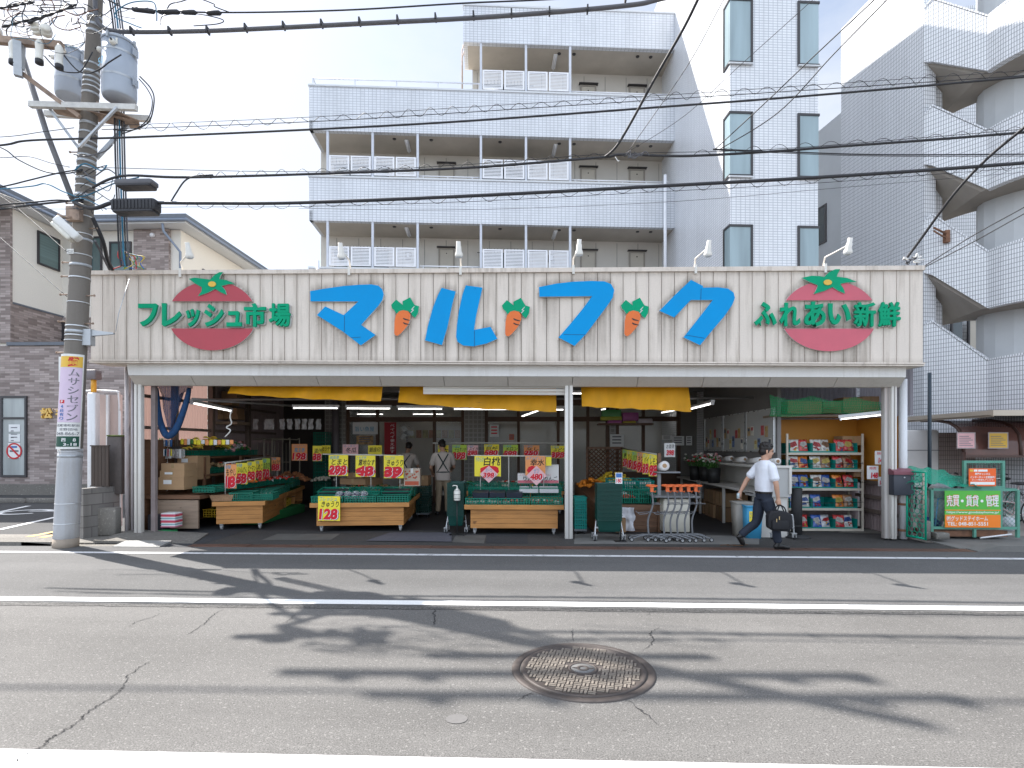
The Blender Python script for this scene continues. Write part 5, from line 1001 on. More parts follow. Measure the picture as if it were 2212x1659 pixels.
card_b=M('cardboard',(.40,.255,.14),.8,.1,3); card_d=M('cardboard_dark',(.27,.165,.09),.85,.12,3); chrome=M('chrome_tube',(.55,.56,.57),.3,.08,8,metal=.7); rub=M('rubber',(.03,.03,.032),.7,.1); wheelg=M('wheel_grey',(.34,.34,.34),.5,.1,9); cy=M('card_yellow',(.86,.72,.05),.6,.04,4); cygr=M('card_lime',(.45,.62,.07),.6,.04,4); cor=M('card_orange',(.80,.33,.12),.6,.04,4); cpk=M('card_pink',(.80,.48,.50),.6,.04,4); prr=M('price_red',(.66,.012,.03),.55,0); prb=M('price_shadow',(.07,.05,.16),.6,0); prw=M('price_white',(.85,.82,.80),.6,0); inkk=M('brush_black',(.012,.012,.014),.6,0); inkl=M('brush_blue',(.04,.30,.50),.6,0); rail_w=M('rail_white',(.62,.61,.57),.45,.08,6)
def castor(parent,x,y,r=.05,mat=wheelg):
    mb=MB(); mb.box(x-.028,x-.02,y-.03,y+.02,r,.1); mb.box(x+.02,x+.028,y-.03,y+.02,r,.1); mb.box(x-.035,x+.035,y-.04,y+.04,.1,.115); c=mb.build('castor',chrome,parent)
    mb=MB(); q=Matrix.Translation((x-.018,y,r))@Matrix.Rotation(PI/2,4,'Y'); mb.lathe((0,0,0),[(r*.5,0),(r*.95,0),(r,.006),(r,.03),(r*.95,.036),(r*.5,.036)],16,0,q); mb.build('wheel',mat,c)
def table(name,lab,x,y,W,D,rz,body_open=False,bw=.88):
    t=thing(name,lab,'display table',(x,y,0),rz,'wooden display tables on castors'); zt=.555; h=.085
    mb=MB(); mb.box(-W/2,W/2,0,.03,zt-h,zt); mb.box(-W/2,-W/2+.03,.03,D,zt-h,zt); mb.box(W/2-.03,W/2,.03,D,zt-h,zt); mb.box(-W/2+.03,W/2-.03,D-.03,D,zt-h,zt); mb.build('rim',pine,t,bev=.004)
    mb=MB(); mb.box(-W/2+.03,W/2-.03,.03,D-.03,zt-.05,zt-.012); mb.build('mat',turf,t)
    b=W/2*bw; y0,y1=.06,D-.06
    if not body_open:
        mb=MB(); n=4; z0=.12; dz=(zt-h-z0)/n
        for k in range(n):
            z=z0+k*dz; mb.box(-b,b,y0,y0+.025,z+.0015,z+dz-.0015); mb.box(-b,-b+.025,y0+.025,y1,z+.0015,z+dz-.0015); mb.box(b-.025,b,y0+.025,y1,z+.0015,z+dz-.0015)
        mb.build('plank_body',pine,t,bev=.003); mb=MB(); mb.box(-b+.03,b-.03,y0+.03,y1-.02,.13,zt-h); mb.build('inner_board',M('wood_shadow',(.08,.045,.02),.9,0),t)
    else:
        mb=MB()
        for yy in (y0,(y0+y1)/2,y1-.06): mb.box(-b,b,yy,yy+.06,.12,zt-h)
        mb.box(-b,b,y0,y1,.12,.15); mb.build('open_body',pine,t)
    for sx in (-1,1):
        for yy in (.16,D-.16): castor(t,sx*(b-.07),yy)
    return t
TB1=table('display_table','left pine display table on castors holding baskets in front of the left shelf',-5.62,10.27,.95,2.0,R(13)); TB1b=table('display_table','pine display table with open shelf pushed up behind the left table',-5.62-.46,10.27+2.0,.95,2.2,R(13),True)
TB2=table('display_table','middle wide pine display table on castors with a yellow price card on its front',-3.21,10.1,1.84,1.75,R(6)); TB2b=table('display_table','wide pine display table pushed up behind the middle table',-3.21-.185,10.1+1.76,1.84,1.9,R(6))
TB3=table('display_table','right pine display table left of the middle pillar holding black and white trays',-.30,9.84,1.81,1.25,R(0)); TB3b=table('display_table','low pine display table standing behind the right one in the back row',-.5,12.9,2.9,1.0,0)
# ---- lattice crates
def crate_mesh(w,d,h,mat,bars=9,rows=2,name='crate'):
    mb=MB(); t=.008
    mb.box(-w/2,w/2,-d/2,d/2,0,.008); mb.box(-w/2-.008,w/2+.008,-d/2-.008,-d/2+.012,h-.018,h); mb.box(-w/2-.008,w/2+.008,d/2-.012,d/2+.008,h-.018,h); mb.box(-w/2-.008,-w/2+.012,-d/2+.012,d/2-.012,h-.018,h); mb.box(w/2-.012,w/2+.008,-d/2+.012,d/2-.012,h-.018,h)
    for k in range(bars+1):
        x=-w/2+.006+(w-.012)*k/bars
        for y in (-d/2+.003,d/2-.003): mb.box(x-.007,x+.007,y-.003,y+.003,.008,h-.018)
    nb=max(3,int(bars*d/w))
    for k in range(1,nb):
        y=-d/2+d*k/nb
        for x in (-w/2+.003,w/2-.003): mb.box(x-.003,x+.003,y-.007,y+.007,.008,h-.018)
    for j in range(1,rows+1):
        z=.008+(h-.026)*j/(rows+1)
        for y in (-d/2+.003,d/2-.003): mb.box(-w/2,w/2,y-.0045,y+.0045,z-.006,z+.006)
        for x in (-w/2+.003,w/2-.003): mb.box(x-.0045,x+.0045,-d/2+.008,d/2-.008,z-.006,z+.006)
    return mb.build(name,mat)
_CR={}
def crate(loc,lab,w=.58,d=.40,h=.12,mat=cg,rz=0,tilt=0,group='green lattice crates',bars=11):
    k=(round(w,2),round(d,2),round(h,2),mat.name,bars)
    if k not in _CR: o=_CR[k]=crate_mesh(w,d,h,mat,bars); 
    else: o=_CR[k].copy(); COL.objects.link(o)
    o.location=loc; o.rotation_euler=(tilt,0,rz); return tag(o,lab,'crate',group)
def on(t,x,y,z): return t.matrix_basis@Vector((x,y,z))
def onT(t,x,y,z):
    c,s=math.cos(t.rotation_euler.z),math.sin(t.rotation_euler.z); return Vector((t.location.x+c*x-s*y,t.location.y+s*x+c*y,t.location.z+z))
ZT=.56
for i,nm in enumerate(('left','middle','right')):
    crate(onT(TB2,-.61+.61*i,.23,ZT),'green lattice crate at the front of the middle table, %s one of its row'%nm,rz=R(6)); crate(onT(TB2,-.61+.61*i,.66,ZT+.09),'green lattice crate in the second row on the middle table, %s one of its row'%nm,rz=R(6),tilt=R(8)); crate(onT(TB2,-.61+.61*i,1.35,ZT+.02),'green lattice crate in the third row of the middle table, %s one of its row'%nm,rz=R(6),h=.16)
    crate(onT(TB3,-.60+.60*i,.22,ZT),'green lattice crate along the front edge of the right table, %s one of its row'%nm,w=.575,h=.115)
    crate(onT(TB3,-.60+.60*i,.72,ZT+.13),'green lattice crate raised in the second row of the right table, %s one'%nm,w=.575,h=.17,d=.46,tilt=R(6)); crate(Vector((-1.5+.95*i,13.2,ZT)),'green lattice crate on the far back table, %s one of its row'%nm,w=.9,h=.2)
for i,nm in enumerate(('left','right')): crate(onT(TB1,-.02+.40*i if i else .02,.35 if i==0 else .38,ZT),'green lattice crate at the front of the left table, %s one of its pair'%nm,w=.42,d=.56,h=.16 if i==0 else .13,rz=R(13))
for i in range(4): crate(onT(TB1,.0,.92+.44*i,ZT),'green lattice crate down the length of the left tables, %s from the front'%ordw(i+1),w=.88,d=.42,h=.13,rz=R(13))
for i in range(2): crate(onT(TB1b,.0,.95+.5*i,ZT+.05),'green lattice crate on the open shelf table, %s one'%('nearer','farther')[i],w=.88,d=.46,h=.14,rz=R(13))
# ---- produce
def heap(name,lab,o,w,d,h,r,mat,n,rz=0,cat='produce',kind=None,sq=1.0,mats=None):
    mb=MB(); c,s=math.cos(rz),math.sin(rz)
    for k in range(n):
        x,y=random.uniform(-w/2,w/2),random.uniform(-d/2,d/2); z=h*(1-(2*abs(x)/w)**2)*(1-(2*abs(y)/d)**2)*random.uniform(.7,1)+r*.6
        rr=r*random.uniform(.8,1.15); q=Matrix.Translation((o[0]+c*x-s*y,o[1]+s*x+c*y,o[2]+z))@Matrix.Rotation(random.uniform(0,6.28),4,'Z')@Matrix.Rotation(random.uniform(-.5,.5),4,'X'); mb.ell((0,0,0),rr*sq,rr,rr*.92,k%len(mats) if mats else 0,8,5,q)
    o_=mb.build(name,mats or mat); return tag(o_,lab,cat,None,'stuff' if n>=40 else None)
onion=M('onion_skin',(.42,.17,.075),.4,.25,20); tomato_m=M('tomato_skin',(.60,.05,.03),.25,.1,9); greenp=M('green_pepper',(.05,.16,.03),.35,.2,9); lemon=M('lemon',(.72,.50,.04),.4,.1,9); orange_f=M('orange_fruit',(.75,.24,.02),.45,.1,12); melon=M('melon_rind',(.46,.50,.30),.6,.15,30); banana=M('banana',(.66,.46,.05),.45,.15,8); egg=M('eggplant',(.03,.012,.05),.15,.1,6); potato=M('potato',(.38,.25,.13),.8,.15,12); leafg=M('leaf_green',(.05,.15,.03),.5,.3,14); garlic=M('garlic',(.62,.57,.47),.5,.1,12); plast=M('clear_bag',(.75,.77,.78),.1,0,alpha=.28,spec=.7); foil=M('silver_bag',(.5,.5,.52),.3,.2,14,metal=.4)
heap('onion_heap','heap of brown onions in the crate at the back of the left tables',onT(TB1b,.2,1.75,ZT+.15),.85,.7,.22,.045,onion,120,R(13))
heap('garlic_heap','small heap of pale garlic bulbs right of the onions',onT(TB1b,.95,2.0,ZT+.12),.5,.5,.1,.04,garlic,40); heap('cucumber_heap','dark green cucumbers in front of the onions',onT(TB1b,.0,1.0,ZT+.12),.8,.4,.06,.03,greenp,40,R(13),sq=3)
def bagged(name,lab,o,n,w,d,mat,rz=0,group=None,r=.03):
    t=thing(name,lab,'produce bag',o,rz,group)
    mb=MB()
    for k in range(n): q=Matrix.Translation((random.uniform(-w/2,w/2)*.6,random.uniform(-d/2,d/2)*.6,r+.012*k%.05))@Matrix.Rotation(random.uniform(-.4,.4)+PI/2,4,'Z'); mb.ell((0,0,0),r*2.3,r,r,0,8,5,q)
    mb.build('contents',mat,t); mb=MB(); mb.ell((0,0,r*1.6),w*.55,d*.6,r*2.1,0,9,6,None,.12); mb.ell((0,d*.5,r*2.6),w*.16,d*.22,r*.8,0,6,4,None,.2); mb.build('film',plast,t); return t
for i in range(8):
    x=-.50+.155*(i%4)+.33; y=.18+.17*(i//4); bagged('eggplant_bag','bag of dark eggplants in the middle table middle crate, %s of the %s row'%(('leftmost','second','third','rightmost')[i%4],('front','back')[i//4]),onT(TB2,x-.28,y,ZT+.03+.06*(i//4)),3,.15,.16,egg,R(6)+.1*i)
for i,nm in enumerate(('left','right')):
    mb=MB(); 
    for k in range(6): mb.bbox(-.25,.25,-.17+.06*k-.022,-.17+.06*k+.022,0,.02,.012)
    mb.box(-.26,.26,-.18,.18,-.004,0); o=mb.build('black_tray',M('black_plastic',(.022,.022,.026),.35,.15,8)); o.location=onT(TB2,(-.62,.60)[i],.62,ZT+.16); o.rotation_euler=(R(8),0,R(6)); tag(o,'flat black tray in the %s rear crate of the middle table'%nm,'tray')
for i in range(3):
    t=thing('egg_carton_stack','stack of dark navy trays on the right table, %s of three'%('left','middle','right')[i],'tray stack',onT(TB3,-.63+.315*i,.33,ZT+.10)); t.rotation_euler=(R(6),0,0)
    for k in range(5): mb=MB(); mb.bbox(-.15,.15,-.12,.2,.022*k+.002,.022*k+.02,.015); mb.build('tray',M('navy_tray',(.022,.028,.045),.4,.15,10),t)
for i in range(2):
    t=thing('white_tray_stack','stack of white foam trays in the raised right part of the right table, %s one'%('left','right')[i],'tray stack',onT(TB3,.27+.38*i,.5,ZT+.20)); t.rotation_euler=(R(8),0,0)
    for k in range(3): mb=MB(); mb.bbox(-.18,.18,-.13,.2,.02*k,.02*k+.017,.015); mb.build('tray',M('white_foam',(.66,.66,.67),.6,.05,9),t)
heap('apple_crate_fruit','reddish and green fruit packs showing through the front crates of the right table',onT(TB3,.3,.22,ZT+.01),1.1,.3,.03,.035,None,45,0,mats=[tomato_m,leafg,garlic]); heap('peach_packs','pale peach packs showing through the left front crates of the right table',onT(TB3,-.5,.2,ZT+.0),.8,.25,.02,.035,None,30,0,mats=[garlic,M('peach',(.62,.33,.27),.5,.15,9),garlic])
def carton(px0,px1,py0,py1,Y,dp,lab,mat=card_b,rz=0,lid=True,group=None,name='cardboard_box',sticker=False):
    a,b=at(px0,py1,Y),at(px1,py0,Y); w,h=b.x-a.x,b.z-a.z; t=thing(name,lab,'box',((a.x+b.x)/2,Y+dp/2,a.z),rz,group)
    mb=MB(); mb.box(-w/2,w/2,-dp/2,dp/2,0,h); mb.build('body',mat,t,bev=.004)
    mb=MB(); mb.box(-w/2-.001,w/2+.001,-.025,.025,h,h+.002); mb.box(-.025,.025,-dp/2-.0015,-dp/2,h-.09,h); mb.build('tape',M('parcel_tape',(.36,.25,.13),.25,.05,5) if mat in (card_b,card_d) else tagw,t)
    if sticker: mb=MB(); mb.box(-w*.3,w*.02,-dp/2-.002,-dp/2,h*.45,h*.78); mb.build('address_label',paper,t)
    return t
for a in ((342,397,1031,1058,10.15,.42,'lowest cardboard box of the front stack on the left shelf',True),(345,398,1017,1031,10.15,.4,'middle cardboard box of the front stack on the left shelf',True),(348,398,1001,1017,10.15,.38,'top cardboard box of the front stack on the left shelf',False),(399,427,1010,1036,10.7,.42,'lower cardboard box of the rear stack on the left shelf',False),(383,427,985,1010,10.7,.42,'upper cardboard box of the rear stack on the left shelf, with a label',True)): carton(*a[:7],sticker=a[7])
for a in ((448,490,962-70,980-70-8,13.4,.4,'left one of the two lower boxes high on the left storage shelf'),):
    pass
bx=[(560,640,960,975),]
for k,(x0,x1,y0,y1) in enumerate(((446,482,896,906),(480,513,895,906),(453,478,883,895),(476,511,882,895),(470,500,860,875),(478,512,845,860))): carton(x0,x1,y0,y1,12.6,.35,['lower left carton on the storage board high at left','lower right carton on the storage board high at left','second row left carton on the storage board high at left','second row right carton on the storage board high at left','third row carton on the storage board high at left','topmost carton of the pile high at left'][k],card_d if k%2 else card_b)
mb=MB(); a,b=at(438,917,12.5),at(512,908,12.5); mb.box(a.x,b.x,12.5,13.1,a.z,a.z+.07); tag(mb.build('storage_board',greywood),'wooden board high on the left wall carrying cartons','shelf board')
for k,(x0,x1,y0,y1,Y) in enumerate(((735,800,1034,1047,11.3),(752,790,1022,1034,11.5),(782,812,1034,1048,11.35))): carton(x0,x1,y0,y1,Y,.4,['long low carton lying at the back of the middle table','carton lying on top of the long low one on the middle table','small carton right of the long low one on the middle table'][k],card_d,R(-18))
t=carton(871,905,1012,1050,11.1,.3,'white carton printed with red fruit at the right rear of the middle table',M('carton_cream',(.52,.42,.33),.7,.05,6),R(6)); mb=MB()
for k in range(18): x,z=random.uniform(-.13,.13),random.uniform(.14,.32); mb.lathe((0,0,0),[(.018,0),(.016,.002),(0,.003)],8,0,Matrix.Translation((x,-.151,z))@Matrix.Rotation(PI/2,4,'X'))
mb.box(-.14,.14,-.1535,-.151,.02,.10); mb.build('fruit_print',M('print_red',(.50,.10,.05),.6,.1,20),t)
wbox=M('carton_white',(.70,.68,.66),.6,.04,5); pkb=M('pink_print',(.62,.16,.20),.6,.2,6)
for x0,x1,y0,y1,Y,lab in ((1118,1167,1023,1044,10.75,'white apple carton with black りんご lettering, the lower left one on the right table'),(1167,1207,1004,1044,10.78,'tall white apple carton with りんご lettering at the right end of the right table')):
    t=carton(x0,x1,y0,y1,Y,.3,lab,wbox); a,b=at(x0,y1,Y),at(x1,y0,Y); w=b.x-a.x; mb=MB(); mb.box(-w/2+.005,w/2-.005,-.152,-.1503,.005,.06); mb.build('pink_band',pkb,t); mb=MB(); put_text(mb,'りんご',(0,-.153,0),(1,0,0),(0,0,1),-w*.25,w*.42,.05,.14,.001,0,.01); mb.build('lettering',inkk,t); mb=MB(); put_text(mb,'ふじりんご',(0,-.153,0),(1,0,0),(0,0,1),-w*.42,w*.1,.15,.19,.001); mb.build('lettering',pkb,t)
# ---- price cards
def card(px0,px1,py0,py1,Y,base,items,lab,rz=0,diamond=False):
    c=at((px0+px1)/2,py1,Y); s=1/FPX*(C_*Y-S_*c.x); w,h=(px1-px0)*s,(py1-py0)*s; t=thing('price_card',lab,'price card',c,rz,'hand painted price cards'); mb=MB()
    if diamond: mb.prism([(-w/2,h/2),(0,0),(w/2,h/2),(0,h)],(0,0,0),(1,0,0),(0,0,1),.004)
    else: mb.prism([(-w/2,0),(w/2,0),(w/2,h),(-w/2,h)],(0,0,0),(1,0,0),(0,0,1),.004)
    mb.build('board',base,t); lift=.005
    for it in items:
        txt,m,x0,x1,y0,y1=it[:6]; bd=it[6] if len(it)>6 else .012; sl=it[7] if len(it)>7 else .06
        X0,X1,Z0,Z1=-w/2+w*x0,-w/2+w*x1,h*y0,h*y1
        if m=='price':
            for mm,bb,dx,lf in ((prb,.055,.026,.0022),(prw,.055,.014,.0028),(prr,.05,-.002,.0034)):
                mb=MB(); put_text(mb,txt,(0,-.0002,0),(1,0,0),(0,0,1),X0+dx*w,X1+dx*w*2,Z0-dx*h,Z1-dx*h*.6,lift+lf,0,bb,0,sl); mb.build('price_figure',mm,t)
        elif m=='blob':
            mb=MB(); n=22; mb.prism([((X0+X1)/2+(X1-X0)/2*math.cos(2*PI*k/n)*random.uniform(.9,1.06),(Z0+Z1)/2+(Z1-Z0)/2*math.sin(2*PI*k/n)*random.uniform(.88,1.06)) for k in range(n)],(0,-.0045,0),(1,0,0),(0,0,1),.0015); mb.build('red_blob',prr,t)
        elif m=='pricew':
            for mm,bb,lf in ((prb,.09,.002),(prw,.02,.0028)): mb=MB(); put_text(mb,txt,(0,-.0002,0),(1,0,0),(0,0,1),X0,X1,Z0,Z1,lift+lf,0,bb,0,sl); mb.build('price_figure',mm,t)
        else:
            mb=MB(); put_text(mb,txt,(0,-.0002,0),(1,0,0),(0,0,1),X0,X1,Z0,Z1,lift+random.uniform(0,.0004),0,bd,0,sl); mb.build('lettering',m,t)
    return t
def std(top,name,price,b=.015): return [(top,inkl,.06,.9,.80,.96,.005),(name,inkk,.22,.95,.50,.78,b),('','blob',.04,.96,.02,.47),(price,'pricew',.10,.92,.06,.45)]
def std2(top,name,price,b=.015): return [(top,inkl,.05,.55,.80,.97,.005),(name,inkk,.16,.97,.53,.82,b),('','blob',.0,1.0,.01,.50),(price,'price',.03,.93,.03,.52)]
card(710,752,983,1028,10.95,cy,std2('湘南産','とまと','298'),'yellow price card reading とまと 298 on the middle table rail, leftmost'); card(768,811,984,1030,10.95,cy,std2('とちぎ屋','露地なす','48'),'yellow price card reading なす 48 in the middle of the middle table rail'); card(829,872,984,1033,10.95,cy,std2('フレッシュサラダ','きゅうり','39'),'yellow price card reading きゅうり 39 at the right of the middle table rail')
card(687,735,1072,1125,10.02,cy,[('フレッシュ',inkl,.06,.86,.80,.97,.006),('きゅうり',inkk,.16,.94,.55,.80,.018),('128','price',.06,.9,.05,.50)],'big yellow price card reading きゅうり 128 hung on the front of the middle table')
card(630,664,959,995,13.2,cor,[('フルーツトマト',inkl,.1,.9,.8,.96,.0),('龍王巻',inkl,.18,.85,.50,.78,.012),('198','price',.06,.93,.03,.47)],'orange price card reading 198 behind the onions'); card(676,695,963,996,13.0,cy,std2('','温州','38'),'yellow price card at left of the pair behind the onions',R(12)); card(695,714,962,980,13.3,cy,[('とうや',inkk,.1,.9,.35,.85,.01)],'small yellow card reading とうや behind the middle table'); card(740,774,960,984,13.2,cpk,[('もっちり',inkl,.1,.8,.75,.95,.0),('冬瓜',inkk,.2,.9,.25,.72,.012)],'pink price card reading 冬瓜 behind the middle table rail'); card(795,825,962,983,13.2,cy,[('銀座印',inkk,.1,.9,.3,.8,.012)],'yellow card half hidden behind the middle table rail at right')
cc=[(946,969,962,1000,cy,'柿','298'),(977,1008,961,993,cygr,'子玉すいか','398'),(1010,1033,962,985,cpk,'スイカ','298'),(1046,1078,960,985,cy,'巨峰','580'),(1087,1119,961,987,cygr,'メロン','598'),(1132,1165,962,985,cor,'なし','250'),(1190,1222,963,990,cy,'ぶどう','398')]
for x0,x1,y0,y1,m,n,p in cc: card(x0,x1,y0,y1,13.05,m,std2('お買得',n,p),'%s card reading %s in the far row of price cards above the back table'%({cy:'yellow',cygr:'lime',cpk:'pink',cor:'orange'}[m],n))
card(1025,1082,985,1029,10.65,cy,[('やわらか',inkl,.04,.36,.72,.97,.005),('白桃',inkk,.36,.98,.52,.95,.02),('','blob',.2,.95,.02,.55)],'yellow price card reading 白桃 above the black trays'); card(1036,1076,1006,1043,10.6,cpk,[('お一つ',inkl,.33,.67,.62,.86,.0),('398','price',.2,.8,.28,.60)],'pink diamond card reading 398 in front of the 白桃 card',0,True)
card(1135,1178,985,1027,10.65,cor,[('みずみずしい',inkl,.06,.9,.80,.97,.005),('幸水',inkk,.25,.96,.50,.84,.02),('','blob',.08,.6,.05,.50)],'orange price card reading 幸水 above the white apple cartons'); card(1137,1181,1006,1049,10.6,cpk,[('ぜひ',inkl,.36,.64,.62,.86,.0),('480','price',.2,.8,.28,.60)],'pink diamond card reading 480 in front of the 幸水 card',0,True); card(1179,1191,987,1006,10.68,cy,[],'plain yellow card edge beside the orange 幸水 card')
def rail(name,lab,a,b,posts,r=.012):
    t=thing(name,lab,'card rail',a); d=b-a; mb=MB(); mb.tube([(0,0,0),d],r,6); mb.build('bar',rail_w,t)
    for k,z in posts: q=d*k; mb=MB(); mb.tube([q,Vector((q.x,q.y,z-a.z))],.008,6); mb.build('upright',rail_w,t)
rail('card_rail','white card rail standing on the middle table',at(697,981,11),at(871,984,11),((.17,ZT+.1),(.6,ZT+.1),(.96,ZT+.1))); rail('card_rail','white card rail standing on the right table',at(1017,984,10.7),at(1192,985.5,10.7),((.12,ZT+.1),(.47,ZT+.1),(.9,ZT+.1))); rail('card_rail','long pale rail carrying the far row of price cards',at(935,957,13.1),at(1225,957,13.1),((.02,ZT),(.98,ZT)),.015)
a,b=Vector((-5.97,10.42,1.29)),Vector((-6.28,13.3,1.38)); rail('card_rail','grey rail carrying six cards along the left table',a,b,((.0,ZT),(.5,ZT),(.98,ZT)),.014)
for k,(x0,x1,y0,y1,m,n,p) in enumerate(((486,510,1003,1055,cor,'もやし','18'),(511,534,1000,1046,cy,'いんげん','58'),(534,552,997,1040,cy,'ピーマン','88'),(552,567,994,1038,cy,'しめじ','98'),(567,583,990,1038,cygr,'えのき','78'),(587,605,988,1017,cor,'みょうが','88'))): card(x0,x1,y0,y1,10.5+.5*k,m,std2('得',n,p),'%s price card on the left table rail, %s from the front'%({cy:'yellow',cygr:'lime',cor:'orange'}[m],ordw(k+1)),R(10))
# ---- hand baskets nested on trolleys
def basket_mesh():
    mb=MB(); 
    def rg(w,d,z): return [Vector((sx*w/2,sy*d/2,z)) for sx,sy in ((-1,-1),(1,-1),(1,1),(-1,1))]
    mb.quadstrip([rg(.34,.23,0),rg(.36,.25,.03),rg(.40,.29,.19),rg(.425,.315,.192),rg(.425,.315,.206),rg(.41,.30,.208),rg(.395,.28,.19),rg(.35,.24,.02)],0,True,True,False); return mb.build('shopping_basket',cgd)
bk=None
def bstack(o,n,pitch,lab,rz,group):
    global bk
    for k in range(n):
        if bk is None: bk=q=basket_mesh()
        else: q=bk.copy(); COL.objects.link(q)
        q.location=(o[0]+random.uniform(-.003,.003),o[1]+random.uniform(-.003,.003),o[2]+pitch*k); q.rotation_euler=(0,0,rz+random.uniform(-.012,.012)); tag(q,lab%ordw(n-k),'basket',group)
def trolley(o,rz,lab,w=.36):
    t=thing('basket_trolley',lab,'trolley',o,rz); mb=MB()
    for s in (-1,1): mb.tube(smooth([(s*w/2+s*.06,-.12,.05),(s*w/2+s*.06,-.1,.10),(s*w/2+s*.035,-.02,.30),(s*w/2+s*.03,.0,.33)],4),.012,8); mb.tube([(s*w/2+s*.05,.14,.05),(s*w/2+s*.035,.02,.25)],.012,8)
    mb.tube([(-w/2-.045,-.06,.22),(w/2+.045,-.06,.22)],.014,8); mb.tube([(-w/2-.045,.06,.22),(w/2+.045,.06,.22)],.014,8); mb.build('frame',chrome,t)
    for s in (-1,1):
        for y in (-.12,.14): castor(t,s*(w/2+.06),y,.035,rub)
s1=at(987,1100,10.15); trolley((s1.x,10.15,0),0,'chrome basket trolley left of the right table',.26); bstack((s1.x,10.15,.15),26,.0235,'dark green basket in the nested stack left of the right table, %s from the top',R(90),'nested baskets left of the right table')
s2=at(1314,1100,9.42); trolley((s2.x,9.42,0),0,'chrome basket trolley left of the row of carts'); bstack((s2.x,9.42,.16),29,.022,'dark green basket in the tall nested stack left of the carts, %s from the top',0,'nested baskets left of the carts')
def sanit(x,y,lab):
    t=thing('sanitizer_stand',lab,'stand',(x,y,0)); mb=MB(); mb.box(-.14,.14,-.1,.1,0,.012); mb.build('foot',blk,t); mb=MB(); mb.tube([(0,0,.012),(0,0,.62)],.011,8); mb.box(-.06,.06,-.05,.05,.62,.63); mb.build('post',blk,t)
    mb=MB(); mb.lathe((0,0,.632),[(.055,0),(.06,.01),(.06,.16),(.05,.19),(.02,.205),(.02,.225)],16); mb.tube([(0,0,.85),(0,0,.90)],.012,8); mb.tube([(0,0,.90),(-.06,0,.905),(-.085,0,.89)],.010,8); mb.build('pump_bottle',porc,t); mb=MB()
    for z in (.67,.74,.81): mb.lathe((0,0,z),[(.0625,0),(.0625,.006)],16,caps=False)
    mb.build('wire_holder',blk,t)
q=at(988,1120,9.9); sanit(q.x,9.86,'black sanitizer stand with white pump bottle in front of the left baskets')
q=at(1339,1120,9.35); t=thing('sign_stand','thin black stand with a small white tag beside the tall basket stack','stand',(q.x,9.3,0)); mb=MB(); mb.tube([(0,0,0),(0,0,1.0)],.012,8); mb.box(-.1,.1,-.1,.1,0,.01); mb.build('post',blk,t); mb=MB(); mb.box(-.085,.03,-.02,-.014,.98,1.17); tg=mb.build('tag_card',paper,t); mb=MB(); mb.box(-.075,.02,-.0225,-.0202,1.09,1.16,1); put_text(mb,'180',(0,-.0205,0),(1,0,0),(0,0,1),-.07,.015,1.0,1.07,.001,0,.03); mb.build('tag_print',[prr,inkb],tg)
# ---- stacked folding crates on dollies
def folded(px0,px1,y0,y1,Y,n,lab,grp,mat=ct):
    a,b=at(px0,y1,Y),at(px1,y0,Y); w=b.x-a.x; h=(b.z-.1)/n; o=None
    mb=MB(); mb.box(a.x,b.x,Y,Y+.36,.06,.10); d=tag(mb.build('dolly',M('dolly_grey',(.12,.13,.14),.5,.1)),'grey dolly under the '+grp,'dolly'); 
    mb=MB()
    for sx in (a.x+.04,b.x-.04):
        for yy in (Y+.05,Y+.3): mb.lathe((0,0,0),[(.03,-.012),(.03,.012)],10,0,Matrix.Translation((sx,yy,.03))@Matrix.Rotation(PI/2,4,'Y'))
    mb.build('dolly_wheels' if 0 else 'wheel_set',rub,d)
    for k in range(n): crate(((a.x+b.x)/2,Y+.18,.10+h*k),lab%ordw(n-k),w=round(w-.02,2),d=.36,h=h-.006,mat=mat,group=grp,bars=6)
folded(1241,1268,1074,1150,10.0,6,'teal folding crate in the stack right of the middle pillar, %s from the top','teal crates right of the middle pillar'); folded(676,706,933,1060,14.6,7,'dark teal crate in the tall stack by the rear column, %s from the top','dark crates by the rear column',cg)
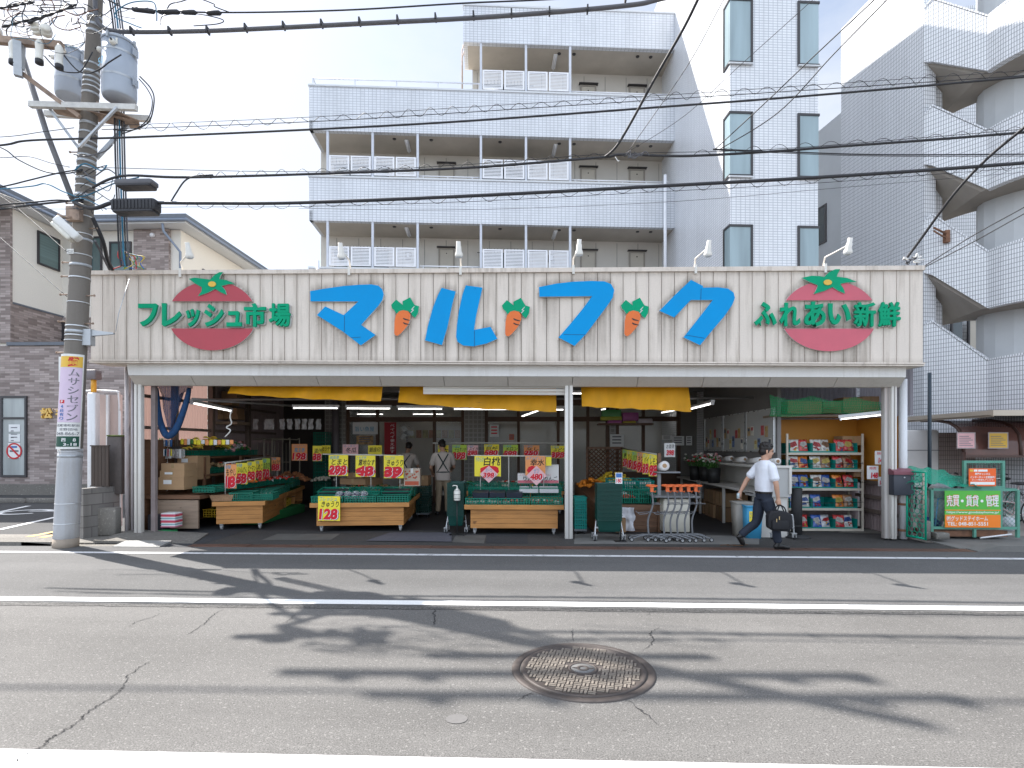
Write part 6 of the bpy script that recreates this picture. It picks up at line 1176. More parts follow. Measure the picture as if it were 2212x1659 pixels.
# ---- shopping carts
def cart():
    t=thing('shopping_cart','x','shopping cart'); gr_=M('cart_grey',(.16,.165,.175),.45,.08,6); mb=MB()
    mb.tube(smooth([(-.05,0,.10),(-.06,0,.36),(.02,0,.62),(.0,0,.86),(.0,0,.93)],5),.016,8); mb.build('post',gr_,t)
    mb=MB(); 
    for s in (-1,1): mb.tube(smooth([(-.05,0,.11),(-.16,s*.05,.10),(-.34,s*.10,.055),(-.36,s*.10,.05)],4),.013,6); mb.tube(smooth([(-.05,0,.11),(.06,s*.08,.10),(.20,s*.17,.06),(.22,s*.17,.05)],4),.014,6)
    mb.build('base_frame',gr_,t); mb=MB()
    for s in (-1,1): mb.tube(smooth([(-.03,0,.50),(-.10,s*.10,.48),(-.22,s*.12,.47),(-.25,s*.12,.50)],4),.007,6); mb.tube(smooth([(.0,0,.62),(.06,s*.08,.64),(.14,s*.10,.64)],4),.007,6)
    mb.build('basket_hook',gr_,t); mb=MB(); q=[(.085*math.cos(2*PI*k/18),.17*math.sin(2*PI*k/18),.945) for k in range(19)]; mb.tube(q,.014,6,caps=False); mb.build('handle',M('cart_orange',(.80,.17,.05),.4,.06,6),t)
    mb=MB(); mb.box(-.025,.03,-.02,.02,.84,.93); mb.tube([(.02,0,.86),(.06,0,.83),(.07,0,.86)],.009,6); mb.build('handle_hook',MATS['cart_orange'],t)
    for x,y in ((-.35,-.10),(-.35,.10),(.21,-.17),(.21,.17)):
        mb=MB(); mb.box(x-.01,x+.01,y-.02,y+.02,.045,.07); c=mb.build('castor',gr_,t); mb=MB(); mb.lathe((0,0,0),[(.012,-.014),(.036,-.013),(.038,0),(.036,.013),(.012,.014)],14,0,Matrix.Translation((x,y,.038))@Matrix.Rotation(PI/2,4,'X')); mb.build('wheel',rub,c); mb=MB(); mb.lathe((0,0,0),[(.022,-.017),(.022,.017)],12,0,Matrix.Translation((x,y,.038))@Matrix.Rotation(PI/2,4,'X')); mb.build('hub',wheelg,c)
    return t
c0=cart()
for i,px_ in enumerate((1406,1440,1455,1470,1487,1503)):
    l=at(px_,1060,9.42); lab='grey shopping cart with orange handle in the nested row, %s from the left'%ordw(i+1); loc=(l.x,9.36+.015*i,0); rz=R(3*(i%3)-3)
    if i==0: c0.location=loc; c0.rotation_euler=(0,0,rz); c0['label']=lab; c0['group']='nested shopping carts'
    else: dup(c0,loc,rz,lab,'nested shopping carts')
# ---- wooden fruit rack right of the pillar
fx0,fx1=1.05,2.46; rk=thing('fruit_rack','brown wooden fruit rack with trellis back behind the basket stack and carts','display rack',(0,0,0))
mb=MB(); p=at(1424,979,10.3); z1=p.z
mb.box(p.x-.03,p.x+.03,10.28,10.36,0,z1); mb.box(p.x-.75,p.x-.031,10.29,10.33,.42,.52); mb.build('post',brownw,rk); mb=MB()
for k in range(5): mb.box(p.x-.74,p.x-.035,10.31,10.335,.05+.074*k,.05+.074*k+.071)
mb.hexa([(p.x-.5,10.30,.40),(p.x-.43,10.30,.42),(p.x-.08,10.30,.10),(p.x-.15,10.30,.07),(p.x-.5,10.31,.40),(p.x-.43,10.31,.42),(p.x-.08,10.31,.10),(p.x-.15,10.31,.07)]); mb.build('front_board',brownw,rk)
mb=MB(); mb.hexa([(1.2,10.34,0),(p.x,10.34,0),(p.x-.15,13.6,0),(1.1,13.6,0),(1.25,10.34,.5),(p.x,10.34,.5),(p.x-.15,13.6,.72),(1.1,13.6,.72)]); mb.build('sloping_bed',brownw,rk)
mb=MB(); a,b=at(1266,967,13.55),at(1345,967,13.55)
for z in (a.z-.03,.78): mb.box(a.x,b.x,13.53,13.57,z,z+.05)
for x in (a.x,b.x-.05): mb.box(x,x+.05,13.53,13.57,.7,a.z)
for s in (1,-1):
    k=-.9
    while k<2.0:
        x0,x1,zb,zt_=a.x+k,a.x+k+s*.85,.8,a.z
        def clip(x): return zb+(x-x0)/(x1-x0)*(zt_-zb)
        u0,u1=(x0,x1) if s>0 else (x1,x0); lo,hi=max(u0,a.x),min(u1,b.x)
        if hi>lo+.02: mb.tube([(lo,13.55-.012*s,clip(lo)),(hi,13.55-.012*s,clip(hi))],.014,4)
        k+=.115
mb.build('trellis',brownw,rk)
q0_,q1_=Vector((p.x,10.32,z1-.03)),Vector((b.x,13.55,a.z-.02)); rail('card_rail','dark rail of six cards along the right side of the fruit rack',q0_,q1_,((0,1.0),(1,.8)),.016)
for k in range(6):
    o=q0_.lerp(q1_,.12+.15*k); x_=CXP+FPX*((C_*o.x+S_*o.y)/(-S_*o.x+C_*o.y)); sc_=FPX/(C_*o.y-S_*o.x); y_=HYP-(o.z-CAMH)*sc_
    card(x_-.09*sc_,x_+.09*sc_,y_+1,y_+.44*sc_,o.y-.02,[cy,cy,cor,cygr,cy,cygr][k],std2('甘い',('レモン','パイン','キウイ','バナナ','りんご','柿')[k],('98','398','98','158','198','298')[k]),'price card on the fruit rack rail reading %s, %s from the front'%(('レモン','パイン','キウイ','バナナ','りんご','柿')[k],ordw(k+1)),R(-8))
for i in range(2): crate((p.x-.55+.36*i,10.62,.56),'teal lattice crate at the front of the fruit rack, %s one'%('left','right')[i],w=.35,d=.5,h=.28,mat=cg,bars=8,tilt=R(5)); 
for i in range(3): 
    crate((p.x-.70+.31*i,11.25,.74),'teal lattice crate with white milk cartons on the fruit rack, %s one'%('left','middle','right')[i],w=.30,d=.42,h=.2,mat=ct,bars=6,tilt=R(5))
    t=thing('milk_carton_row','row of white drink cartons standing in the %s upper crate of the fruit rack'%('left','middle','right')[i],'cartons',(p.x-.70+.31*i,11.25,.76),0); t.rotation_euler.x=R(5)
    for k in range(3): mb=MB(); mb.bbox(-.12+.08*k,-.12+.08*k+.07,-.12,-.05,0,.16,.008); mb.build('carton',[wbox,MATS['light_blue'] if 'light_blue' in MATS else wbox][0],t)
heap('orange_heap','heap of oranges at the left of the fruit rack',(1.35,12.2,.72),.6,.7,.16,.04,orange_f,60); heap('lemon_heap','heap of yellow fruit before the trellis of the fruit rack',(1.95,12.7,.80),.7,.6,.22,.045,lemon,60); heap('tomato_heap','red tomatoes at the front of the fruit rack crates',(p.x-.55,10.62,.6),.3,.4,.05,.035,tomato_m,25)
q=at(1405-40,1030,10.9); mb=MB(); mb.bbox(q.x-.62,q.x-.12,10.7,11.1,.62,.71,.02); tag(mb.build('melon_box',wbox),'white open box under the melon on the fruit rack','box'); mb=MB(); mb.ell((q.x-.36,10.9,.80),.125,.12,.115,0,16,10); o=mb.build('melon',melon); tag(o,'pale netted melon sitting on the white box of the fruit rack','melon'); mb=MB(); mb.tube([(q.x-.36,10.9,.905),(q.x-.36,10.9,.94),(q.x-.33,10.9,.95)],.007,6); mb.build('stem',leafg,o)
mb=MB(); q=at(1356,1124,10.0); rings=[]
for i in range(9):
    x=q.x-.14+.28*i/8; rings.append([(x+.02*math.sin(j*1.3+i),10.1+.03*math.sin(i*1.7+j*.5)+.02*math.cos(j*2.1),.05+.055*j) for j in range(9)])
mb.quadstrip(rings,0,False,False); tag(mb.build('white_sack',M('sack_white',(.62,.62,.65),.5,.08,9)),'crumpled white plastic sack hanging by the tall basket stack','sack')
t=thing('packing_desk','cream packing desk with grey top behind the shopping carts','desk',(at(1462,1100,10.0).x,10.0,0)); mb=MB(); mb.bbox(-.24,.24,0,.5,.05,.66,.02); mb.build('cabinet',M('cream_metal',(.58,.55,.47),.5,.06,4),t); mb=MB(); mb.bbox(-.42,.42,-.06,1.3,.68,.71,.03); mb.build('desk_top',M('grey_laminate',(.22,.23,.24),.4,.06,4),t); mb=MB(); mb.box(-.30,-.24,.2,.26,.71,1.12); mb.bbox(-.34,.1,.1,.4,1.12,1.15,.02); mb.build('upper_shelf',MATS['grey_laminate'],t)
o=t.location+Vector((-.2,.2,1.24)); mb=MB(); mb.lathe((0,0,0),[(.04,-.12),(.09,-.12),(.09,.12),(.04,.12)],18,0,Matrix.Translation(o)@Matrix.Rotation(R(80),4,'X')); o_=tag(mb.build('bag_roll',wbox),'white roll of thin plastic bags on the packing desk shelf','roll'); mb=MB(); mb.lathe((0,0,0),[(.041,-.125),(.041,.125)],12,0,Matrix.Translation(o)@Matrix.Rotation(R(80),4,'X')); mb.build('core',card_b,o_)
card(1435,1458,957,987,11.2,paper,[('お買得',inkk,.2,.9,.6,.9,.005),('398','price',.2,.9,.1,.5)],'white price board reading 398 above the packing desk')
# ---- shelf board with packs high behind the third awning
mb=MB(); a,b=at(1292,918,14.9),at(1412,918,14.9); mb.box(a.x,b.x,14.9,15.2,a.z,a.z+.05); tag(mb.build('high_shelf',brownw),'brown shelf board high at the back carrying bright packs','shelf board')
for k,(x0,x1,y0,y1,c) in enumerate(((1300,1342,885,901,'green'),(1298,1344,899,908,'lime'),(1313,1344,907,917,'violet'),(1345,1380,891,909,'violet'),(1346,1374,909,917,'yellow'),(1378,1410,904,917,'white'))):
    a,b=at(x0,y1,14.95),at(x1,y0,14.95); mb=MB(); mb.bbox(a.x,b.x,14.95,15.15,a.z,b.z,.03); cm={'green':(.10,.36,.12),'lime':(.45,.48,.05),'violet':(.45,.12,.36),'yellow':(.6,.5,.08),'white':(.6,.55,.6)}[c]; tag(mb.build('paper_pack',M('pack_'+c,cm,.35,.1,9)),c+' plastic wrapped pack on the high back shelf, %s'%('topmost at left','second down at left','lowest at left','big one in the middle','lowest in the middle','at the right end')[k],'pack')
# ---- long counter along the partition
ctr=thing('packing_counter','long white packing counter along the whiteboard wall','counter',(0,0,0)); cwht=M('counter_white',(.60,.58,.54),.35,.06,2)
mb=MB(); mb.box(4.0,4.69,9.9,15.0,.76,.80); mb.build('counter_top',cwht,ctr); mb=MB(); mb.box(4.62,4.69,9.9,15.0,.80,1.22); mb.build('back_board',cwht,ctr)
for y in (10.0,11.6,13.2,14.8): mb=MB(); mb.box(4.06,4.11,y,y+.05,0,.76); mb.build('leg',cwht,ctr)
mb=MB(); mb.box(4.2,4.69,9.9,15.0,1.22,1.26); mb.build('roll_shelf',cwht,ctr)
for k,y in enumerate((11.2,12.6,14.0)):
    t=thing('whiteboard',('nearest','middle','farthest')[k]+' whiteboard with posters on the wall above the packing counter','whiteboard',(4.66,y-.65,1.5)); mb=MB(); mb.box(-.0,.03,0,1.34,0,.86); mb.build('panel',M('whiteboard_face',(.50,.51,.50),.12,.04,1),t); mb=MB()
    for a_ in ((0,.02,0,.86),(1.32,1.34,0,.86),(.02,1.32,0,.02),(.02,1.32,.84,.86)): mb.box(-.012,0,a_[0],a_[1],a_[2],a_[3])
    mb.build('frame',chrome,t)
    for j in range(7): 
        y0,z0=.1+.17*j+random.uniform(-.02,.02),random.choice((.06,.1,.3,.34)); hh=random.uniform(.18,.26); mb=MB(); mb.box(-.006,-.002,y0,y0+.14,z0,z0+hh); o=mb.build('poster',M('poster_%d'%(j%5),[(.6,.58,.52),(.5,.35,.18),(.55,.12,.12),(.15,.22,.4),(.58,.55,.3)][j%5],.6,.35,11),t); mb=MB(); mb.box(-.0085,-.0062,y0+.02,y0+.12,z0+hh*.55,z0+hh*.9); mb.build('poster_picture',M('poster_pic_%d'%(j%3),[(.1,.12,.15),(.45,.3,.1),(.5,.1,.1)][j%3],.6,.5,18),o)
for k in range(6): 
    y=10.2+.75*k; mb=MB(); mb.lathe((0,0,0),[(.02,-.28),(.06,-.28),(.06,.28),(.02,.28)],14,0,Matrix.Translation((4.45,y,1.33))@Matrix.Rotation(R(86),4,'X')); o=tag(mb.build('wrapping_roll',wbox),'white wrapping roll on the ledge below the whiteboards, %s from the front'%ordw(k+1),'roll','wrapping rolls below the whiteboards'); mb=MB(); mb.lathe((0,0,0),[(.03,-.29),(.03,.29)],10,0,Matrix.Translation((4.45,y,1.33))@Matrix.Rotation(R(86),4,'X')); mb.build('core',card_d,o)
for k,(px_,Y) in enumerate(((1502,13.4),(1524,12.9),(1542,12.3))):
    q=at(px_,1040,Y); t=thing('flower_bucket','black bucket of wrapped cut flowers on the counter, %s from the left'%ordw(k+1),'flower bucket',(q.x,Y,.80)); mb=MB(); mb.lathe((0,0,0),[(.0,0),(.12,0),(.15,.34),(.145,.34),(.11,.02),(0,.02)],16); mb.build('bucket',blk,t); mb=MB(); fl=MB()
    for j in range(26):
        a=random.uniform(0,6.28); r0=random.uniform(.05,.3); tip=Vector((r0*math.cos(a),r0*math.sin(a),random.uniform(.45,.66))); mb.tube([(tip.x*.2,tip.y*.2,.2),tip*.8,tip],.006,4); fl.ell(tip,.032,.032,.026,j%4,6,4)
        for _ in range(2): v=tip*random.uniform(.6,.9); mb.face([v,v+Vector((random.uniform(-.06,.06),random.uniform(-.06,.06),.05)),v+Vector((random.uniform(-.06,.06),random.uniform(-.06,.06),.01))])
    mb.build('stems',leafg,t); fl.build('blossom',[M('flower_white',(.62,.60,.55),.6,.1,9),M('flower_pink',(.6,.3,.32),.6,.1,9),MATS['flower_white'],M('flower_red',(.5,.04,.05),.6,.1,9)],t)
for k,(y,z,mm) in enumerate(((12.0,0,card_d),(12.0,.32,card_b),(12.7,0,card_b),(12.75,.32,card_d),(13.5,0,card_d),(10.9,0,card_b))): 
    t=thing('cardboard_box','cardboard box under the long counter, %s'%('lower one of the second pile','upper one of the second pile','lower one of the third pile','upper one of the third pile','alone at the far end','nearest the front end')[k],'box',(4.38,y,z),R(2*k-4)); mb=MB(); mb.box(-.25,.25,-.3,.3,0,.30); mb.build('body',mm,t,bev=.004); mb=MB(); mb.box(-.251,.251,-.025,.025,.05,.302); mb.build('tape',MATS['parcel_tape'],t)
t=thing('counter_end_case','white framed case standing on the near end of the packing counter','display case',(4.0,9.75,0)); mb=MB(); mb.box(.0,.6,0,.04,.78,1.28); mb.box(.0,.6,.0,.5,.72,.78); mb.build('case_board',M('case_grey',(.42,.42,.41),.4,.05,3),t); mb=MB()
for a_ in ((0,.04,.78,1.28),(.56,.6,.78,1.28),(.04,.56,1.24,1.28)): mb.box(a_[0],a_[1],-.03,0,a_[2],a_[3])
mb.build('case_frame',cwht,t); mb=MB(); mb.box(.1,.56,.05,.45,0,.72); mb.build('lower_cabinet',cwht,t)
def bin_(nm,px_,Y,h,r,mat,lab):
    q=at(px_,1100,Y); t=thing(nm,lab,'bin',(q.x,Y,0)); mb=MB(); rr=lambda k,z: [Vector((sx*r*k,sy*r*.8*k,z)) for sx,sy in ((-1,-.8),(-.8,-1),(.8,-1),(1,-.8),(1,.8),(.8,1),(-.8,1),(-1,.8))]
    mb.quadstrip([rr(.82,0),rr(.98,h*.9)]); mb.build('body',mat,t); mb=MB(); mb.quadstrip([rr(1.06,h*.9),rr(1.08,h*.94),rr(.95,h*.94),rr(.9,h*.5)],0,True,False); mb.build('rim',mat,t); return t
b_=bin_('rubbish_bin',1625,9.75,.62,.15,M('bin_blue',(.05,.30,.52),.4,.06,5),'light blue plastic bin behind the walking man'); mb=MB(); mb.box(-.10,.08,-.125,-.121,.30,.48); n=mb.build('notice',cy,b_); mb=MB()
for z in (.43,.37): put_text(mb,'可燃ごみ' if z>.4 else 'ペットボトル',(0,-.126,0),(1,0,0),(0,0,1),-.09,.07,z-.02,z+.025,.0005)
mb.build('lettering',inkb,n); bin_('rubbish_bin',1603,9.95,.66,.17,M('bin_grey',(.30,.28,.25),.5,.08,5),'grey plastic bin left of the blue one')
q=at(1718,1150,9.9); t=thing('umbrella_bag_stand','black cylindrical umbrella stand on a round foot before the snack shelf','stand',(q.x,9.85,0)); mb=MB(); mb.lathe((0,0,0),[(.0,0),(.23,0),(.23,.02),(.10,.045),(.095,.05)],24); mb.build('foot',rub,t); mb=MB(); mb.lathe((0,0,0),[(.09,.045),(.09,.86),(.08,.875),(.07,.84),(0,.84)],20); mb.build('drum',rub,t); mb=MB()
for z in (.2,.6,.84): mb.lathe((0,0,z),[(.0925,0),(.0925,.02)],20,caps=False)
mb.build('band',blk,t)
q=at(1706,1150,9.5); t=thing('hand_cart','small chrome tube hand cart at the end of the counter','cart',(q.x,9.6,0)); mb=MB(); mb.tube(smooth([(-.25,0,.06),(-.24,0,.30),(-.2,0,.42),(.05,0,.43),(.10,0,.38),(.12,0,.06)],4),.013,8); mb.tube(smooth([(-.25,.3,.06),(-.24,.3,.30),(-.2,.3,.42),(.05,.3,.43),(.10,.3,.38),(.12,.3,.06)],4),.013,8); mb.tube([(-.24,0,.2),(.11,0,.2)],.01,6); mb.tube([(-.2,0,.42),(-.2,.3,.42)],.01,6); mb.build('frame',chrome,t)
for x in (-.25,.12): 
    for y in (0,.3): castor(t,x,y,.035,rub)
# ---- snack shelf in the alcove
SX0,SX1=at(1699,1000,10.55).x,at(1866,1000,10.55).x; ZS=(.05,.44,.82,1.18,1.50); sh_=thing('snack_shelf','cream five tier steel shelf of snack crates against the orange wall','shelf',(SX0,10.55,0)); Ws=SX1-SX0; shm=M('shelf_cream',(.55,.50,.42),.5,.1,4)
for x in (0,Ws-.035):
    for y in (0,.45): mb=MB(); mb.box(x,x+.035,y,y+.03,0,1.86 if y==0 else 1.7); mb.build('post',shm,sh_)
for z in ZS: mb=MB(); mb.box(.002,Ws-.002,-.004,.48,z-.045,z-.02); mb.box(.036,Ws-.036,-.006,.002,z-.045,z+.0); mb.build('shelf_board',shm,sh_)
mb=MB()
for z in ZS[1:4]: mb.tube(smooth([(.02,-.02,z+.12),(Ws*.5,-.035,z+.10),(Ws-.02,-.02,z+.12)],4),.006,5)
mb.build('elastic_cord',blk,sh_)
def opencrate(loc,lab,w):
    mb=MB(); d,h=.36,.20; mb.box(-w/2,w/2,0,d,0,.01); mb.box(-w/2,w/2,d-.01,d,.01,h)
    for s in (-1,1): 
        x0,x1=(s*w/2-.008,s*w/2) if s>0 else (s*w/2,s*w/2+.008)
        mb.box(x0,x1,0,d-.01,.01,h); 
        for k in range(6): mb.box(x0-.004,x1+.004,.03+.055*k,.045+.055*k,.01,h)
    mb.box(-w/2,w/2,-.004,.006,.0,.045)
    for k in range(9): mb.box(-w/2+.02+(w-.06)*k/8,-w/2+.04+(w-.06)*k/8,d-.016,d-.009,.01,h)
    o=mb.build('snack_crate',ct); o.location=loc; return tag(o,lab,'crate','teal snack crates')
def snack(loc,c1,c2,lab,w,h,lean,rz):
    o=thing('snack_bag',lab,'snack bag',loc,rz,'snack bags on the cream shelf'); o.rotation_euler=(lean,0,rz); mb=MB(); rings=[]; n=9
    for i in range(n+1):
        u=i/n; th=.035*math.sin(PI*u)**.6+.002; ww=w*(1-.10*math.sin(PI*u)); z=h*u
        rings.append([Vector((ww/2*math.cos(2*PI*k/12),th*math.sin(2*PI*k/12)*(1+.25*math.sin(k*2+i*1.3)),z)) for k in range(12)])
    mb.quadstrip(rings); mb.build('bag',c1,o)
    mb=MB(); sg_=random.choice((-1,1)); j=lambda: random.uniform(-.07,.07); P=[(sg_*w*(-.36+j()),h*(.56+j())),(sg_*w*(-.2+j()),h*(.82+j()*.5)),(sg_*w*(.3+j()),h*(.74+j())),(sg_*w*(.38+j()*.5),h*(.50+j())),(sg_*w*(.05+j()),h*(.42+j()))]; mb.prism(P,(0,-.040,0),(1,0,0),(0,0,1),.004)
    for _ in range(random.choice((1,2,3))): zz=h*random.uniform(.12,.34); xx=w*random.uniform(-.3,.05); mb.box(xx,xx+w*random.uniform(.15,.3),-.0432-random.uniform(0,.002),-.036,zz,zz+h*random.uniform(.04,.12),1)
    for _ in range(3): mb.ell((w*random.uniform(-.26,.26),-.036,h*random.uniform(.15,.45)),w*random.uniform(.06,.14),.009,h*random.uniform(.04,.08),2,7,5); mb.build('print',[c2,random.choice((paper,c2,prr,inkb)),random.choice((banana,card_b,garlic,tomato_m))],o)
cols={'white':(.66,.64,.60),'red':(.55,.05,.05),'orange':(.70,.22,.04),'blue':(.05,.12,.40),'silver':(.50,.50,.52),'yellow':(.66,.52,.12),'brown':(.32,.17,.09)}; SM={k:M('snack_'+k,v,.28,.3,16,spec=.6) for k,v in cols.items()}
seq=[['white','red','white','white','red','red'],['white','orange','white','brown','red','brown'],['blue','blue','white','blue','orange','red'],['blue','white','blue','blue','orange','brown'],['white','red','blue','silver','red','white']]
prn=[['red','white','red','brown','white','yellow'],['red','blue','yellow','yellow','white','red'],['white','yellow','brown','white','red','white'],['white','blue','white','red','yellow','white'],['red','white','white','red','white','blue']]
lv=['bottom','second lowest','middle','second highest','top']; xs_=(.05,.475,.90); cw=.415
for r_ in range(5):
    z=ZS[4-r_]-.018
    for c in range(3):
        xc=SX0+.06+cw/2+c*(cw+.012); pos=('left','middle','right')[c]; opencrate((xc,10.55,z),'teal snack crate at %s on the %s tier of the cream shelf'%(pos,lv[4-r_]),cw)
        for k in range(2):
            if r_==3 and c==1 and k==1: continue
            c1,c2=seq[r_][2*c+k],prn[r_][2*c+k]; snack((xc-.105+.19*k+random.uniform(-.02,.02),10.585+.03*k,z+.012),SM[c1],SM[c2] if c2 in SM else paper,'%s snack bag with %s print, at %s in the %s crate, %s tier'%(c1,c2,('left','right')[k],pos,lv[4-r_]),.205,.265,R(-16),R(random.uniform(-14,14)))
    if r_ in (0,1,2): snack((SX1-.17,10.66,z+.01),SM['red'],SM['white'],'loose red and white snack bag right of the crates on the %s tier'%lv[4-r_],.18,.22,R(-18),R(12))
t=carton(1846,1866,1012,1030,10.6,.3,'opened brown carton at the right of the second highest tier',card_d); carton(1820,1866,948-6,968-6,10.75,.3,'pale brown carton standing on the top tier at right',card_b)
card(1873,1897,1006,1035,9.95,paper,[('特売',prr,.2,.8,.7,.92,.01),('148','price',.35,.95,.08,.5)],'white tag reading 148 at the left under the orange board'); card(1890,1911,974,1003,9.9,paper,[('特売',prr,.2,.8,.7,.92,.01),('148','price',.35,.95,.08,.5)],'white tag reading 148 highest on the orange board'); card(1897,1912,1030,1050,9.9,paper,[('148','price',.2,.9,.1,.6)],'small white tag reading 148 lowest beside the pillar')
# ---- nets
def net(name,mat,lab,cols_,nv=10,cell=None):
    mb=MB(); mb.quadstrip(cols_,0,False,False); return tag(mb.build(name,mat),lab,'net')
def netmat(name,c,sc,dens):
    m,nt,b=nodes(name); tc=nt.nodes.new('ShaderNodeTexCoord'); br=nt.nodes.new('ShaderNodeTexBrick'); br.offset=0; br.inputs['Scale'].default_value=1; br.inputs['Brick Width'].default_value=sc; br.inputs['Row Height'].default_value=sc; br.inputs['Mortar Size'].default_value=sc*.16; nt.links.new(tc.outputs['UV'],br.inputs['Vector'])
    b.inputs['Base Color'].default_value=c4(c); r=nt.nodes.new('ShaderNodeMapRange'); r.inputs[3].default_value=dens; r.inputs[4].default_value=1; nt.links.new(br.outputs['Fac'],r.inputs[0]); nt.links.new(r.outputs[0],b.inputs['Alpha']); b.inputs['Roughness'].default_value=.7; return m
gnet=netmat('green_net',(.01,.26,.09),.03,.10); bnet=netmat('blue_net',(.012,.045,.13),.02,.55); tnet=netmat('teal_net',(.0,.26,.16),.03,.6)
cl=[]
for i in range(40):
    u=i/39; px_=1662+240*u; sag=12*abs(math.sin(PI*u*2.6))+8*u; top=at(px_,852+sag*.8,10.15-.2*u); bot=at(px_,899-6*u+3*math.sin(u*9),10.3-.25*u); cl.append([top.lerp(bot,j/6)+Vector((0,-.05*math.sin(PI*j/6)+.012*math.sin(i+j),0)) for j in range(7)])
net('shelf_net',gnet,'green net draped in front of the boxes above the snack shelf',cl)
for k,(x0,x1,y0,y1) in enumerate(((1702,1776,866,893),(1778,1818,868,893),(1822,1862,858,892),(1863,1900,856,892))): carton(x0,x1,y0,y1,10.55,.35,'carton behind the green net above the snack shelf, %s from the left'%ordw(k+1),card_b if k!=1 else card_d)
mb=MB(); a,b=at(1672,896,10.5),at(1912,896,10.5); mb.box(a.x,b.x,10.5,11.0,a.z-.04,a.z); tag(mb.build('upper_board',greywood),'grey board carrying cartons above the snack shelf','shelf board')
cl=[]
for i in range(30):
    u=i/29; px_=335+78*u; d=abs(2*u-.9)**1.3; yb=943-104*min(1,d); top=at(336+76*u,832,9.95); bot=at(px_*.6+366*.4 if u<.9 else px_,yb,10.0); cl.append([top.lerp(bot,j/8)+Vector((.012*math.sin(i*1.1+j),.05*math.sin(PI*j/8)+.02*math.sin(i*.9),0)) for j in range(9)])
net('hanging_net',bnet,'dark blue net hanging in a loop at the left end of the shop',cl)
mb=MB(); P=smooth([at(338,838,9.93),at(344,900,9.93),at(356,936,9.93),at(368,940,9.93),at(384,920,9.93),at(402,870,9.93),at(409,838,9.93)],6); mb.tube(P,[.035+.03*math.sin(PI*k/(len(P)-1)) for k in range(len(P))],8); tag(mb.build('net_hem',M('net_blue',(.015,.06,.16),.8,.25,14)),'gathered blue net edge hanging in a U at the left end of the shop','net')
mb=MB(); mb.tube(smooth([at(501,885,9.85),at(497,900,9.85),at(500,915,9.85),at(489,915+8,9.85),at(498,930,9.85),at(486,944,9.85)],5),.012,6); tag(mb.build('white_string',rail_w),'white string dangling from the left end of the first awning','string')
# ---- left wall shelf
ls=thing('wall_shelf','tiered wooden produce shelf along the left wall of the shop','shelf',(0,0,0))
mb=MB(); mb.hexa([(-7.3,10.05,.62),(-6.25,10.05,.62),(-5.95,13.6,.66),(-7.3,13.6,.66),(-7.3,10.05,.69),(-6.25,10.05,.69),(-5.95,13.6,.73),(-7.3,13.6,.73)]); mb.build('lower_board',brownw,ls); mb=MB(); mb.box(-7.3,-6.65,10.9,13.7,1.0,1.04); mb.box(-7.3,-6.85,10.9,13.7,1.36,1.40); mb.build('tier_board',brownw,ls); mb=MB(); mb.box(-7.2,-6.3,10.08,10.12,.06,.6); mb.build('end_panel',greywood,ls); mb=MB(); mb.box(-7.34,-7.31,9.95,13.6,0,1.75)
for y in (10.9,12.3,13.6): mb.box(-6.72,-6.67,y,y+.05,.73,1.4)
mb.build('frame_post',brownw,ls)
mb=MB(); mb.bbox(-6.0,-5.55,11.0,13.2,0,.2,.04); tag(mb.build('turf_step',turf),'long low step covered in bright green turf before the left shelf','step')
for i in range(7): crate((-6.22+.03*i,10.35+.48*i,.74),'green lattice crate along the lower left wall shelf, %s from the front'%ordw(i+1),w=.42,d=.45,h=.11,rz=0,bars=7)
for i in range(5): crate((-6.95,11.2+.5*i,1.05),'green lattice crate on the middle tier of the left wall shelf, %s from the front'%ordw(i+1),w=.42,d=.46,h=.12,bars=7,tilt=R(0)); crate((-7.05,11.2+.5*i,1.41),'green lattice crate on the top tier of the left wall shelf, %s from the front'%ordw(i+1),w=.36,d=.46,h=.12,bars=7)
heap('tomato_heap','red tomato packs along the lower left wall shelf',(-6.05,12.6,.82),.4,1.4,.05,.04,None,55,0,mats=[tomato_m,plast,tomato_m]); heap('pepper_heap','green peppers behind the cartons on the left shelf',(-6.2,11.9,.82),.3,.5,.05,.035,greenp,30); heap('potato_heap','potatoes on the middle tier of the left wall shelf',(-6.9,11.5,1.16),.36,.9,.07,.04,potato,45); heap('leaf_heap','leafy greens on the middle tier at the far end of the left shelf',(-6.9,12.8,1.16),.36,.8,.08,.05,leafg,40,sq=1.6); heap('dried_packs','heap of mixed bagged dry goods on the top tier right of the bananas',(-7.05,12.75,1.5),.36,.9,.2,.05,None,50,0,mats=[plast,MATS['flower_pink'] if 'flower_pink' in MATS else plast,leafg,foil]); heap('mushroom_packs','pale and red packs on the middle tier by the rear cartons',(-6.9,12.1,1.16),.4,.6,.08,.04,None,36,0,mats=[garlic,tomato_m,plast]); heap('carrot_heap','orange and pale roots heaped on the lower left shelf',(-6.1,11.3,.84),.35,.5,.07,.03,None,35,0,mats=[MATS['carrot_orange'],garlic,potato],sq=2.4)
mb=MB()
for k in range(70):
    y=random.uniform(11.0,12.3); x=-7.02+random.uniform(-.16,.22); z=1.52+.28*(1-((y-11.65)/.66)**2)*random.uniform(.3,1); P=[Vector((x+.09*math.cos(a),y+random.uniform(-.01,.01),z+.05*math.sin(a))) for a in (0.3,.8,1.3,1.8,2.3)]; mb.tube(P,[.008,.018,.02,.018,.007],6,k%4)
tag(mb.build('banana_heap',[banana,banana,leafg,M('banana_bag',(.75,.62,.1),.3,.1,9)]),'mound of yellow bananas on the top tier of the left wall shelf','bananas')
gp=thing('wire_grid','white wire grid hung with household goods at the left end of the shop','wire rack',at(321,1060,10.65)); w_=at(362,1060,10.65).x-gp.location.x; mb=MB()
for k in range(12): mb.tube([(w_*k/11,0,0),(w_*k/11,0,1.05)],.004,4)
